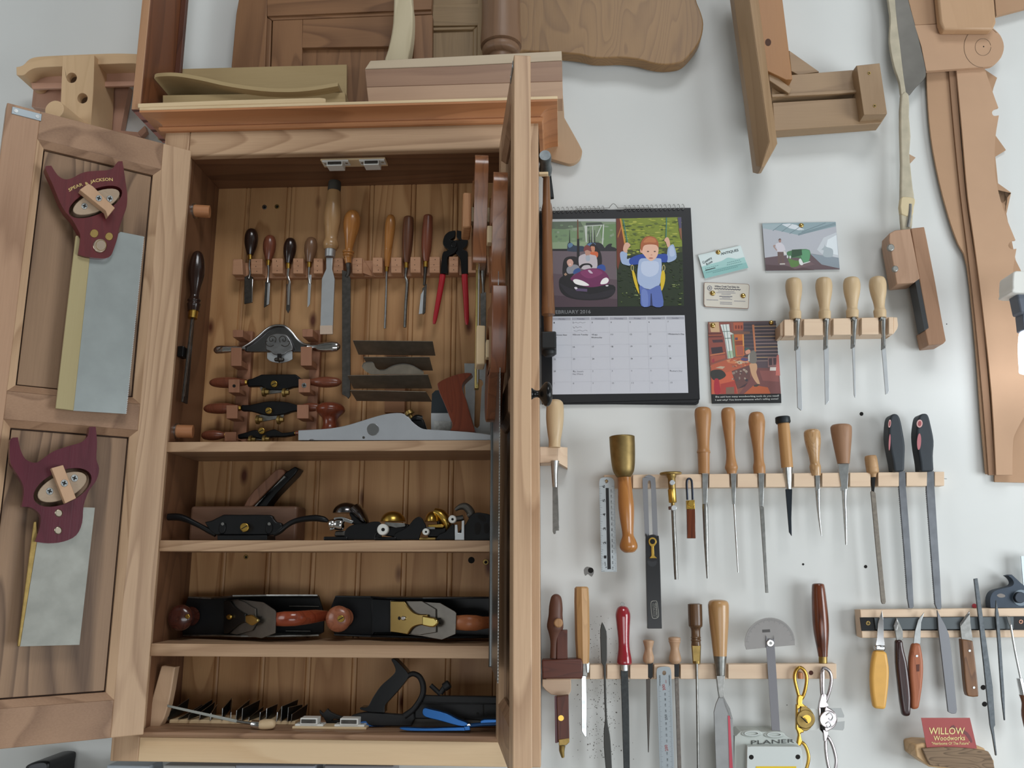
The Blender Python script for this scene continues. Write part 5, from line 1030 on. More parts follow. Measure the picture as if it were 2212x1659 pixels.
for p, r in (((110, 376), 8.5), ((133, 488), 7.5)):
    disc('bolt_head', *qg(p)[0], r, -.056, .006, plain('zinc_bolt', '#a0a19d', .45, .9), dk, n=8, bevel=.002)
# ---------------------------------------------------------------- cardboard patterns
CB = plain('cardboard', '#b08d6f', .8, noise=.06, nscale=12); CB2 = plain('cardboard_light', '#b99679', .8, noise=.06, nscale=12); CBE = plain('cardboard_edge', '#8d6d54', .85)
plate('sawtooth_pattern', smooth_pts([(2100, 100, 1), (2127, 150, 1), (2154, 168, 1), (2146, 190), (2143, 205, 1), (2140, 250, 1), (2145, 285, 1), (2173, 324, 1), (2158, 333), (2150, 338, 1), (2156, 396, 1), (2184, 416, 1), (2176, 430), (2172, 458, 1), (2160, 420, 1), (2184, 417, 1), (2174, 462, 1), (2194, 562, 1), (2204, 582, 1), (2230, 640, 1), (2230, 1043, 1), (2149, 1041, 1), (2149, 1020, 1), (2120, 700, 1)], 2), -.006, .004, CB, None, label='cardboard pattern with sawtooth right edge, behind the other patterns at right', cat='pattern')
lp = plate('long_pattern', smooth_pts([(2002, 152, 1), (2070, 148, 1), (2075, 300), (2092, 430), (2110, 570), (2125, 700), (2140, 850), (2165, 1026, 1), (2130, 1024, 1), (2119, 900), (2108, 750), (2089, 573), (2070, 527), (2052, 477), (2029, 392), (2011, 295), (2003, 200)], 3), -.012, .0045, CB, None, bevel=.0004, label='long curved cardboard pattern, leftmost of the overlapping patterns at right', cat='pattern')
rb = plate('rib_pattern', smooth_pts([(2050, 152, 1), (2064, 150, 1), (2072, 260), (2086, 420), (2100, 520), (2118, 640), (2133, 800), (2150, 1026, 1), (2136, 1026, 1), (2124, 870), (2106, 680), (2090, 540), (2074, 410), (2060, 270)], 3), -.017, .0045, CBE, None, label='narrow dark-edged cardboard strip pattern laid over the long curved one', cat='pattern')
mp = plate('broad_pattern', smooth_pts([(2066, 150, 1), (2127, 147, 1), (2145, 200), (2157, 233, 1), (2148, 236), (2143, 243), (2147, 250), (2158, 249, 1), (2150, 300), (2149, 345), (2151, 386), (2167, 451), (2194, 519, 1), (2184, 521), (2178, 530), (2184, 538), (2196, 537, 1), (2188, 600), (2200, 680), (2230, 740, 1), (2230, 870, 1), (2196, 930), (2188, 960), (2187, 1026, 1), (2152, 1026, 1), (2142, 850), (2122, 660), (2104, 520), (2090, 420), (2078, 280)], 3), -.022, .0045, CB2, None, bevel=.0004, label='broad cardboard pattern with two notches on its right edge', cat='pattern')
ar = plate('arm_pattern', smooth_pts(qa3((1410, 184, 1), (1600, 176, 1), (1980, 200, 1), (2040, 260), (2066, 340), (2045, 420), (1990, 475), (1950, 488, 1), (1496, 520, 1), (1460, 340, 1)), 3), -.030, .008, CB2, None, bevel=.0005, label='round-ended pattern with pencilled circles, across the top of the cardboard patterns', cat='pattern')
PENC = plain('pencil', '#75604e', .8)
for r, rr in ((150, .55), (62, .45)):
    tube('pencil_circle', circ(*qa3((1912, 345))[0], r/3.393*.93, r/3.393, n=32)[int(8 if r == 150 else 0):(29 if r == 150 else 32)], rr, -.0302, PENC, ar, n=4, curve=0)
disc('centre_hole', *qa3((1917, 341))[0], 1.4, -.0303, .0005, HOLE, ar, n=8)
plate('upper_pattern', qa3((1320, -200), (1590, -200), (1606, 172), (1412, 182), (1365, 0)), -.029, .008, CB, None, bevel=.0005, label='tan board touching the drawknife blade at top edge of photo', cat='pattern')
bk = plate('thick_block', qa3((1565, -200), (1980, -200), (2010, 160), (1985, 215), (1622, 215), (1600, 160)), -.052, .020, wood('block_tan', '#bb9775', '#a5815f', 'Z', rings=3, across=8, along=.8, fine=.2, contrast=.2), None, bevel=.004, label='thick tan wooden block at top right above the round-ended pattern', cat='wood block')
plate('corner_pattern', qa3((1985, -200), (2300, -200), (2300, 40), (2010, 116)), -.020, .008, CB, None, bevel=.0005, label='tan board in the top right corner behind the thick block', cat='pattern')
# ---------------------------------------------------------------- lamp at the right edge
wl = thing('work_lamp', 'white headed work lamp with glowing face at right edge of photo', 'lamp')
plate('shade', smooth_pts([(2188, 600), (2192, 586), (2215, 585), (2300, 585, 1), (2300, 632, 1), (2195, 632), (2188, 622)], 3), -.16, .05, WHITEP, wl, bevel=.004, seg=3)
plate('neck', [(2196, 632), (2300, 632), (2300, 690), (2205, 675)], -.15, .03, plain('lamp_grey', '#5d6470', .5), wl, bevel=.003)
plate('glass', smooth_pts([(2211, 722), (2225, 712), (2300, 712, 1), (2300, 810, 1), (2222, 805), (2212, 790)], 3), -.14, .02, plain('lamp_glow', '#f4f8ff', .4, emit=6.), wl, bevel=.003)
plate('housing', [(2208, 676), (2300, 690), (2300, 712), (2212, 712)], -.142, .026, plain('lamp_grey', '#5d6470', .5), wl, bevel=.002)
# ---------------------------------------------------------------- slotted racks on the wall
def slotted(name, label, x0, x1, top, bot, yf, slots, mat, cham=0.):
    """wall strip with open slots; top, bot: (y at x0, y at x1)"""
    t = thing(name, label, 'tool rack')
    ty = lambda x: top[0]+(top[1]-top[0])*(x-x0)/(x1-x0); by = lambda x: bot[0]+(bot[1]-bot[0])*(x-x0)/(x1-x0)
    c = [P(x0, top[0], yf), P(x1, bot[1], yf)]
    bk = poly3('back_strip', [(x0+1, ty(x0), yf+.016), (x1-1, ty(x1), yf+.016), (x1-1, by(x1), yf+.016), (x0+1, by(x0), yf+.016)], -yf-.0165, mat, t)
    e = [x0]+[v for s in slots for v in s]+[x1]
    for a, b in zip(e[::2], e[1::2]):
        plate('tooth', [(a, ty(a)), (b, ty(b)), (b, by(b)), (a, by(a))], yf, .0158, mat, t, bevel=.0008)
    return t
qu = (1490, 460, 3.771); quz = Z(*qu)
ur = slotted('slotted_rack', 'short thick slotted wooden rack holding four pale handled chisels, right of the workshop picture', *[quz((770, 0))[0][0], quz((1660, 0))[0][0]], (quz((0, 868))[0][1], quz((0, 848))[0][1]), (quz((0, 1000))[0][1], quz((0, 985))[0][1]), -.052, [[quz((v, 0))[0][0] for v in s] for s in ((846, 930), (1085, 1170), (1312, 1400), (1538, 1622))], W_RACK('X'))
plate('end_chamfer', quz((735, 902), (770, 868), (770, 1000), (738, 1000)), -.044, .040, W_RACK('X'), ur, bevel=.0008)
plate('end_chamfer', quz((1660, 848), (1690, 850), (1698, 915), (1690, 945), (1660, 985)), -.044, .040, W_RACK('X'), ur, bevel=.0008)
CHI = [(0, 0), (.01, .55), (.05, .85), (.14, .98), (.25, 1), (.42, .90), (.60, .70), (.74, .60), (.80, .66), (.84, .74), (1, .68)]
GU = 'pale handled chisels in the short rack'
for ttl, h, r, sk, bl in (
    ('first of four pale handled chisels in the short rack, widest blade', ((843, 532), (860, 866)), 66, [(878, 868), (876, 960), (874, 1090)], ((862, 1088), (900, 1088), (919, 1600), (906, 1610), (878, 1585))),
    ('second of four pale handled chisels in the short rack', ((1090, 528), (1100, 866)), 66, [(1114, 868), (1112, 960), (1110, 1085)], ((1092, 1085), (1132, 1085), (1138, 1530), (1122, 1552), (1104, 1562))),
    ('third of four pale handled chisels in the short rack, thinnest pointed blade', ((1318, 525), (1325, 855)), 67, [(1342, 868), (1338, 980), (1334, 1075)], ((1322, 1070), (1346, 1070), (1354, 1490), (1348, 1505), (1338, 1480))),
    ('last of four pale handled chisels in the short rack, nearest the drawknife', ((1525, 520), (1552, 855)), 67, [(1574, 860), (1576, 980), (1582, 1085)], ((1562, 1085), (1596, 1085), (1625, 1450), (1615, 1470), (1595, 1478)))):
    x, y = sk[0]; x2, y2 = sk[-1]
    hand_tool(qu, 'paring_chisel', ttl, 'chisel', -.050, h, CHI, r, W_ASH, ((x, y+8), 28, 24), STEELD, [('tube', [(x, y), *sk[1:]], [24, 17, 15], STEEL), ('plate', bl, SATIN, .003, .001), ('plate', ((x2-18, y2-75), (x2+12, y2-75), (x2+14, y2+20), (x2-20, y2+30)), STEELD, .004)])
# single chisel beside the right door
ql2 = (1150, 840, 3.858); qlz = Z(*ql2)
sb_ = thing('chisel_block', 'small square wooden block beside the cabinet holding one pale chisel', 'tool holder')
plate('block', qlz((62, 482), (210, 482), (212, 612), (62, 618)), -.050, .0498, W_RACK('X'), sb_, bevel=.001)
poly3('block_face', [(*qlz((210, 482))[0], -.050), (*qlz((293, 488))[0], -.034), (*qlz((293, 660))[0], -.034), (*qlz((212, 612))[0], -.050)], .033, W_RACK('X'), sb_)
hand_tool(ql2, 'paring_chisel', 'pale handled chisel alone in its small block, close to the cabinet door', 'chisel', -.058, ((190, 88), (185, 488)), [(0, 0), (.01, .5), (.05, .82), (.12, .95), (.25, 1), (.45, .98), (.7, .82), (.85, .68), (1, .66)], 74, W_ASH, None, BRASS,
    [('tube', [(188, 600), (186, 720), (190, 820)], [36, 26, 22], STEEL), ('plate', ((168, 800), (210, 800), (226, 1160), (222, 1180), (198, 1182), (196, 1205), (180, 1212), (170, 1190)), STEELD, .004)])
# ---------------------------------------------------------------- long middle rack
r2 = slotted('slotted_rack', 'long slotted pine rack in the middle of the wall below the calendar', 1305, 2040, (1026, 1019), (1054.8, 1049.5), -.038, [(1335, 1367), (1516, 1532), (1576, 1593), (1637, 1654), (1697, 1715), (1760, 1776), (1820, 1836), (1881, 1897), (1942, 1958), (2003, 2019)], W_RACK('X'))
rod('nail', P(2040, 1034, -.03), P(2045, 1034, -.03), .0008, STEEL, r2)
def rule(name, label, outline, pl, th, mat, hole=None): 
    t = thing(name, label, 'ruler'); plate('blade', outline, pl, th, mat, t, holes=[hole] if hole else (), bevel=.0002); return t
RUL = plain('rule_satin', '#b4bcc0', .5, .5); INK = plain('black_ink', '#16171a', .6); INKR = plain('red_ink', '#a03028', .6)
yr = -.0425
ru = rule('steel_rule', 'short six inch steel rule hanging at left end of the long middle rack', smooth_pts(qlz((556, 790, 1), (562, 755), (590, 738), (650, 738), (678, 758), (684, 790, 1), (704, 1525, 1), (575, 1525, 1)), 3), yr, .0008, RUL, circ(*qlz((618, 770))[0], 3.6, 4.2, n=14))
rod('rule_hook', P(*qlz((618, 766))[0], -.046), P(*qlz((618, 766))[0], -.030), .0012, BRASSO, r2)
plate('black_band', qlz((611, 826), (636, 826), (654, 1502), (626, 1504)), yr-.0003, .0001, INK, ru)
for i, c in enumerate('654321'):
    yy = 803+i*117.6+10; xx = 578+i*2.6
    a, b = qlz((xx+26, yy+12), (xx+26, yy-12)); text(c, a, b, 5.2, yr-.0001, INK, ru, bold=.01)
a, b = qlz((622, 1490), (610, 1440)); text('8 THS', a, b, 3.2, yr-.0001, INK, ru)
bm = bmesh.new()
for i in range(49):
    f_ = i/48; x = 557+18*f_; y = 812+f_*705; L_ = 30 if i % 8 == 0 else (20 if i % 4 == 0 else 12)
    prism(bm, [[P(*p, yr-.00015) for p in qlz((x, y), (x+L_, y-.4), (x+L_, y+1.6), (x, y+2))]], V((0, .00005, 0)))
for i in range(76):
    f_ = i/75; x = 686+15*f_; y = 812+f_*705; L_ = 26 if i % 5 == 0 else 13
    prism(bm, [[P(*p, yr-.00015) for p in qlz((x-L_, y), (x, y-.4), (x, y+1.2), (x-L_, y+1.6))]], V((0, .00005, 0)))
props(obj('graduations', bm, plain('grey_ink', '#4a4d50', .6), ru), kind='stuff')
for i in range(15):
    yy = 850+i*46; xx = 655+i*1.05; a, b = qlz((xx+6, yy+12), (xx+6, yy-12)); text(str(150-10*i), a, b, 2.6, yr-.0001, INK, ru)
# mallet
mal = thing('mallet', 'brass headed carving mallet with turned orange-brown handle in the long middle rack', 'mallet')
lathe('head', *qlz((746, 393), (762, 735)), [(0, 92, 1), (.015, 104, 1), (.04, 106), (.3, 104), (.6, 98), (.8, 90), (.9, 78), (1, 52)] and [(0, 92/3.858, 1), (.015, 104/3.858), (.05, 106/3.858), (.35, 104/3.858), (.65, 98/3.858), (.84, 88/3.858), (.94, 72/3.858), (1, 56/3.858, 1)], -.060, plain('brass_head', '#8f7a50', .48, 1., noise=.25, nscale=60), mal, n=32)
lathe('handle', *qlz((765, 720), (806, 1366)), [(0, 58/3.858, 1), (.1, 57/3.858), (.25, 62/3.858), (.4, 66/3.858), (.55, 60/3.858), (.7, 50/3.858), (.78, 48/3.858), (.84, 62/3.858), (.90, 74/3.858), (.95, 70/3.858), (.99, 45/3.858), (1, 25/3.858, 1)], -.052, W_ORNG, mal, n=28)
# sliding bevel
sv = thing('angle_gauge', 'long angle gauge with slotted grey blade and black stock with brass lever', 'gauge')
plate('blade', smooth_pts(qlz((918, 790), (930, 740), (970, 716), (1012, 735), (1028, 790), (1046, 1230, 1), (938, 1230, 1)), 3), -.0435, .0012, plain('bevel_blade', '#85868a', .5, .7), sv, holes=[qlz((961, 790), (965, 768), (974, 762), (984, 768), (987, 790), (1003, 1224), (974, 1224))], bevel=.0002)
plate('stock', smooth_pts(qlz((945, 1270), (960, 1230), (1000, 1214), (1040, 1230), (1058, 1270), (1074, 1760, 1), (1080, 1998, 1), (960, 1998, 1)), 3), -.052, .014, plain('black_stock', '#131417', .3), sv, bevel=.0008)
plate('brass_plate', smooth_pts(qlz((968, 1275), (975, 1247), (1000, 1237), (1027, 1247), (1036, 1275), (1025, 1300), (1012, 1315, 1), (1016, 1388, 1), (1040, 1412, 1), (975, 1412, 1), (992, 1388, 1), (990, 1315, 1), (976, 1300)), 3), -.0545, .003, BRASS, sv, bevel=.0006)
disc('locking_screw', *qlz((1002, 1272))[0], 5.6, -.0555, .003, IRON, sv, bevel=.0004)
plate('thumb_recess', smooth_pts(qlz((960, 1430), (1000, 1440), (1036, 1430), (1030, 1465), (1000, 1483), (968, 1465)), 3), -.0522, .0004, plain('recess_grey', '#232529', .35), sv)
r3z = Z(1150, 1240, 3.959)
lab = plate('maker_label', smooth_pts(r3z((1012, 260), (1020, 232), (1048, 228), (1068, 240), (1082, 345), (1072, 375), (1040, 382), (1022, 365)), 3), -.0524, .0003, plain('label_line', '#9b9a92', .6), sv)
plate('maker_label', smooth_pts(r3z((1016, 262), (1023, 237), (1048, 232), (1065, 243), (1078, 345), (1069, 371), (1042, 377), (1026, 362)), 3), -.0526, .0003, plain('black_stock', '#131417', .3), sv)
a, b = r3z((1052, 245), (1062, 368)); text('carpenters', a, b, 3.4, -.0527, plain('label_line', '#9b9a92', .6), sv, bold=.015)
for dx in (12, 24):
    a, b = r3z((1052-dx, 252), (1060-dx, 362)); text('sliding bevel' if dx == 12 else 'hardwood', a, b, 1.8, -.0527, plain('label_line', '#9b9a92', .6), sv)
# wheel gauge
wg = thing('marking_gauge', 'brass wheel-head marking gauge with steel rod in the long middle rack', 'marking gauge')
lathe('head_disc', *qlz((1152, 696), (1153, 714)), [(0, 86/3.858, 1), (.4, 92/3.858), (1, 88/3.858, 1)], -.052, BRASSO, wg, curve=0, n=32)
lathe('stem', *qlz((1158, 712), (1165, 838)), [(0, 42/3.858, 1), (.2, 38/3.858, 1), (.25, 32/3.858, 1), (1, 30/3.858, 1)], -.050, BRASSO, wg, curve=0, n=20)
disc('thumb_screw', *qlz((1166, 780))[0], 5.9, -.066, .006, SATIN, wg, n=20, bevel=.0008)
lathe('knurled_collar', *qlz((1162, 838), (1170, 950)), [(0, 34/3.858, 1), (.95, 33/3.858, 1), (1, 28/3.858, 1)], -.050, BRASS, wg, curve=0, n=20)
lathe('neck', *qlz((1170, 950), (1174, 1000)), [(0, 16/3.858), (1, 14/3.858)], -.050, BRASSO, wg, curve=0)
disc('thumb_screw', *qlz((1180, 992))[0], 6.2, -.060, .006, SATIN, wg, n=20, bevel=.0008)
plate('slide', qlz((1134, 980), (1170, 975), (1172, 1005), (1138, 1008)), -.052, .006, plain('gauge_brown', '#5d3a2c', .5), wg, bevel=.001)
lathe('rod', *qlz((1172, 1000), (1198, 1560)), [(0, 17/3.858, 1), (.97, 17/3.858), (1, 10/3.858, 1)], -.048, STEELD, wg)
# small bevel
bv = thing('angle_gauge', 'tiny angle gauge with rosewood stock and brass thumbscrew in the long middle rack', 'gauge')
tube('slotted_blade', qlz((1292, 925), (1286, 790), (1292, 758), (1307, 748), (1322, 758), (1330, 790), (1336, 925)), 9/3.858, -.043, plain('blued', '#3a3e48', .35, .9), bv, n=8, flat=.35)
plate('brass_end', qlz((1284, 930), (1352, 925), (1356, 1002), (1286, 1003)), -.048, .010, BRASS, bv, bevel=.0006)
disc('thumb_screw', *qlz((1325, 955))[0], 7.3, -.053, .006, BRASS, bv, n=20, bevel=.0008)
plate('stock', qlz((1286, 1003), (1356, 1002), (1362, 1246), (1291, 1246)), -.0478, .0098, W_ROSE('Z'), bv, bevel=.0008)
# handled tools of the long rack
qr = (1660, 860, 3.4565); YW = -.036
W_BX2 = wood('handle_boxwood2', '#ae8055', '#8e633a', 'Z', rings=4, across=30, along=4, fine=.3, contrast=.3, rough=.35)
def socket(x0, y0, w0, x1, y1, w1): return ('plate', ((x0-w0, y0), (x0+w0, y0), (x1+w1, y1), (x1-w1, y1)), STEEL, .008, .004)
hand_tool(ql2, 'gouge', 'long gouge with tall honey boxwood handle, first handled tool right of the tiny angle gauge', 'gouge', YW, ((1420, 150), (1430, 708)), [(0, 0), (.01, .6), (.04, .9), (.1, 1), (.2, .96), (.45, .76), (.62, .70), (.67, .78), (.69, .80), (.72, .72), (1, .66)], 70, W_BX2, None, BRASS,
    [socket(1440, 700, 26, 1438, 960, 18), ('tube', [(1438, 940), (1440, 990), (1448, 1250), (1460, 1580)], [16, 24, 20, 8], STEELD, .6)])
hand_tool(ql2, 'gouge', 'thin gouge with waisted boxwood handle, second handled tool right of the tiny angle gauge', 'gouge', YW, ((1628, 155), (1662, 708)), [(0, 0), (.01, .6), (.05, .92), (.12, 1), (.25, .93), (.5, .68), (.72, .62), (.84, .76), (.90, .90), (.93, .85), (.96, .72), (1, .62)], 59, W_BX2, None, BRASS,
    [socket(1676, 700, 26, 1680, 960, 10), ('tube', [(1680, 950), (1688, 1100), (1702, 1330), (1714, 1530)], [9, 8, 8, 5], STEEL)])
hand_tool(ql2, 'gouge', 'longest bladed gouge with plain boxwood handle, third handled tool right of the tiny angle gauge', 'gouge', YW, ((1865, 192), (1893, 706)), [(0, 0), (.01, .55), (.05, .85), (.12, .97), (.2, 1), (.4, .82), (.6, .64), (.78, .60), (.86, .70), (.9, .74), (1, .70)], 68, W_BX2, None, BRASS,
    [socket(1908, 700, 26, 1910, 980, 14), ('plate', ((1895, 975), (1930, 985), (1968, 1700), (1944, 1700), (1925, 1400)), STEELD, .004, .002)])
jc = hand_tool(qr, 'japanese_chisel', 'chisel with black hooped straight handle in the long middle rack', 'chisel', YW, ((108, 150), (140, 520)), [(0, .88, 1), (.3, .92), (1, .90, 1)], 48, wood('handle_oak_straight', '#b78c5c', '#946b3f', 'Z', rings=6, across=40, along=3, fine=.4, contrast=.4, rough=.4), ((152, 680), 40, 20), STEEL,
    [('plate', ((128, 680), (178, 680), (172, 900), (175, 1030), (155, 1000)), plain('forged_black', '#2c3238', .35, .7), .004, .002)])
lathe('hoop', *Z(*qr)((104, 138), (110, 190)), [(0, 46/3.4565, 1), (.1, 54/3.4565, 1), (.8, 56/3.4565, 1), (1, 50/3.4565, 1)], YW, plain('hoop_black', '#24292c', .45, .5), jc, curve=0)
hand_tool(qr, 'gouge', 'short speckled blond handled gouge between the hooped chisel and the tapered brown one', 'gouge', YW, ((322, 230), (355, 580)), [(0, 0), (.01, .6), (.05, .92), (.12, 1), (.3, .95), (.55, .68), (.72, .58), (.78, .66), (.84, .68), (1, .56)], 60, wood('handle_blotched', '#bf9a6f', '#967048', 'Z', rings=6, across=60, along=14, fine=.2, contrast=.6, rough=.3, coat=.3), None, BRASS,
    [socket(367, 575, 18, 370, 690, 14), ('tube', [(368, 680), (372, 800), (382, 920), (396, 1030)], [20, 15, 9, 4], STEEL)])
hand_tool(qr, 'gouge', 'gouge with smooth cone-shaped dull brown handle in the long middle rack', 'gouge', YW, ((540, 195), (560, 490)), [(0, 0), (.01, .7), (.04, .92), (.1, 1), (.3, .95), (.7, .74), (1, .56, 1)], 76, wood('handle_dull_brown', '#9a7559', '#7d5c44', 'Z', rings=4, across=30, along=4, fine=.3, contrast=.25, rough=.5), None, BRASS,
    [('plate', ((518, 490), (602, 487), (590, 690), (548, 690)), STEEL, .008, .004), ('tube', [(568, 680), (568, 780), (574, 900), (580, 1095)], [22, 17, 15, 7], STEEL)])
hand_tool(qr, 'file', 'narrow flat file with short ringed wooden handle in the long middle rack', 'file', YW, ((760, 425), (785, 590)), [(0, .1), (.03, .8), (.1, .95), (.25, 1), (.26, .95), (.28, 1), (.55, 1), (.56, .94), (.58, 1), (.78, .95), (.84, .6), (1, .4)], 45, wood('handle_ringed', '#b9946c', '#93704c', 'Z', rings=4, across=30, along=4), None, BRASS,
    [('plate', ((768, 590), (800, 588), (795, 660), (790, 700), (775, 690), (772, 650)), IRON, .006, .003), ('plate', ((764, 700), (780, 680), (800, 710), (845, 1200), (877, 1520), (870, 1537), (850, 1537), (842, 1520), (800, 1100)), plain('file_grey', '#7c756c', .5, .7, noise=.25, nscale=200), .003, .0015)])
GRIP = plain('soft_grip', '#2a3138', .6, noise=.1); GRIPR = plain('grip_red', '#b06a70', .5)
for lab, o, bl, (sx, sy), (ex, ey), gw in (
    ('rasp with black soft-grip handle, left of the two black handled rasps', ((905, 165), (925, 122), (960, 118), (985, 150), (1005, 240), (1022, 350), (1020, 450), (1018, 545, 1), (940, 550, 1), (930, 480), (912, 390), (898, 290)), ((975, 545), (1022, 545), (1026, 660), (1045, 900), (1070, 1250), (1085, 1555), (1075, 1570), (1052, 1568), (1040, 1500), (1015, 1150), (990, 850), (975, 660)), (905, 190), (905, 330), 9),
    ('rasp with black soft-grip handle, right of the two black handled rasps', ((1115, 190), (1130, 130), (1165, 114), (1195, 128), (1215, 200), (1238, 320), (1232, 430), (1238, 545, 1), (1140, 548, 1), (1135, 480), (1118, 380), (1108, 280)), ((1186, 545), (1236, 545), (1240, 660), (1258, 950), (1280, 1300), (1293, 1560), (1285, 1578), (1260, 1575), (1245, 1540), (1215, 1150), (1192, 850), (1180, 680)), (1129, 190), (1125, 325), 20)):
    q = Z(*qr); t = thing('rasp', lab, 'rasp')
    plate('handle', smooth_pts(q(*o), 3), YW-.016, .030, GRIP, t, bevel=.009, seg=4)
    RA = plain('rasp_steel', '#74777c', .5, .7, noise=.4, nscale=30)
    plate('blade', q(*bl), YW-.002, .005, RA, t, bevel=.0004)
    plate('red_ring', circ(*q((sx, sy))[0], gw/3.4565*1.1, 30/3.4565, rot=.1), YW-.0165, .001, plain('ring_pink', '#cfa3a0', .5), t)
    plate('red_inset', circ(*q((sx+1, sy))[0], gw/3.4565*.6, 20/3.4565, rot=.1), YW-.0170, .001, plain('inset_red', '#9a4a4e', .5), t)
    plate('pink_pad', circ(*q((ex, ey))[0], gw*.75/3.4565, 62/3.4565, rot=.05), YW-.0165, .001, GRIPR, t)
    bm = bmesh.new(); pts = q(*bl); L0 = [pts[-1], pts[-2], pts[-3], pts[-4]]
    for (xa, ya), (xb, yb) in zip(L0, L0[1:]):
        n_ = max(2, int(abs(yb-ya)/4.4))
        for i in range(n_):
            a, b = i/n_, (i+1)/n_
            prism(bm, [[P(xa+(xb-xa)*a+.4, ya+(yb-ya)*a, YW-.001), P(xa+(xb-xa)*(a+b)/2-1.8, ya+(yb-ya)*(a+b)/2, YW-.001), P(xa+(xb-xa)*b+.4, ya+(yb-ya)*b, YW-.001)]], V((0, .003, 0)))
    props(obj('teeth', bm, RA, t), kind='stuff')
# ---------------------------------------------------------------- lower rack
r3 = slotted('slotted_rack', 'lower slotted pine rack right of the cabinet, dusty top edge', 1180, 1807, (1436.5, 1434), (1467.3, 1466.3), -.038, [(1256, 1274), (1302, 1311), (1339, 1361), (1400, 1413), (1457, 1470), (1548, 1573)], W_RACK('X'))
q3c = (1150, 1240, 3.959); q3 = Z(*q3c); q4c = (1560, 1220, 3.778); q4 = Z(*q4c)
disc('peg_hole', *q4((725, 882))[0], 5, -.0383, .0004, plain('hole_redbrown', '#4a2418', .8), r3)
ga = thing('mortise_gauge', 'dark rosewood mortise gauge with carved wedge handle, at left end of lower rack', 'marking gauge')
W_GAU = wood('gauge_rosewood', '#5a2f23', '#371a13', 'Z', rings=6, across=30, along=3, fine=.25, contrast=.5, rough=.4)
W_GAUX = wood('gauge_rosewood_x', '#5a2f23', '#371a13', 'X', rings=6, across=30, along=3, fine=.25, contrast=.5, rough=.4)
plate('fence', q3((80, 735), (420, 725), (432, 765), (428, 895), (85, 898)), -.066, .030, W_GAUX, ga, bevel=.002)
plate('stem', q3((212, 480), (300, 480), (302, 730), (208, 730)), -.060, .020, W_GAU, ga, bevel=.001)
plate('stem', q3((208, 1048), (310, 1040), (317, 1440), (218, 1440)), -.060, .018, W_GAU, ga, bevel=.001)
plate('stem_side', q3((190, 1050), (208, 1048), (218, 1445), (195, 1445)), -.056, .014, plain('stem_plum', '#705058', .5), ga, bevel=.0006)
plate('brass_tip', q3((225, 1415), (316, 1405), (316, 1440), (290, 1465), (226, 1468)), -.061, .020, BRASSO, ga, bevel=.0008)
tube('brass_screw', q3((256, 1465), (252, 1510), (262, 1570)), [7, 6, 3], -.050, BRASSO, ga)
disc('brass_stud', *q3((245, 1232))[0], 6.2, -.0608, .001, BRASS, ga, n=20)
plate('backing_block', smooth_pts(q3((85, 900, 1), (330, 900, 1), (330, 1000), (300, 1045, 1), (160, 1030), (85, 960, 1)), 2), -.034, .030, W_RACK('X'), ga, bevel=.001)
lathe('wedge_handle', *q3((205, 170), (185, 720)), [(0, 0), (.01, 22/3.959), (.06, 45/3.959), (.2, 58/3.959), (.33, 60/3.959), (.42, 66/3.959), (.52, 70/3.959), (.62, 52/3.959), (.75, 36/3.959), (.9, 34/3.959), (1, 34/3.959)], -.052, wood('gauge_brown', '#8a5a38', '#55331f', 'Z', rings=6, across=30, along=3, rough=.35, coat=.2), ga)
disc('boxwood_dot', *q3((222, 420))[0], 10, -.076, .012, wood('gauge_pale', '#a9825c', '#86623f', 'Z'), ga, n=16, bevel=.002)
cx_ = thing('octagonal_chisel', 'chisel with pale faceted octagonal handle, second tool in the lower rack', 'chisel')
lathe('handle', *q3((420, 108), (432, 762)), [(0, 48/3.959, 1), (.02, 60/3.959, 1), (.2, 64/3.959, 1), (.7, 62/3.959, 1), (1, 52/3.959, 1)], YW-.012, wood('handle_oct', '#b88f60', '#97703f', 'Z', rings=6, across=30, along=3, fine=.3, contrast=.4), cx_, n=8, curve=0, smooth=20)
plate('blade', q3((418, 870), (460, 870), (467, 1390), (450, 1395), (420, 1345)), YW-.006, .005, STEEL, cx_, bevel=.0008)
plate('socket', q3((430, 755), (485, 755), (470, 880), (428, 880)), YW-.004, .008, STEELD, cx_, bevel=.001)
plate('chip_guard', q3((458, 760), (488, 752), (486, 845), (465, 850)), YW-.014, .006, STEEL, cx_, bevel=.001)
rf = plate('riffler_rasp', smooth_pts(q3((597, 410, 1), (580, 480), (584, 640), (590, 760), (607, 790), (612, 950), (616, 1100), (622, 1240), (612, 1330), (612, 1480), (625, 1640), (640, 1760), (680, 1760), (678, 1600), (668, 1420), (655, 1330), (640, 1240), (632, 1000), (628, 790), (638, 740), (638, 600), (634, 490)), 2), YW-.008, .005, plain('riffler', '#454543', .5, .6), None, bevel=.001, label='dark double-ended riffler with leaf-shaped tips in the lower rack', cat='file')
hand_tool(q3c, 'file', 'file with glossy red wooden handle in the lower rack', 'file', YW-.004, ((772, 268), (787, 772)), [(0, 0), (.01, .3), (.04, .7), (.12, .95), (.2, 1), (.38, .88), (.6, .76), (.75, .80), (.9, .98), (.98, 1), (1, .9, 1)], 64, plain('red_lacquer', '#8e1f2b', .15, coat=.6), ((789, 825), 30, 30), SATIN,
    [('plate', ((755, 825), (818, 825), (828, 1200), (835, 1800), (785, 1800), (770, 1300)), plain('file_dark', '#3c3f40', .45, .7, noise=.3, nscale=200), .006, .003)])
disc('handle_stud', *q3((772, 258))[0], 4.5, YW-.006, .006, STEELD, THINGS[-1])
NF = plain('needle_file', '#55504c', .5, .7)
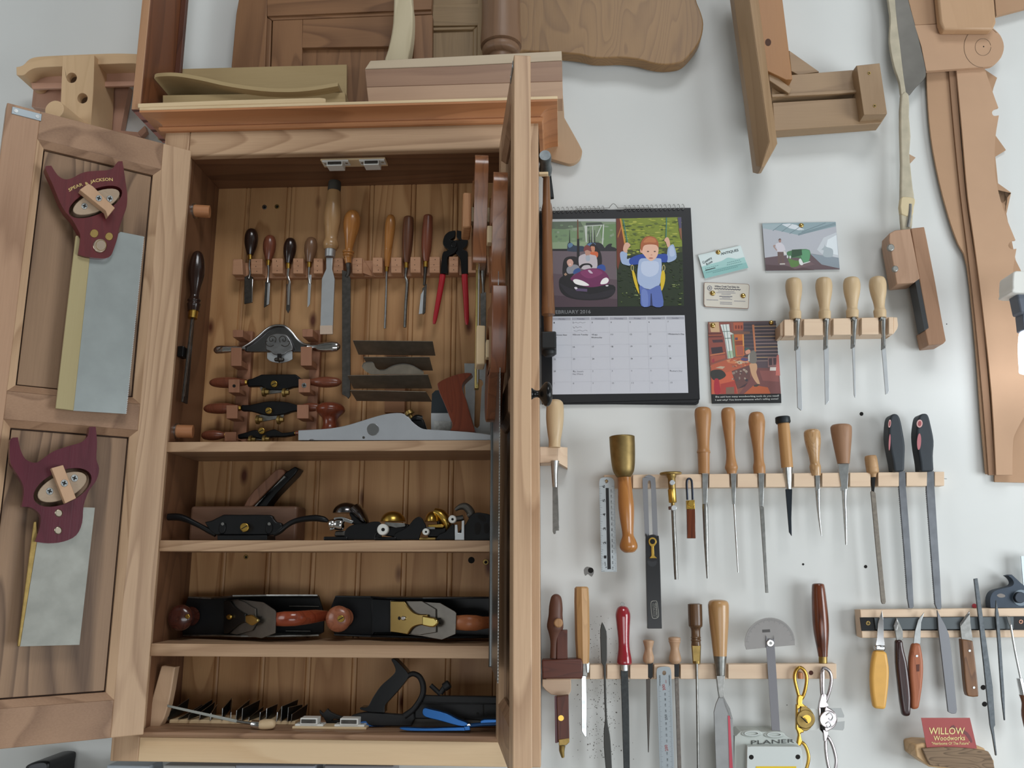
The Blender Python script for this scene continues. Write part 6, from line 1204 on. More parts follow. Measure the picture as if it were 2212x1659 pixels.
hand_tool(q3c, 'needle_file', 'slim tapered file with small waisted wooden handle, left of the long steel ruler', 'file', YW, ((994, 562), (992, 765)), [(0, .6, 1), (.04, 1), (.12, .98), (.35, .72), (.5, .76), (.7, 1), (.85, 1), (.95, .85), (1, .4)], 46, wood('handle_grey_beech', '#b9977a', '#98785e', 'Z', rings=4, across=30, along=4), None, BRASS,
    [('plate', ((988, 760), (1032, 760), (1030, 880), (1010, 900), (990, 880)), IRON, .004, .002), ('plate', ((974, 900), (1010, 900), (1008, 1150), (996, 1528), (990, 1525), (978, 1150)), NF, .004, .002)])
hand_tool(q3c, 'needle_file', 'slim rough-edged file with bead-topped wooden handle, right of the long steel ruler', 'file', YW, ((1215, 537), (1222, 768)), [(0, .5, 1), (.03, .95), (.1, 1), (.14, .93), (.17, 1), (.22, .9), (.4, .7), (.55, .76), (.75, .98), (.9, .95), (1, .5)], 52, wood('handle_grey_beech', '#b9977a', '#98785e', 'Z'), None, BRASS,
    [('plate', ((1212, 765), (1256, 765), (1254, 880), (1215, 880)), IRON, .004, .002), ('plate', ((1218, 890), (1252, 890), (1264, 1300), (1278, 1760), (1246, 1760), (1232, 1300)), plain('file_brown', '#77706a', .55, .6, noise=.3, nscale=200), .004, .002)])
lr = rule('long_steel_rule', 'long metric steel ruler with red hundreds hanging in the lower rack', smooth_pts(q3((1062, 840, 1), (1070, 805), (1110, 793), (1160, 793), (1180, 805), (1188, 840, 1), (1218, 1800, 1), (1094, 1800, 1)), 3), -.0445, .001, plain('rule_grey', '#9ba3a8', .5, .5), circ(*q3((1127, 846))[0], 4.2, 5, n=14))
for st, (a, b), h, m in (('300', ((1140, 992), (1132, 942)), 6, INKR), ('250', ((1156, 1248), (1150, 1200)), 4.6, INK), ('200', ((1162, 1512), (1154, 1460)), 6.2, INKR), ('mm', ((1148, 932), (1146, 905)), 2.6, INKR)):
    a, b = q3(a, b); text(st, a, b, h, -.0446, m, lr)
for st, y in (('290', 1040), ('280', 1085), ('270', 1133), ('260', 1183), ('240', 1292), ('230', 1338), ('220', 1390), ('210', 1440), ('190', 1545), ('180', 1600), ('170', 1650)):
    x = 1132+(y-1000)*.035; a, b = q3((x+8, y), (x+7, y-24)); text(st, a, b, 2.8, -.0446, INK, lr)
a, b = q3((1096, 958), (1090, 860)); text('® BRIDGE', a, b, 2.8, -.0446, INK, lr, bold=.02) if False else None
bm = bmesh.new()
for i in range(95):
    y = 960+i*8.6; x = 1076+(y-960)*.0305
    for sx, L_ in ((x, 22 if i % 5 == 0 else 11), (x+106, -(22 if i % 5 == 0 else 11))):
        prism(bm, [[P(*p, -.0446) for p in q3((sx, y), (sx+L_, y), (sx+L_, y+1.4), (sx, y+1.4))]], V((0, .00005, 0)))
props(obj('graduations', bm, plain('grey_ink', '#4a4d50', .6), lr), kind='stuff')
for x0, x1, y0, y1 in ((1086, 1094, 865, 955), (1168, 1176, 862, 952)):
    a, b = q3((x1+2, y1), (x1, y0)); text('STAINLESS' if x0 < 1100 else 'HARDENED', a, b, 2.2, -.0446, INK, lr, bold=.02)
hand_tool(q3c, 'screwdriver', 'slim screwdriver with dark walnut handle and flat brass ferrule in the lower rack', 'screwdriver', YW-.004, ((1390, 252), (1400, 610)), [(0, .7, 1), (.02, .95), (.06, 1), (.5, .98), (.56, .85), (.62, .66), (.78, .64), (.82, .72), (.84, .62), (.88, .72), (.91, .64), (1, .68, 1)], 61, wood('handle_walnut_old', '#66492f', '#38261a', 'Z', rings=6, across=40, along=3, rough=.35, coat=.2), ((1404, 765), 42, 33), BRASSO,
    [('tube', [(1405, 760), (1408, 950), (1420, 1760)], [12, 11, 12], STEELD)])
plate('ferrule_flat', q3((1370, 615), (1436, 615), (1428, 745), (1378, 745)), YW-.0165, .002, BRASSO, THINGS[-1])
bc = hand_tool(q3c, 'framing_chisel', 'very broad heavy chisel with fat honey wood handle in the lower rack', 'chisel', YW-.010, ((1590, 218), (1604, 700)), [(0, 0), (.005, .5), (.03, .86), (.08, .98), (.15, 1), (.4, .93), (.7, .78), (1, .64, 1)], 89, wood('handle_big_ash', '#b99164', '#97703f', 'Z', rings=5, across=18, along=2, rough=.3, coat=.3), ((1610, 880), 57, 36), STEELD,
    [('plate', ((1575, 870), (1648, 870), (1635, 1010), (1632, 1060), (1600, 1060), (1590, 1000)), STEELD, .012, .008), ('plate', ((1600, 1040), (1632, 1040), (1690, 1150), (1715, 1240), (1735, 1800), (1575, 1800), (1552, 1180), (1570, 1110)), plain('big_blade', '#8d8e8e', .42, .75, noise=.15, nscale=40), .004, .004)])
poly3('bevel_edge', [(*q3(p)[0], y) for p, y in (((1630, 1050), -.0505), ((1690, 1150), -.0505), ((1714, 1240), -.0505), ((1700, 1240), -.0515), ((1655, 1130), -.0515))], .001, CHROME, bc)
plate('red_edge', q3((1672, 1210), (1690, 1215), (1722, 1800), (1690, 1800)), -.0512, .0006, plain('edge_red', '#c0495a', .5), bc)
# protractor
pt = thing('protractor', 'steel protractor with half-round head and long arm in front of lower rack', 'protractor')
PRO = plain('protractor_steel', '#8d8a88', .42, .75, noise=.05, nscale=40)
arc = [(390+206*math.cos(a)+.0*a, 640-208*math.sin(a)) for a in (math.pi*(i/28) for i in range(29))]
rot_ = -.04
arc = [(390+(x-390)*math.cos(rot_)-(y-640)*math.sin(rot_), 640+(x-390)*math.sin(rot_)+(y-640)*math.cos(rot_)) for x, y in arc]
plate('head', q4((594, 655), *arc[1:-1], (186, 660), (196, 692), (400, 672)), -.0440, .0012, PRO, pt, bevel=.0002)
plate('arm', smooth_pts(q4((358, 640), (372, 610), (395, 603), (420, 612), (427, 640), (474, 1386, 1), (408, 1386, 1)), 3), -.0462, .0012, plain('arm_steel', '#77767a', .45, .75), pt, bevel=.0002)
disc('pivot_rivet', *q4((394, 640))[0], 8.2, -.0485, .004, CHROME, pt, n=20, bevel=.001)
disc('pivot_dimple', *q4((396, 640))[0], 3.4, -.0487, .001, STEELD, pt, n=16)
a, b = q4((336, 548), (392, 546)); text('GENERAL', a, b, 4.2, -.0441, INK, pt, bold=.02) if False else plate('badge', q4((326, 530), (390, 526), (392, 550), (328, 553)), -.0442, .0002, plain('badge_grey', '#4c4a49', .5), pt)
bm = bmesh.new()
for i in range(61):
    a = math.pi*(.03+.94*i/60)-rot_; r0, r1 = (172 if i % 5 == 0 else 184), 198; c_, s_ = math.cos(a), math.sin(a); w_ = .8
    prism(bm, [[P(*p, -.04405) for p in q4((390+r0*c_-w_*s_, 640-r0*s_-w_*c_), (390+r1*c_-w_*s_, 640-r1*s_-w_*c_), (390+r1*c_+w_*s_, 640-r1*s_+w_*c_), (390+r0*c_+w_*s_, 640-r0*s_+w_*c_))]], V((0, .00003, 0)))
props(obj('graduations', bm, plain('grey_ink', '#4a4d50', .6), pt), kind='stuff')
# dark carving knife standing on the rack
hand_tool(q4c, 'turned_handle_tool', 'tool with long glossy rosewood handle and brass ferrule at right of the lower rack', 'tool', -.026, ((782, 150), (822, 748)), [(0, .35, 1), (.01, .65), (.04, .78), (.2, .90), (.5, 1), (.7, .92), (.9, .68), (1, .58, 1)], 64, W_ROSE('Z'), ((823, 806), 34, 34), BRASSO, [])
# two small round spokeshaves
def mini(label, m, q, loops, body, disc_, dm, group=None, pl=-.046):
    t = thing('small_spokeshave', label, 'spokeshave')
    for l in loops: tube('loop_handle', q(*l), 14/3.778, pl, m, t, n=10, closed=True, curve=4)
    for b in body: plate('body', smooth_pts(q(*b), 2), pl-.004, .008, m, t, bevel=.002, seg=3)
    for (x, y), r, th, mm in disc_: disc('cap', *q((x, y))[0], r/3.778, pl-.006, th, mm, t, n=28, bevel=.0015)
    return t
GLD = plain('brass_gold', '#c49d4a', .25, 1.); CHR2 = plain('aged_chrome', '#b9b2b4', .22, 1., noise=.3, nscale=120)
ms = mini('small brass spokeshave with oval loop handles hanging beside the protractor', GLD, q4,
    [((635, 838), (600, 870), (592, 930), (612, 1020), (632, 1085), (655, 1085), (680, 1010), (690, 920), (672, 865)), ((640, 1450), (680, 1480), (705, 1560), (695, 1640), (660, 1720), (620, 1640), (612, 1520))],
    [((618, 1070), (662, 1070), (655, 1130), (700, 1160, 1), (660, 1170, 1), (640, 1160, 1), (615, 1155)), ((605, 1140, 1), (640, 1140, 1), (640, 1170, 1), (622, 1180, 1), (622, 1320, 1), (670, 1340, 1), (668, 1372, 1), (640, 1380), (655, 1440), (640, 1480), (610, 1470), (622, 1390), (603, 1340, 1))], [((682, 1262), 78, .006, BRASSO), ((690, 1262), 44, .010, GLD)], BRASSO)
plate('cap_side', smooth_pts(q4((640, 1165), (700, 1165), (745, 1215), (755, 1260), (740, 1310), (695, 1355), (655, 1350), (640, 1300)), 3), -.0505, .006, BRASSO, ms, bevel=.001)
plate('screw_slot', q4((655, 1245), (700, 1290), (696, 1295), (651, 1250)), -.0622, .008, HOLE, ms)
disc('round_cutter', *q4((735, 1262))[0], 90/3.778, -.0455, .0012, plain('cutter_pale', '#c2c4c0', .45, .5), ms, n=28)
lathe('hang_peg', *q4((640, 880), (640, 930)), [(0, 5), (1, 5)], -.042, W_CHER('Z'), r3)
mc = mini('small chrome spokeshave with oval loop handles and square-notched cutter, right of the brass one', CHR2, q4,
    [((830, 842), (808, 880), (808, 960), (815, 1060), (832, 1130), (855, 1090), (880, 1010), (892, 930), (875, 870)), ((850, 1400), (885, 1440), (915, 1520), (930, 1620), (900, 1740), (865, 1640), (845, 1500))],
    [((812, 1060), (850, 1060), (848, 1120), (870, 1150), (835, 1165, 1), (800, 1165, 1), (788, 1180)), ((786, 1170, 1), (805, 1165, 1), (806, 1340, 1), (850, 1350, 1), (870, 1375), (850, 1440), (832, 1440), (826, 1380), (800, 1350, 1)), ((812, 875), (840, 860), (838, 1000), (840, 1080), (818, 1080))], [((865, 1262), 72, .004, CHR2)], CHR2)
plate('cap_side', smooth_pts(q4((836, 1168), (880, 1172), (925, 1210), (942, 1262), (925, 1315), (880, 1350), (836, 1352)), 3), -.0505, .006, CHR2, mc, bevel=.0015)
plate('dark_slot', q4((806, 1170), (834, 1168), (836, 1345), (808, 1345)), -.0502, .004, HOLE, mc)
tube('scroll', q4((850, 1230), (880, 1210), (905, 1240), (890, 1270), (870, 1255)), 1.2, -.0530, STEEL, mc, n=6); tube('scroll', q4((845, 1300), (870, 1285), (890, 1310), (870, 1330), (855, 1315)), 1.2, -.0530, STEEL, mc, n=6)
plate('cutter', q4((880, 1172), (972, 1170), (996, 1230), (994, 1247), (930, 1245), (930, 1285), (1000, 1278), (996, 1335), (985, 1352), (880, 1345)), -.0455, .0012, plain('cutter_steel_pale', '#9ea09f', .4, .8), mc)
# switch box
pb_ = thing('switch_box', 'grey plastic switch box marked PLANER at bottom edge of photo', 'switch box')
GRY = plain('grey_plastic', '#b7bdb8', .5, noise=.05, nscale=20); GRYL = plain('light_grey_plastic', '#c9cfcd', .45)
plate('body', smooth_pts(q4((100, 1440), (110, 1400), (150, 1360, 1), (480, 1365, 1), (560, 1420), (640, 1485), (655, 1560, 1), (665, 1900, 1), (95, 1900, 1)), 2), -.050, .0498, GRY, pb_, bevel=.004, seg=3)
plate('cover', smooth_pts(q4((204, 1510), (212, 1488), (240, 1482, 1), (600, 1484, 1), (640, 1492), (650, 1530, 1), (660, 1900, 1), (200, 1900, 1)), 2), -.066, .0155, GRYL, pb_, bevel=.003, seg=3)
for x, y in ((238, 1570), (618, 1568)): disc('screw_hole', *q4((x, y))[0], 5.2, -.0662, .0005, HOLE, pb_)
for x, y in ((240, 1378), (425, 1388)): 
    plate('knockout', circ(*q4((x, y))[0], 24, 8), -.0515, .030, GRY, pb_, bevel=.002)
    tube('knockout_ring', circ(*q4((x, y-2))[0], 15, 4.5, n=20), 1.2, -.053, GRYL, pb_, n=6, curve=0, closed=True)
plate('yellow_label', q4((275, 1645), (605, 1645), (605, 1900), (275, 1900)), -.0665, .0006, plain('label_yellow', '#e0bf1e', .5), pb_)
a, b = q4((238, 1465), (590, 1452)); text('PLANER', a, b, 8.2, -.0508, plain('marker', '#3a3c3b', .6), pb_)
# ---------------------------------------------------------------- magnetic knife rack
qm_ = (1830, 1220, 3.78); qm = Z(*qm_); YM = -.030
mr = thing('magnetic_rack', 'pine backed black magnetic strip holding knives and files at lower right', 'tool rack')
plate('pine_board', qm((106, 366), (1560, 352), (1560, 592), (122, 598)), YM, .022, W_RACK('X'), mr, bevel=.001)
poly3('end_bevel', [(*qm((75, 366))[0], YM+.012), (*qm((106, 366))[0], YM), (*qm((122, 598))[0], YM), (*qm((93, 585))[0], YM+.012)], .010, W_RACK('X'), mr)
plate('magnet_channel', qm((104, 430), (1560, 420), (1560, 532), (118, 540)), YM-.002, .002, BLACK, mr, bevel=.0005)
plate('magnet_bar', qm((222, 434), (1360, 424), (1360, 524), (235, 530)), YM-.006, .005, plain('magnet_grey', '#4f5558', .5, .4), mr, bevel=.0005)
screw_on(*qm((172, 477))[0], 5, YM-.002, mr, BRASSO, deep=False); screw_on(*qm((1420, 465))[0], 5, YM-.002, mr, plain('copper', '#9a7362', .4, .9), deep=False)
YK = YM-.012
def knife(name, label, hand, hmat, blade, bmat, hth=.014, cat='knife', rivets=(), fer=None, curve=2, yb=None):
    t = thing(name, label, cat)
    plate('handle', smooth_pts(qm(*hand), curve), YK-.002, hth, hmat, t, bevel=min(.005, hth*.4), seg=4)
    for i, b in enumerate(blade): plate('blade', qm(*b), YK+.002-.0012*i, .003 if not i else .001, bmat if not i else CHROME, t, bevel=.0004)
    if fer: plate('ferrule', qm(*fer), YK-.0025, .012, CHROME, t, bevel=.003)
    for x, y in rivets: disc('rivet', *qm((x, y))[0], 2.6, YK-.0028, .002, SATIN, t, n=12)
    return t
knife('carving_knife', 'whittling knife with fat yellow handle, leftmost on the magnetic rack', ((225, 700, 1), (325, 710, 1), (345, 830), (346, 930), (335, 1060), (318, 1185, 1), (222, 1175, 1), (203, 1050), (196, 920), (205, 800)), plain('yellow_handle', '#d9a550', .45, noise=.08), [((243, 600), (252, 480), (285, 372), (297, 460), (300, 600), (310, 660), (232, 655))], CHROME, fer=((230, 655), (316, 660), (314, 708), (228, 702)))
knife('marking_knife', 'marking knife with long black-brown handle and spear point on the magnetic rack', ((402, 612, 1), (458, 612, 1), (470, 700), (495, 800), (515, 950), (528, 1100), (522, 1240, 1), (460, 1240, 1), (440, 1120), (420, 950), (405, 800)), wood('knife_ebony', '#3a2020', '#1e1010', 'Z', rings=5, across=30, along=3, rough=.25, coat=.3), [((378, 500), (405, 432), (425, 470), (455, 540), (456, 615), (404, 615), (395, 560)), ((382, 500), (405, 438), (418, 478), (402, 552))], STEELD)
knife('hook_knife', 'curved bladed carving knife with red-brown stamped handle on the magnetic rack', ((540, 640, 1), (600, 640, 1), (620, 740), (628, 850), (618, 1000), (590, 1180, 1), (530, 1185, 1), (528, 1050), (515, 900), (515, 760)), wood('knife_red', '#a4603f', '#84462c', 'Z', rings=4, across=30, along=3), [((542, 645), (555, 540), (580, 450), (630, 388), (605, 470), (600, 560), (600, 645))], STEEL, rivets=((570, 745),))
plate('stamp', qm((565, 815), (592, 812), (590, 870), (568, 872)), YK-.0024, .0003, plain('stamp_dark', '#5b2f22', .7), THINGS[-1])
plate('knife_blank', smooth_pts(qm((736, 368, 1), (760, 420), (800, 490), (832, 570, 1), (850, 700, 1), (897, 1180, 1), (890, 1212), (855, 1216), (825, 1200, 1), (790, 900, 1), (760, 640, 1), (745, 520, 1)), 2), YK, .004, plain('blank_steel', '#77787c', .5, .75), None, bevel=.0005, label='plain handleless grey steel knife blank with pointed end on the magnetic rack', cat='knife')
knife('skew_knife', 'skew knife with flat riveted wooden handle on the magnetic rack', ((935, 605, 1), (1028, 622, 1), (1050, 800), (1075, 1050), (1062, 1078), (1000, 1076), (975, 1040), (952, 800)), wood('knife_brown', '#805a3c', '#4f3423', 'Z', rings=8, across=30, along=3, rough=.35), [((920, 480), (1000, 378), (1008, 480), (1028, 625), (975, 618), (935, 606)), ((922, 482), (998, 384), (1002, 405), (930, 500))], STEELD, rivets=((1001, 702), (1036, 1003)))
FL = plain('file_slate', '#5d6266', .5, .7, noise=.3, nscale=200)
plate('flat_file', qm((1037, 115), (1066, 110), (1110, 430), (1190, 1000), (1210, 1310), (1198, 1330), (1224, 1555), (1214, 1560), (1188, 1400), (1168, 1310), (1120, 850), (1075, 440)), YK, .004, FL, None, bevel=.0005, label='longest flat file standing diagonally on the magnetic rack, tang downward', cat='file')
plate('needle_file', qm((1218, 290), (1240, 400), (1262, 700), (1285, 1050), (1292, 1268), (1285, 1272), (1262, 1080), (1232, 640), (1212, 400)), YK, .004, FL, None, bevel=.0005, label='slim pointed file right of the longest file on the magnetic rack', cat='file')
sd = thing('small_screwdriver', 'thin screwdriver with dark handle at far right of the magnetic rack', 'screwdriver')
plate('tip', qm((1303, 422), (1330, 430), (1342, 490), (1325, 500)), YK, .002, CHROME, sd); tube('shank', qm((1335, 490), (1370, 700), (1418, 930)), 2.6, YK, STEEL, sd)
lathe('ferrule', *qm((1410, 925), (1440, 1060)), [(0, 7, 1), (1, 8, 1)], YK, CHROME, sd, curve=0); lathe('handle', *qm((1436, 1060), (1500, 1400)), [(0, 8), (.2, 6), (.5, 11), (1, 9)], YK, W_WAL('Z'), sd)
# combination square head and pin
sq = thing('square_head', 'dark blue-grey cast combination square head above the magnetic rack at right edge', 'square')
plate('casting', smooth_pts(qm((1170, 345, 1), (1168, 270), (1200, 215), (1280, 190), (1340, 175), (1360, 150), (1345, 115), (1312, 88, 1), (1345, 80, 1), (1420, 150, 1), (1560, 260, 1), (1560, 352, 1), (1170, 352, 1)), 3), -.030, .018, plain('cast_blue', '#2c3846', .5, .3, noise=.2), sq, bevel=.0015)
plate('window', smooth_pts(qm((1222, 250), (1250, 235), (1285, 245), (1288, 262), (1250, 268)), 3), -.0302, .0004, plain('window_tan', '#7d7671', .6), sq)
disc('lock_recess', *qm((1420, 270))[0], 18, -.0306, .002, plain('recess_pale', '#6d7882', .5, .4), sq, n=20, bevel=.0005); disc('lock_nut', *qm((1415, 268))[0], 12, -.038, .008, plain('nut_dark', '#2b313a', .4, .6), sq, n=20, bevel=.001)
plate('scale', qm((1420, -70), (1560, -70), (1560, 200), (1440, 180)), -.024, .002, plain('scale_steel', '#a9b2b8', .4, .8), sq)
obj('push_pin', spin3(bmesh.new(), P(2105, 1309, -.016), P(2105, 1309, 0), [(0, .0035), (.1, .0042), (.35, .0042), (.4, .0022), (.75, .0022), (.8, .0042), (.95, .004), (1, .003)], 14, 1., V((0, 0, 1))), plain('pin_red', '#a43a44', .4), None, smooth=40, label='red push pin in the wall just above the magnetic rack', cat='push pin')
# card holder
ch = thing('card_holder', 'live-edge wooden block holding business cards under the magnetic rack', 'card holder')
plate('bark_face', smooth_pts(qm((612, 1500, 1), (800, 1490), (1000, 1500), (1155, 1525, 1), (1195, 1600), (1210, 1700, 1), (680, 1640, 1), (650, 1590)), 2), -.060, .006, wood('bark', '#86705a', '#4f4033', 'X', rings=8, across=40, along=9, fine=.5, contrast=.8, rough=.8), ch, bevel=.0015)
plate('core', smooth_pts(qm((555, 1485, 1), (620, 1455), (1060, 1480), (1130, 1515, 1), (1200, 1600, 1), (1205, 1720, 1), (670, 1650, 1), (565, 1570, 1)), 2), -.0535, .053, wood('live_wood', '#c8a67c', '#a37f57', 'X', rings=6, across=14, along=2), ch, bevel=.002)
wc = plate('business_card', qm((604, 1250), (1002, 1250), (1060, 1500), (650, 1500)), -.056, .0008, plain('card_red', '#9c4240', .5), None, label='red business card of a woodworks standing in the live-edge holder', cat='business card')
CREAM = plain('cream_ink', '#e6d492', .5)
ink('tree_print', [(smooth_pts(qm((840, 1330), (870, 1308), (900, 1340), (960, 1352), (1000, 1390), (1022, 1440), (1010, 1452), (970, 1392), (930, 1368), (880, 1345)), 2), '#6a2f33')], -.056, wc)
for st, a, b, h in (('WILLOW', (668, 1384), (960, 1384), 14.5), ('Woodworks', (706, 1436), (962, 1432), 10.5), ('"Heirlooms Of The Future"', (690, 1470), (1000, 1468), 6)):
    a, b = qm(a, b); text(st, a, b, h, -.0562, CREAM, wc, bold=.005)
# ---------------------------------------------------------------- screw holes and dust on the wall
wb = bpy.data.objects['wall_back']
for x, y, r in ((1861, 894, 4.2), (1735, 1219, 2.4), (1870, 1224, 3.6), (1276, 1232, 6), (2124, 1485, 5.5), (2127, 1521, 5.5), (1551, 545, 1.4), (2045, 700, 1.2), (1180, 160, 1.0), (1700, 1523, 1)):
    disc('wall_hole', x, y, r, shift(0., .0003), .0002, HOLE, wb)
plate('chipped_plaster', smooth_pts([(1261, 1231), (1268, 1224), (1280, 1228), (1283, 1236), (1278, 1246), (1270, 1240), (1264, 1244)], 2), shift(0., .0002), .0001, plain('plaster_grey', '#7f7f7d', .9), wb)
bm = bmesh.new(); rnd = random.Random(3)
for i in range(620):
    x = rnd.gauss(1296, 26); y = rnd.uniform(1330, 1640); 
    if y < 1440 and rnd.random() < .55: continue
    r = abs(rnd.gauss(.5, .35))+.25; p = shift(0., .00015)
    f_ = bm.faces.new([bm.verts.new(P(a, b, p)) for a, b in circ(x, y, r, n=5)])
o = obj('dust_specks', bm, plain('dust', '#6f6c68', .9), wb); props(o, kind='stuff')
# ---------------------------------------------------------------- calendar
qx = Z(1160, 430, 3.605); qp = Z(1170, 440, 6.703); qgd = Z(1170, 650, 6.32)
cal = thing('wall_calendar', 'black spiral-bound wall calendar open at February 2016 with two photographs', 'calendar')
CALB = plain('calendar_black', '#131519', .45)
yc = -.012
plate('sheet', qx((20, 95), (1197, 68), (1268, 1560), (1230, 1585), (40, 1598)), -.0075, .0015, CALB, cal)
plate('sheet', smooth_pts(qx((20, 95, 1), (1197, 70, 1), (1262, 1560, 1), (1258, 1590), (1235, 1605, 1), (600, 1598, 1), (40, 1600, 1)), 2), -.0055, .0015, CALB, cal)
plate('sheet', smooth_pts(qx((20, 95, 1), (545, 80, 1), (568, 84, 1), (582, 108), (612, 120), (645, 110), (660, 84, 1), (690, 76, 1), (1197, 68, 1), (1240, 900, 1), (1268, 1556, 1), (900, 1565, 1), (40, 1592, 1)), 2), -.0095, .0012, CALB, cal)
pc = -.0095
for i in range(33):
    x = 30+i*34.6; y = 100-x*.0245
    if 545 < x < 665: continue
    tube('binding_ring', qx((x-9, y-25), (x-3, y-34), (x+5, y-24), (x+8, y-4), (x+2, y+8), (x-8, y+5), (x-7, y-6)), .55, -.0115, STEELD, cal, n=5, curve=2)
tube('hanger_wire', qx((300, 78), (545, 70), (562, 66), (585, 40), (598, 36), (612, 45), (628, 66), (650, 70), (890, 66)), .6, -.0125, STEELD, cal, n=5, curve=2)
rnd = random.Random(5)
def blob(cx, cy, rx, ry, n=9, j=.25): return [(cx+rx*math.cos(2*math.pi*k/n)*(1+rnd.uniform(-j, j)), cy+ry*math.sin(2*math.pi*k/n)*(1+rnd.uniform(-j, j))) for k in range(n)]
def S_(q, *p, n=3): return smooth_pts(q(*p), n)
L = []
A = lambda c, *p: L.append((qp(*p), c)); Sm = lambda c, *p: L.append((S_(qp, *p), c))
A('#7e8f74', (60, 225), (1078, 218), (1096, 1492), (60, 1498))
A('#b9bcbd', (60, 225), (1078, 218), (1078, 262), (640, 255), (60, 262))
A('#5d6a58', (60, 262), (560, 255), (600, 330), (330, 370), (60, 360)); A('#4b554c', (640, 275), (860, 268), (900, 300), (640, 315))
A('#77906c', (60, 360), (330, 370), (600, 420), (610, 560), (60, 560)); A('#8da17f', (60, 560), (1080, 540), (1080, 655), (60, 660))
A('#6d8a5e', (820, 310), (1078, 290), (1078, 640), (900, 620))
for i in range(40): L.append((qp(*blob(rnd.uniform(170, 1050), rnd.uniform(310, 560), rnd.uniform(14, 40), rnd.uniform(8, 24))), rnd.choice(['#6f8468', '#83987a', '#5f7458', '#8c9c84'])))
for a in ((620, 330, 660, 325, 655, 560, 640, 560), (735, 320, 745, 320, 742, 560, 734, 560), (890, 300, 906, 300, 890, 590, 872, 590), (620, 318, 880, 305, 880, 316, 620, 330), (860, 310, 872, 316, 800, 480, 790, 476)): A('#c5cbc4', *[(a[i], a[i+1]) for i in (0, 2, 4, 6)])
A('#6d4a35', (515, 230), (530, 230), (542, 660), (510, 660))
A('#1c1b20', (60, 655), (1080, 650), (1080, 690), (60, 688))
A('#6a5d64', (60, 684), (1080, 688), (1096, 1492), (60, 1498)); A('#5c4c54', (60, 1000), (1090, 1100), (1096, 1492), (60, 1498)); A('#4d3c45', (60, 1320), (1094, 1380), (1096, 1492), (60, 1498))
Sm('#2f3e52', (372, 640), (380, 575), (420, 560), (470, 600), (520, 610), (610, 620), (610, 690), (390, 690)); Sm('#5f7e9c', (380, 600), (400, 572), (440, 570), (450, 610), (400, 640))
Sm('#27282e', (640, 640), (670, 570), (760, 560), (850, 570), (900, 620), (900, 680), (640, 690)); Sm('#5779a0', (660, 590), (720, 562), (780, 580), (760, 620), (670, 630)); Sm('#25262b', (900, 660), (960, 590), (1020, 580), (1010, 620), (1070, 640), (1075, 680), (910, 685))
for x in (405, 690, 728, 768): A('#1d1f24', (x-2, 380), (x+2, 380), (x+9, 570), (x-8, 570))
A('#1a191d', (515, 510), (545, 510), (552, 900), (505, 900))
Sm('#1d1a1f', (690, 620), (780, 600), (860, 720), (870, 880), (800, 940), (690, 900)); Sm('#d0673e', (700, 700), (740, 690), (810, 700), (815, 760), (770, 800), (710, 770)); Sm('#c88a6c', (712, 625), (740, 605), (770, 630), (765, 690), (730, 700)); Sm('#2a2226', (705, 610), (740, 570), (775, 590), (775, 620), (740, 615))
Sm('#1e1a1f', (305, 900), (330, 800), (400, 765), (500, 770), (530, 830), (520, 960), (400, 1080), (310, 1050))
Sm('#c3bac0', (535, 800), (560, 750), (640, 725), (730, 740), (795, 770), (802, 930), (700, 960), (560, 930)); Sm('#b98c7c', (625, 660), (660, 630), (710, 650), (705, 720), (670, 765), (635, 735)); Sm('#7c3f3f', (610, 690), (620, 620), (670, 600), (715, 640), (710, 690), (660, 670)); Sm('#a8b0bc', (640, 760), (690, 750), (700, 820), (650, 830))
Sm('#8d8f98', (360, 950), (400, 900), (470, 880), (530, 900), (540, 970), (450, 1010), (380, 1010)); Sm('#d2a596', (365, 850), (385, 810), (430, 805), (460, 850), (440, 900), (395, 910)); Sm('#34528c', (470, 960), (540, 930), (560, 980), (460, 1020)); Sm('#e4c8c0', (400, 870), (420, 868), (425, 884), (405, 886))
Sm('#2d4f9a', (800, 920), (860, 880), (915, 900), (920, 970), (830, 980))
Sm('#17161b', (250, 1130), (290, 1060), (400, 1040), (800, 1150), (1040, 1180), (1060, 1280), (960, 1370), (700, 1400), (420, 1370), (280, 1280)); Sm('#25222a', (255, 1150), (400, 1220), (700, 1310), (1040, 1240), (1010, 1330), (700, 1380), (420, 1340))
Sm('#6f2a58', (420, 1075), (540, 990), (680, 940), (830, 940), (920, 990), (970, 1060), (975, 1150), (860, 1190), (700, 1210), (560, 1180), (450, 1120)); Sm('#833766', (560, 990), (690, 950), (820, 955), (880, 1010), (720, 1080), (620, 1060))
Sm('#f2f0ee', (455, 1110), (500, 1092), (600, 1120), (690, 1180), (600, 1188), (490, 1160)); Sm('#f2f0ee', (850, 1160), (880, 1095), (940, 1070), (972, 1105), (950, 1150), (900, 1165)); Sm('#c9b8c8', (670, 965), (705, 965), (742, 1008), (700, 1005)); A('#5b4b6c', (470, 1210), (520, 1225), (660, 1235), (660, 1275), (500, 1262)); Sm('#dcd6dc', (472, 1215), (500, 1205), (520, 1225), (495, 1240)); Sm('#dcd6dc', (928, 1180), (965, 1178), (960, 1196), (932, 1196))
Sm('#15141a', (545, 910), (600, 870), (690, 865), (735, 900), (720, 930), (690, 890), (610, 895), (570, 935))
A('#a8876f', (322, 1020), (350, 1000), (372, 1030), (340, 1045))
ink('photo_print', L, pc, cal, label='photograph of a purple bumper car')
L = []
A('#3f4a22', (1082, 215), (2022, 195), (2062, 1478), (1105, 1490)); A('#7e8c2f', (1082, 215), (2022, 195), (2035, 620), (1090, 680))
A('#22301a', (1092, 760), (2040, 700), (2062, 1478), (1105, 1490))
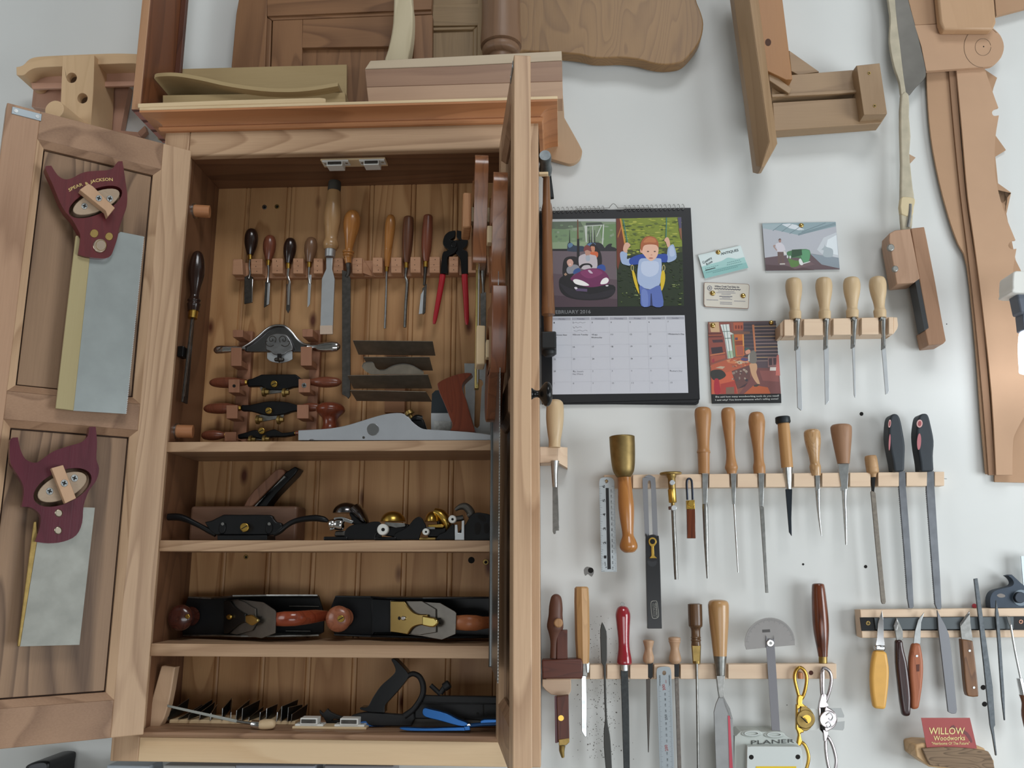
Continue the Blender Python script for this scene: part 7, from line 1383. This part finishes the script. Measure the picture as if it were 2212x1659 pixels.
for i in range(190):
    y = rnd.uniform(215, 740); x = rnd.uniform(1150, 1990)
    L.append((qp(*blob(x, y, rnd.uniform(18, 50), rnd.uniform(5, 13))), rnd.choice(['#96a238', '#a9b046', '#6c7a2a', '#56642a', '#85933a', '#b3b552', '#475622'])))
for i in range(150):
    y = rnd.uniform(780, 1465); x = rnd.uniform(1125, 2035)
    L.append((qp(*blob(x, y, rnd.uniform(8, 30), rnd.uniform(5, 14))), rnd.choice(['#1d2a18', '#2b3a1e', '#34461f', '#1a2416'] + (['#5a6a35', '#7d8a55'] if y > 1120 else []))))
A('#6e3320', (1082, 215), (1135, 215), (1205, 560), (1105, 960), (1090, 900)); A('#cf8f3a', (1130, 215), (1150, 215), (1222, 600), (1200, 600)); A('#b2733a', (1100, 470), (1150, 320), (1160, 340), (1105, 500)); A('#4f4a6a', (1970, 200), (2022, 196), (2030, 530), (2008, 470)); A('#8a5a44', (1985, 360), (2024, 350), (2032, 530), (2015, 500))
for (a, b, c, d) in ((1180, 230, 1250, 600), (1808, 200, 1800, 500)): A('#3f7a70', (a-6, b), (a+8, b), (c+8, d), (c-6, d))
Sm('#9fb4d6', (1135, 720), (1180, 690), (1240, 720), (1235, 800), (1290, 790), (1290, 890), (1210, 885), (1155, 850)); Sm('#9fb4d6', (1830, 640), (1870, 600), (1915, 600), (1955, 770), (1900, 830), (1815, 845), (1815, 740)); Sm('#b6c6e2', (1850, 640), (1900, 615), (1930, 740), (1860, 760))
Sm('#dcae96', (1180, 680), (1195, 590), (1240, 560), (1285, 600), (1245, 660), (1235, 710)); Sm('#dcae96', (1775, 530), (1810, 485), (1845, 510), (1860, 600), (1825, 630), (1800, 560))
Sm('#2b4aa0', (1270, 810), (1340, 760), (1460, 730), (1700, 730), (1815, 735), (1815, 840), (1740, 850), (1560, 870), (1390, 880), (1285, 880))
Sm('#a9bbdc', (1400, 870), (1430, 800), (1500, 790), (1700, 790), (1735, 830), (1735, 1000), (1700, 1190), (1570, 1240), (1430, 1190), (1385, 1080)); Sm('#c2cfe8', (1450, 850), (1560, 830), (1690, 850), (1680, 1000), (1560, 1060), (1450, 1000))
Sm('#5a6fb4', (1420, 1185), (1500, 1230), (1570, 1240), (1700, 1180), (1735, 1260), (1760, 1478), (1610, 1480), (1585, 1340), (1570, 1480), (1445, 1480), (1430, 1330)); Sm('#7085c4', (1450, 1250), (1530, 1270), (1540, 1470), (1460, 1470)); A('#2c3560', (1580, 1300), (1592, 1300), (1608, 1478), (1572, 1478))
Sm('#d8b92c', (1305, 950), (1330, 960), (1375, 1100), (1415, 1300), (1380, 1250), (1330, 1100)); Sm('#d8b92c', (1740, 980), (1775, 970), (1790, 1080), (1770, 1190), (1735, 1260), (1720, 1120)); 
for cx in (1312, 1768): L.append((qp(*blob(cx, 930, 22, 48, n=12, j=0)), '#c9b878')); L.append((qp(*blob(cx, 930, 13, 38, n=12, j=0)), '#2a3a20'))
Sm('#e6b9a2', (1440, 690), (1450, 590), (1560, 570), (1680, 600), (1690, 700), (1660, 780), (1590, 830), (1530, 800), (1480, 740)); L.append((qp(*blob(1442, 680, 18, 34, n=10, j=.05)), '#dba890'))
Sm('#a9603a', (1432, 650), (1440, 560), (1490, 490), (1560, 470), (1640, 490), (1690, 560), (1690, 640), (1660, 600), (1560, 590), (1480, 610), (1455, 680)); Sm('#c07a4c', (1470, 560), (1540, 490), (1630, 500), (1660, 560), (1560, 560))
for x in (1540, 1638): L.append((qp(*blob(x, 692, 17, 9, n=8, j=0)), '#5a3f3a'))
L.append((qp(*blob(1590, 742, 14, 10, n=8, j=0)), '#d09a86')); L.append((qp(*blob(1583, 788, 34, 9, n=8, j=0)), '#b0645e'))
ink('photo_print', L, pc, cal, label='photograph of a child on a yellow swing')
a, b = qx((126, 893), (418, 890)); text('FEBRUARY 2016', a, b, 7.4, pc, plain('grey_lettering', '#7f8083', .6), cal, bold=.012)
plate('month_grid', qgd((140, 213), (1952, 196), (2003, 1255), (148, 1278)), pc-.0003, .0002, plain('calendar_paper', '#c6c8d0', .7), cal)
pg = pc-.0003; L = []
gx0 = lambda c, r: 160-6+c*258.5+r*2.2*c/1.0; gy0 = lambda r, c: 262+r*166-c*1.8+ (4 if r else 0)
for c in range(7):
    x = 158+c*258; L.append((qgd((x-3, 228-c*2), (x+238, 226-c*2), (x+240, 262-c*2), (x-2, 264-c*2)), '#a4a5af'))
for r in range(1, 6): L.append((qgd((148, 262+r*168+5), (1960+r*7, 250+r*167), (1960+r*7, 251.5+r*167), (148, 264+r*168+5)), '#b3b5be'))
for c in range(1, 7):
    x = 145+c*259; L.append((qgd((x, 262), (x+1.5, 262), (x+c*7.5+1.5, 1262-c*3), (x+c*7.5, 1262-c*3)), '#b3b5be'))
ink('grid_print', L, pg, cal)
DNK = plain('calendar_ink', '#3a3c44', .7); LNK = plain('calendar_ink_pale', '#85878f', .7); BNK = plain('calendar_ink_blue', '#52557a', .7)
for c, d in enumerate(('Monday', 'Tuesday', 'Wednesday', 'Thursday', 'Friday', 'Saturday', 'Sunday')):
    x = 158+c*258+120; w_ = len(d)*7.6; a, b = qgd((x-w_, 256-c*2), (x+w_, 255-c*2)); text(d, a, b, 2.9, pg, plain('day_ink', '#6d6e7c', .7), cal)
day = 1
for r in range(6):
    for c in range(7):
        n = day if day <= 29 else day-29; m = DNK if day <= 29 else LNK
        if (r, c) == (1, 0) or (r, c) == (2, 0): day += 1; continue
        x = 166+c*259+r*c*1.3; y = 308+r*166-c*2.2; s = str(n); a, b = qgd((x, y), (x+13*len(s), y-.2)); text(s, a, b, 3.2, pg, m, cal); day += 1
for s, x, y, w_, m in (('Shrove Tuesday', 445, 470, 190, DNK), ('Ash', 722, 472, 40, DNK), ('Wednesday', 678, 508, 148, DNK), ("Valentine's Day", 1752, 462, 196, DNK), ('Chinese New', 190, 474, 158, DNK), ('Year', 160, 510, 52, DNK), ("St. David's", 445, 974, 128, LNK), ('Day (Wales)', 425, 1008, 142, LNK), ("Mother's Day", 1752, 966, 170, LNK)):
    a, b = qgd((x, y), (x+w_, y-1)); text(s, a, b, 3.0, pg, m, cal)
PCL = plain('pencil_grey', '#9b9ca3', .8)
for pts in (((445, 300), (470, 292), (500, 302), (530, 290), (560, 300), (600, 292)), ((430, 350), (445, 372), (470, 350), (490, 366), (520, 354), (550, 360)), ((440, 405), (480, 412), (520, 400), (560, 412), (600, 400), (625, 410))):
    tube('pencil_note', qgd(*pts), .35, pg-.0003, PCL, cal, n=4)
# ---------------------------------------------------------------- cards and pictures pinned to the wall
qc2 = Z(1500, 470, 6.9125); qw = Z(1520, 680, 8.294)
def pin(x, y, r, pl, par):
    c = P(x, y, pl); m = MM(x, y, pl)
    bm = spin3(bmesh.new(), c, c+V((0, -.0035, 0)), dense([(0, r*m, 1), (.4, r*.95*m), (.8, r*.6*m), (1, 0)], 3), 16, 1., V((0, 0, 1)))
    return obj('brass_pin', bm, plain('pin_brass', '#c9ab68', .18, 1.), par, smooth=60)
ac = thing('antiques_card', 'tilted pale blue-green business card with ANTIQUES lettering, pinned beside the calendar', 'business card')
plate('card', qc2((55, 560), (690, 415), (805, 750), (155, 910)), -.004, .0008, plain('card_white', '#cfdedd', .5), ac)
ink('card_print', [(qc2((62, 580), (692, 425), (745, 590), (105, 735)), '#d6e4e4'), (S_(qc2, (105, 735, 1), (250, 690), (400, 650), (490, 600), (560, 605), (640, 615), (745, 590, 1), (805, 750, 1), (155, 910, 1)), '#a3cdca'), (qc2((125, 800), (775, 670), (805, 750), (155, 910)), '#8fc0bd'), (qc2((160, 782), (240, 762), (312, 745), (316, 755), (240, 775), (165, 794)), '#15171a')], -.004, ac)
AK = plain('card_ink', '#3f4f52', .7)
for s, p0, p1, h in (('ANTIQUES', (400, 560), (662, 500), 5.2), ('Country', (135, 692), (268, 612), 5.5), ('Rose', (190, 715), (275, 664), 5), ):
    a, b = qc2(p0, p1); text(s, a, b, h, -.0043, AK, ac, bold=.01)
L = []
for x0, y0, x1, y1 in ((158, 765, 365, 715), (490, 680, 690, 634), (484, 712, 708, 660), (172, 830, 722, 694), (275, 828, 655, 735)):
    n_ = int((x1-x0)/26)
    for i in range(n_):
        t0, t1 = i/n_, (i+.72)/n_; L.append((qc2((x0+(x1-x0)*t0, y0+(y1-y0)*t0-9), (x0+(x1-x0)*t1, y0+(y1-y0)*t1-9), (x0+(x1-x0)*t1, y0+(y1-y0)*t1), (x0+(x1-x0)*t0, y0+(y1-y0)*t0)), '#6f9a9b'))
ink('small_print', L, -.0042, ac)
pin(*qc2((355, 518))[0], 5.2, -.004, ac)
tc = thing('tool_sales_card', 'yellowed rounded business card with two brass pins and a wavy line, below the antiques card', 'business card')
plate('card', smooth_pts(qc2((142, 1000), (150, 970), (180, 966, 1), (790, 992, 1), (818, 1005), (822, 1040, 1), (812, 1330, 1), (805, 1358), (780, 1362, 1), (190, 1335, 1), (160, 1330), (140, 1290, 1)), 2), -.0035, .0008, plain('card_edge', '#94796a', .6), tc)
plate('card_face', smooth_pts(qc2((150, 1004), (157, 977), (182, 973, 1), (788, 998, 1), (812, 1010), (815, 1040, 1), (804, 1325, 1), (798, 1350), (778, 1354, 1), (194, 1327, 1), (166, 1322), (148, 1288, 1)), 2), -.0038, .0003, plain('card_cream', '#d5d0c4', .6), tc)
a, b = qc2((305, 1038), (676, 1050)); text('Willow Creek Tool Sales, Inc.', a, b, 3.8, -.0040, plain('card_ink_dark', '#3a3d52', .7), tc, bold=.015)
tube('wavy_line', qc2(*[(300+i*19.5, 1060+i*.8+(7 if i % 2 else -5)) for i in range(21)]), .7, -.0042, plain('card_ink_dark', '#3a3d52', .7), tc, n=4, curve=2)
L = [(circ(*qc2((228, 1052))[0], 5.4, n=14), '#7c7c86'), (circ(*qc2((228, 1052))[0], 3.6, n=14), '#d0cbc0'), (circ(*qc2((228, 1052))[0], 1.8, n=12), '#55565f')]
for x0, y0, x1, bold in ((355, 1102, 600, 0), (330, 1124, 618, 0), (405, 1148, 545, 0), (375, 1178, 570, 1), (415, 1200, 540, 0), (380, 1220, 568, 0), (185, 1232, 360, 0), (595, 1250, 765, 0), (385, 1268, 565, 0), (385, 1292, 568, 0)):
    n_ = max(3, int((x1-x0)/20))
    for i in range(n_):
        xa, xb = x0+(x1-x0)*i/n_, x0+(x1-x0)*(i+.75)/n_; s_ = .03
        L.append((qc2((xa, y0-10+s_*(xa-x0)), (xb, y0-10+s_*(xb-x0)), (xb, y0+s_*(xb-x0)+(3 if bold else 0)), (xa, y0+s_*(xa-x0)+(3 if bold else 0))), '#5a5c70' if bold else '#8d8d98'))
ink('small_print', L, -.0038, tc)
pin(*qc2((272, 1130))[0], 5.6, -.004, tc); pin(*qc2((728, 1168))[0], 5.4, -.004, tc)
# workshop photograph with a standing man
ph = thing('workshop_photo', 'small photograph of a man beside green machinery, pinned above the four chisels', 'photograph')
plate('paper', qc2((1012, 85), (2110, 62), (2172, 775), (1065, 798)), -.004, .0008, plain('photo_paper', '#b9bfc4', .35), ph)
L = []; A = lambda c, *p: L.append((qc2(*p), c)); Sm = lambda c, *p: L.append((S_(qc2, *p), c))
A('#b4b7bf', (1014, 88), (2108, 65), (2168, 772), (1067, 794)); A('#8ea3aa', (1014, 88), (2108, 65), (2116, 130), (1560, 262), (1180, 180), (1018, 160)); A('#9fb1b7', (1014, 100), (1300, 95), (1180, 190), (1020, 160))
A('#d3dae0', (1300, 100), (1420, 90), (1520, 110), (1640, 180), (1560, 190), (1420, 160)); A('#c9d2d8', (1560, 180), (1640, 165), (1600, 190))
for a in ((1170, 195, 1320, 85), (1305, 210, 1450, 100), (1420, 240, 1640, 95), (1550, 262, 2112, 100), (1550, 245, 2112, 80), (1600, 215, 1960, 78)): A('#6f828a', (a[0], a[1]-4), (a[2], a[3]-4), (a[2], a[3]+5), (a[0], a[1]+7))
A('#c6ccd2', (1930, 300), (2120, 220), (2150, 600), (1900, 540), (1830, 480)); A('#dfe7ec', (1990, 330), (2120, 260), (2145, 560), (1950, 520))
A('#67565b', (1052, 600), (1240, 575), (1720, 535), (2155, 600), (2168, 772), (1067, 794)); A('#8c98a2', (1730, 540), (2155, 600), (2166, 760), (1900, 700)); A('#574548', (1060, 700), (1600, 740), (1800, 784), (1067, 794)); A('#735e62', (1300, 680), (1700, 640), (1800, 700), (1500, 770))
Sm('#a9b4ba', (1920, 560), (1930, 490), (1895, 480), (1940, 430), (1945, 370), (1955, 430), (2060, 470), (2070, 560), (2040, 590), (1960, 590))
Sm('#4d7a55', (1380, 520), (1460, 490), (1540, 475), (1720, 485), (1715, 640), (1640, 680), (1560, 600), (1420, 600)); Sm('#5f9a72', (1580, 500), (1715, 490), (1712, 640), (1640, 670), (1600, 600)); A('#31503a', (1455, 480), (1600, 470), (1610, 560), (1450, 600)); Sm('#5d8148', (1400, 610), (1500, 640), (1570, 650), (1550, 720), (1450, 742), (1420, 680))
Sm('#dfe3e2', (1560, 630), (1590, 615), (1625, 690), (1600, 712), (1570, 690)); A('#d5d9d8', (1620, 680), (1728, 650), (1730, 662), (1625, 695)); 
for x, y in ((1390, 585), (1430, 590)): L.append((circ(*qc2((x, y))[0], 1.8, 3.4, n=10), '#ced6d2'))
Sm('#cfccd4', (1210, 400), (1260, 375), (1300, 380), (1340, 420), (1360, 490), (1325, 490), (1318, 512), (1240, 512), (1225, 450)); Sm('#a27f76', (1258, 350), (1262, 325), (1280, 315), (1295, 335), (1290, 368), (1268, 372)); Sm('#5c4a48', (1255, 340), (1262, 320), (1280, 312), (1298, 330), (1280, 328))
A('#6b5854', (1240, 512), (1330, 512), (1345, 690), (1305, 690), (1290, 560), (1280, 690), (1250, 690)); A('#a98d84', (1175, 415), (1215, 405), (1200, 440), (1240, 490), (1225, 495), (1180, 440)); A('#d9d6d2', (1325, 490), (1360, 510), (1375, 550), (1345, 555)); A('#c9c4bf', (1275, 685), (1350, 682), (1355, 700), (1275, 702))
ink('photo_print', L, -.004, ph)
pin(*qc2((1597, 118))[0], 5.2, -.004, ph)
# comic workshop postcard
pcd = thing('workshop_postcard', 'reddish workshop picture card with white caption about woodworking tools, below the yellowed card', 'postcard')
plate('paper', qw((75, 128), (1290, 108), (1392, 1580), (150, 1592)), -.004, .0008, plain('card_edge_dark', '#3a3532', .5), pcd)
L = []; A = lambda c, *p: L.append((qw(*p), c)); Sm = lambda c, *p: L.append((S_(qw, *p), c))
A('#8a5a50', (78, 132), (1288, 112), (1385, 1412), (140, 1425)); A('#5d5157', (700, 130), (1288, 112), (1345, 960), (930, 960), (720, 600)); 
for i in range(11): 
    y = 165+i*62; A('#4a444c', (715, y), (1300+i*4, y-8), (1300+i*4, y+26), (715, y+34)); A('#9c8580' if i % 3 else '#b99a72', (900, y+36), (1300+i*4, y+28), (1300+i*4, y+40), (900, y+48))
A('#c47f5c', (868, 180), (905, 178), (940, 660), (912, 660)); A('#7b5b50', (480, 290), (830, 300), (830, 340), (500, 370))
A('#c9a883', (100, 140), (270, 130), (290, 310), (130, 310)); A('#6b3d3a', (80, 320), (330, 320), (370, 400), (90, 410)); A('#a66048', (80, 360), (340, 350), (345, 370), (85, 376))
A('#8d4f46', (85, 410), (390, 400), (400, 780), (110, 900)); A('#503b42', (150, 450), (380, 440), (385, 490), (170, 500)); A('#43383e', (130, 590), (330, 570), (350, 680), (150, 700)); A('#c27a55', (120, 715), (385, 670), (385, 690), (120, 735)); A('#a85a4a', (130, 740), (390, 720), (390, 780), (140, 850)); A('#b2875a', (120, 920), (400, 810), (402, 826), (122, 940)); A('#9d3f4a', (150, 800), (190, 780), (195, 850), (155, 860))
A('#8a4f48', (280, 150), (480, 140), (560, 770), (410, 790)); A('#d7dedb', (300, 175), (455, 168), (530, 770), (430, 785), (370, 400)); A('#a9c0a4', (430, 650), (515, 640), (532, 765), (432, 780)); A('#7d8f76', (500, 360), (540, 350), (570, 750), (535, 760))
for a in ((345, 172, 440, 780), (400, 170, 482, 770)): A('#566a66', (a[0]-4, a[1]), (a[0]+5, a[1]), (a[2]+5, a[3]), (a[2]-4, a[3]))
A('#566a66', (330, 295), (470, 290), (470, 300), (332, 306)); A('#566a66', (375, 418), (500, 412), (502, 424), (378, 430))
A('#cfd4ce', (430, 340), (480, 310), (540, 345), (490, 356))
A('#b3624a', (530, 140), (710, 135), (712, 270), (540, 280)); 
for x in (560, 610, 660): A('#7c3f36', (x, 190), (x+34, 188), (x+36, 250), (x+2, 252))
A('#c4703f', (545, 350), (720, 345), (730, 730), (580, 750)); A('#d8a05c', (695, 350), (715, 350), (725, 560), (705, 560)); A('#5d4a5e', (560, 410), (610, 405), (612, 450), (565, 455)); A('#8a4a3c', (560, 470), (700, 460), (700, 540), (570, 550)); A('#a65f52', (580, 560), (700, 555), (715, 720), (600, 730))
A('#b36049', (130, 900), (420, 800), (640, 760), (920, 830), (840, 890), (600, 990), (400, 1100), (140, 1010)); A('#c97a55', (420, 860), (640, 780), (900, 835), (700, 890)); A('#b9a58f', (210, 950), (300, 920), (385, 930), (340, 970)); A('#c3b096', (560, 850), (640, 820), (780, 860), (640, 890))
for i in range(26): L.append((qw(*blob(rnd.uniform(440, 780), rnd.uniform(790, 930), rnd.uniform(14, 40), rnd.uniform(6, 16))), rnd.choice(['#6d4a45', '#d0a184', '#a05a46', '#8a7468', '#c98a66'])))
A('#6a4c4a', (500, 1010), (820, 900), (840, 1180), (610, 1330)); A('#4b3b40', (620, 1320), (780, 1220), (900, 1160), (880, 1220), (700, 1300)); A('#c6624a', (140, 1100), (500, 1010), (600, 1330), (610, 1412), (140, 1420)); A('#a8463f', (300, 1240), (560, 1180), (600, 1410), (300, 1416))
Sm('#3b3a38', (130, 1010), (240, 980), (340, 1000), (400, 1090), (300, 1160), (180, 1170), (130, 1100)); Sm('#a8343f', (190, 1180), (230, 1140), (275, 1180), (300, 1400), (195, 1405)); A('#7d6457', (400, 1300), (545, 1290), (550, 1415), (400, 1418))
for i in range(18): L.append((qw(*blob(rnd.uniform(510, 780), rnd.uniform(960, 1180), rnd.uniform(10, 26), rnd.uniform(10, 26))), rnd.choice(['#3f3c44', '#8f7f76', '#5b4c4e', '#a7978a'])))
A('#7a4f4e', (960, 950), (1345, 960), (1385, 1412), (640, 1418), (780, 1230)); A('#b8613f', (720, 1418), (900, 1260), (1150, 1300), (1200, 1414)); A('#8f5a57', (1000, 1000), (1330, 1000), (1350, 1200), (1060, 1180))
A('#8b6b6a', (1150, 760), (1310, 750), (1325, 940), (1150, 940)); A('#4d4046', (1165, 780), (1225, 776), (1228, 900), (1170, 905)); A('#4d4046', (1245, 776), (1300, 772), (1308, 890), (1250, 900)); A('#d8d2cc', (1190, 940), (1325, 940), (1320, 1000), (1185, 1000)); A('#c07068', (1310, 730), (1345, 710), (1372, 1090), (1290, 1085))
Sm('#c9a07f', (825, 880), (940, 870), (960, 960), (945, 1040), (1005, 1220), (985, 1245), (930, 1200), (860, 1080), (830, 960)); Sm('#4d4440', (900, 1260), (985, 1240), (1000, 1250), (960, 1285), (905, 1285))
Sm('#7b7770', (800, 720), (840, 660), (900, 640), (940, 690), (945, 850), (860, 870), (800, 830)); A('#c7c4bc', (795, 740), (822, 700), (822, 830), (800, 835)); Sm('#d39b84', (745, 660), (780, 620), (830, 630), (835, 680), (790, 705), (755, 695)); Sm('#47605f', (735, 640), (745, 600), (790, 585), (830, 605), (800, 620), (760, 640)); Sm('#5b5075', (665, 790), (720, 770), (800, 800), (760, 830), (680, 815))
A('#17191c', (145, 1432), (1388, 1416), (1392, 1578), (152, 1590))
ink('picture_print', L, -.004, pcd)
WHT = plain('white_ink', '#c9cbc8', .6)
for s, p0, p1 in (('She said how many woodworking tools do you need?', (208, 1484), (1350, 1464)), ("I said why? You know someone who's selling some?", (208, 1542), (1338, 1518))):
    a, b = qw(p0, p1); text(s, a, b, 3.6, -.0048, WHT, pcd, bold=.012)
for p, r in (((165, 190), 5.6), ((1210, 140), 5)): pin(*qw(p)[0], r, -.0045, pcd)
# ---------------------------------------------------------------- odds and ends at the bottom edge
bx = thing('black_tool_top', 'rounded top of a black tool at bottom edge below the left door', 'tool')
plate('top', smooth_pts([(52, 1664), (60, 1652), (80, 1645), (100, 1645), (105, 1652), (102, 1670, 1), (98, 1720, 1), (50, 1720, 1)], 3), -.10, .09, IRON, bx, bevel=.006, seg=3)
plate('face', smooth_pts([(62, 1658), (80, 1650), (99, 1650), (97, 1668), (75, 1672)], 3), -.1005, .001, plain('dull_grey', '#4c4e52', .5), bx)
for i, (a, b, c) in enumerate(((230, 322, '#aab4bd'), (352, 508, '#b6b9b8'), (508, 680, '#a9afba'), (700, 850, '#8f8f93'))):
    plate('wall_box', [(a, 1653), (b, 1655), (b, 1720), (a, 1720)], -.055, .054, plain('box_%d' % i, c, .5), None, bevel=.002, label=('pale blue-grey box, leftmost of those peeking out under the cabinet', 'off-white box peeking out under the cabinet, second from the left', 'bluish box peeking out under the cabinet, third from the left', 'dark grey box peeking out under the cabinet, rightmost')[i], cat='box')
settle()
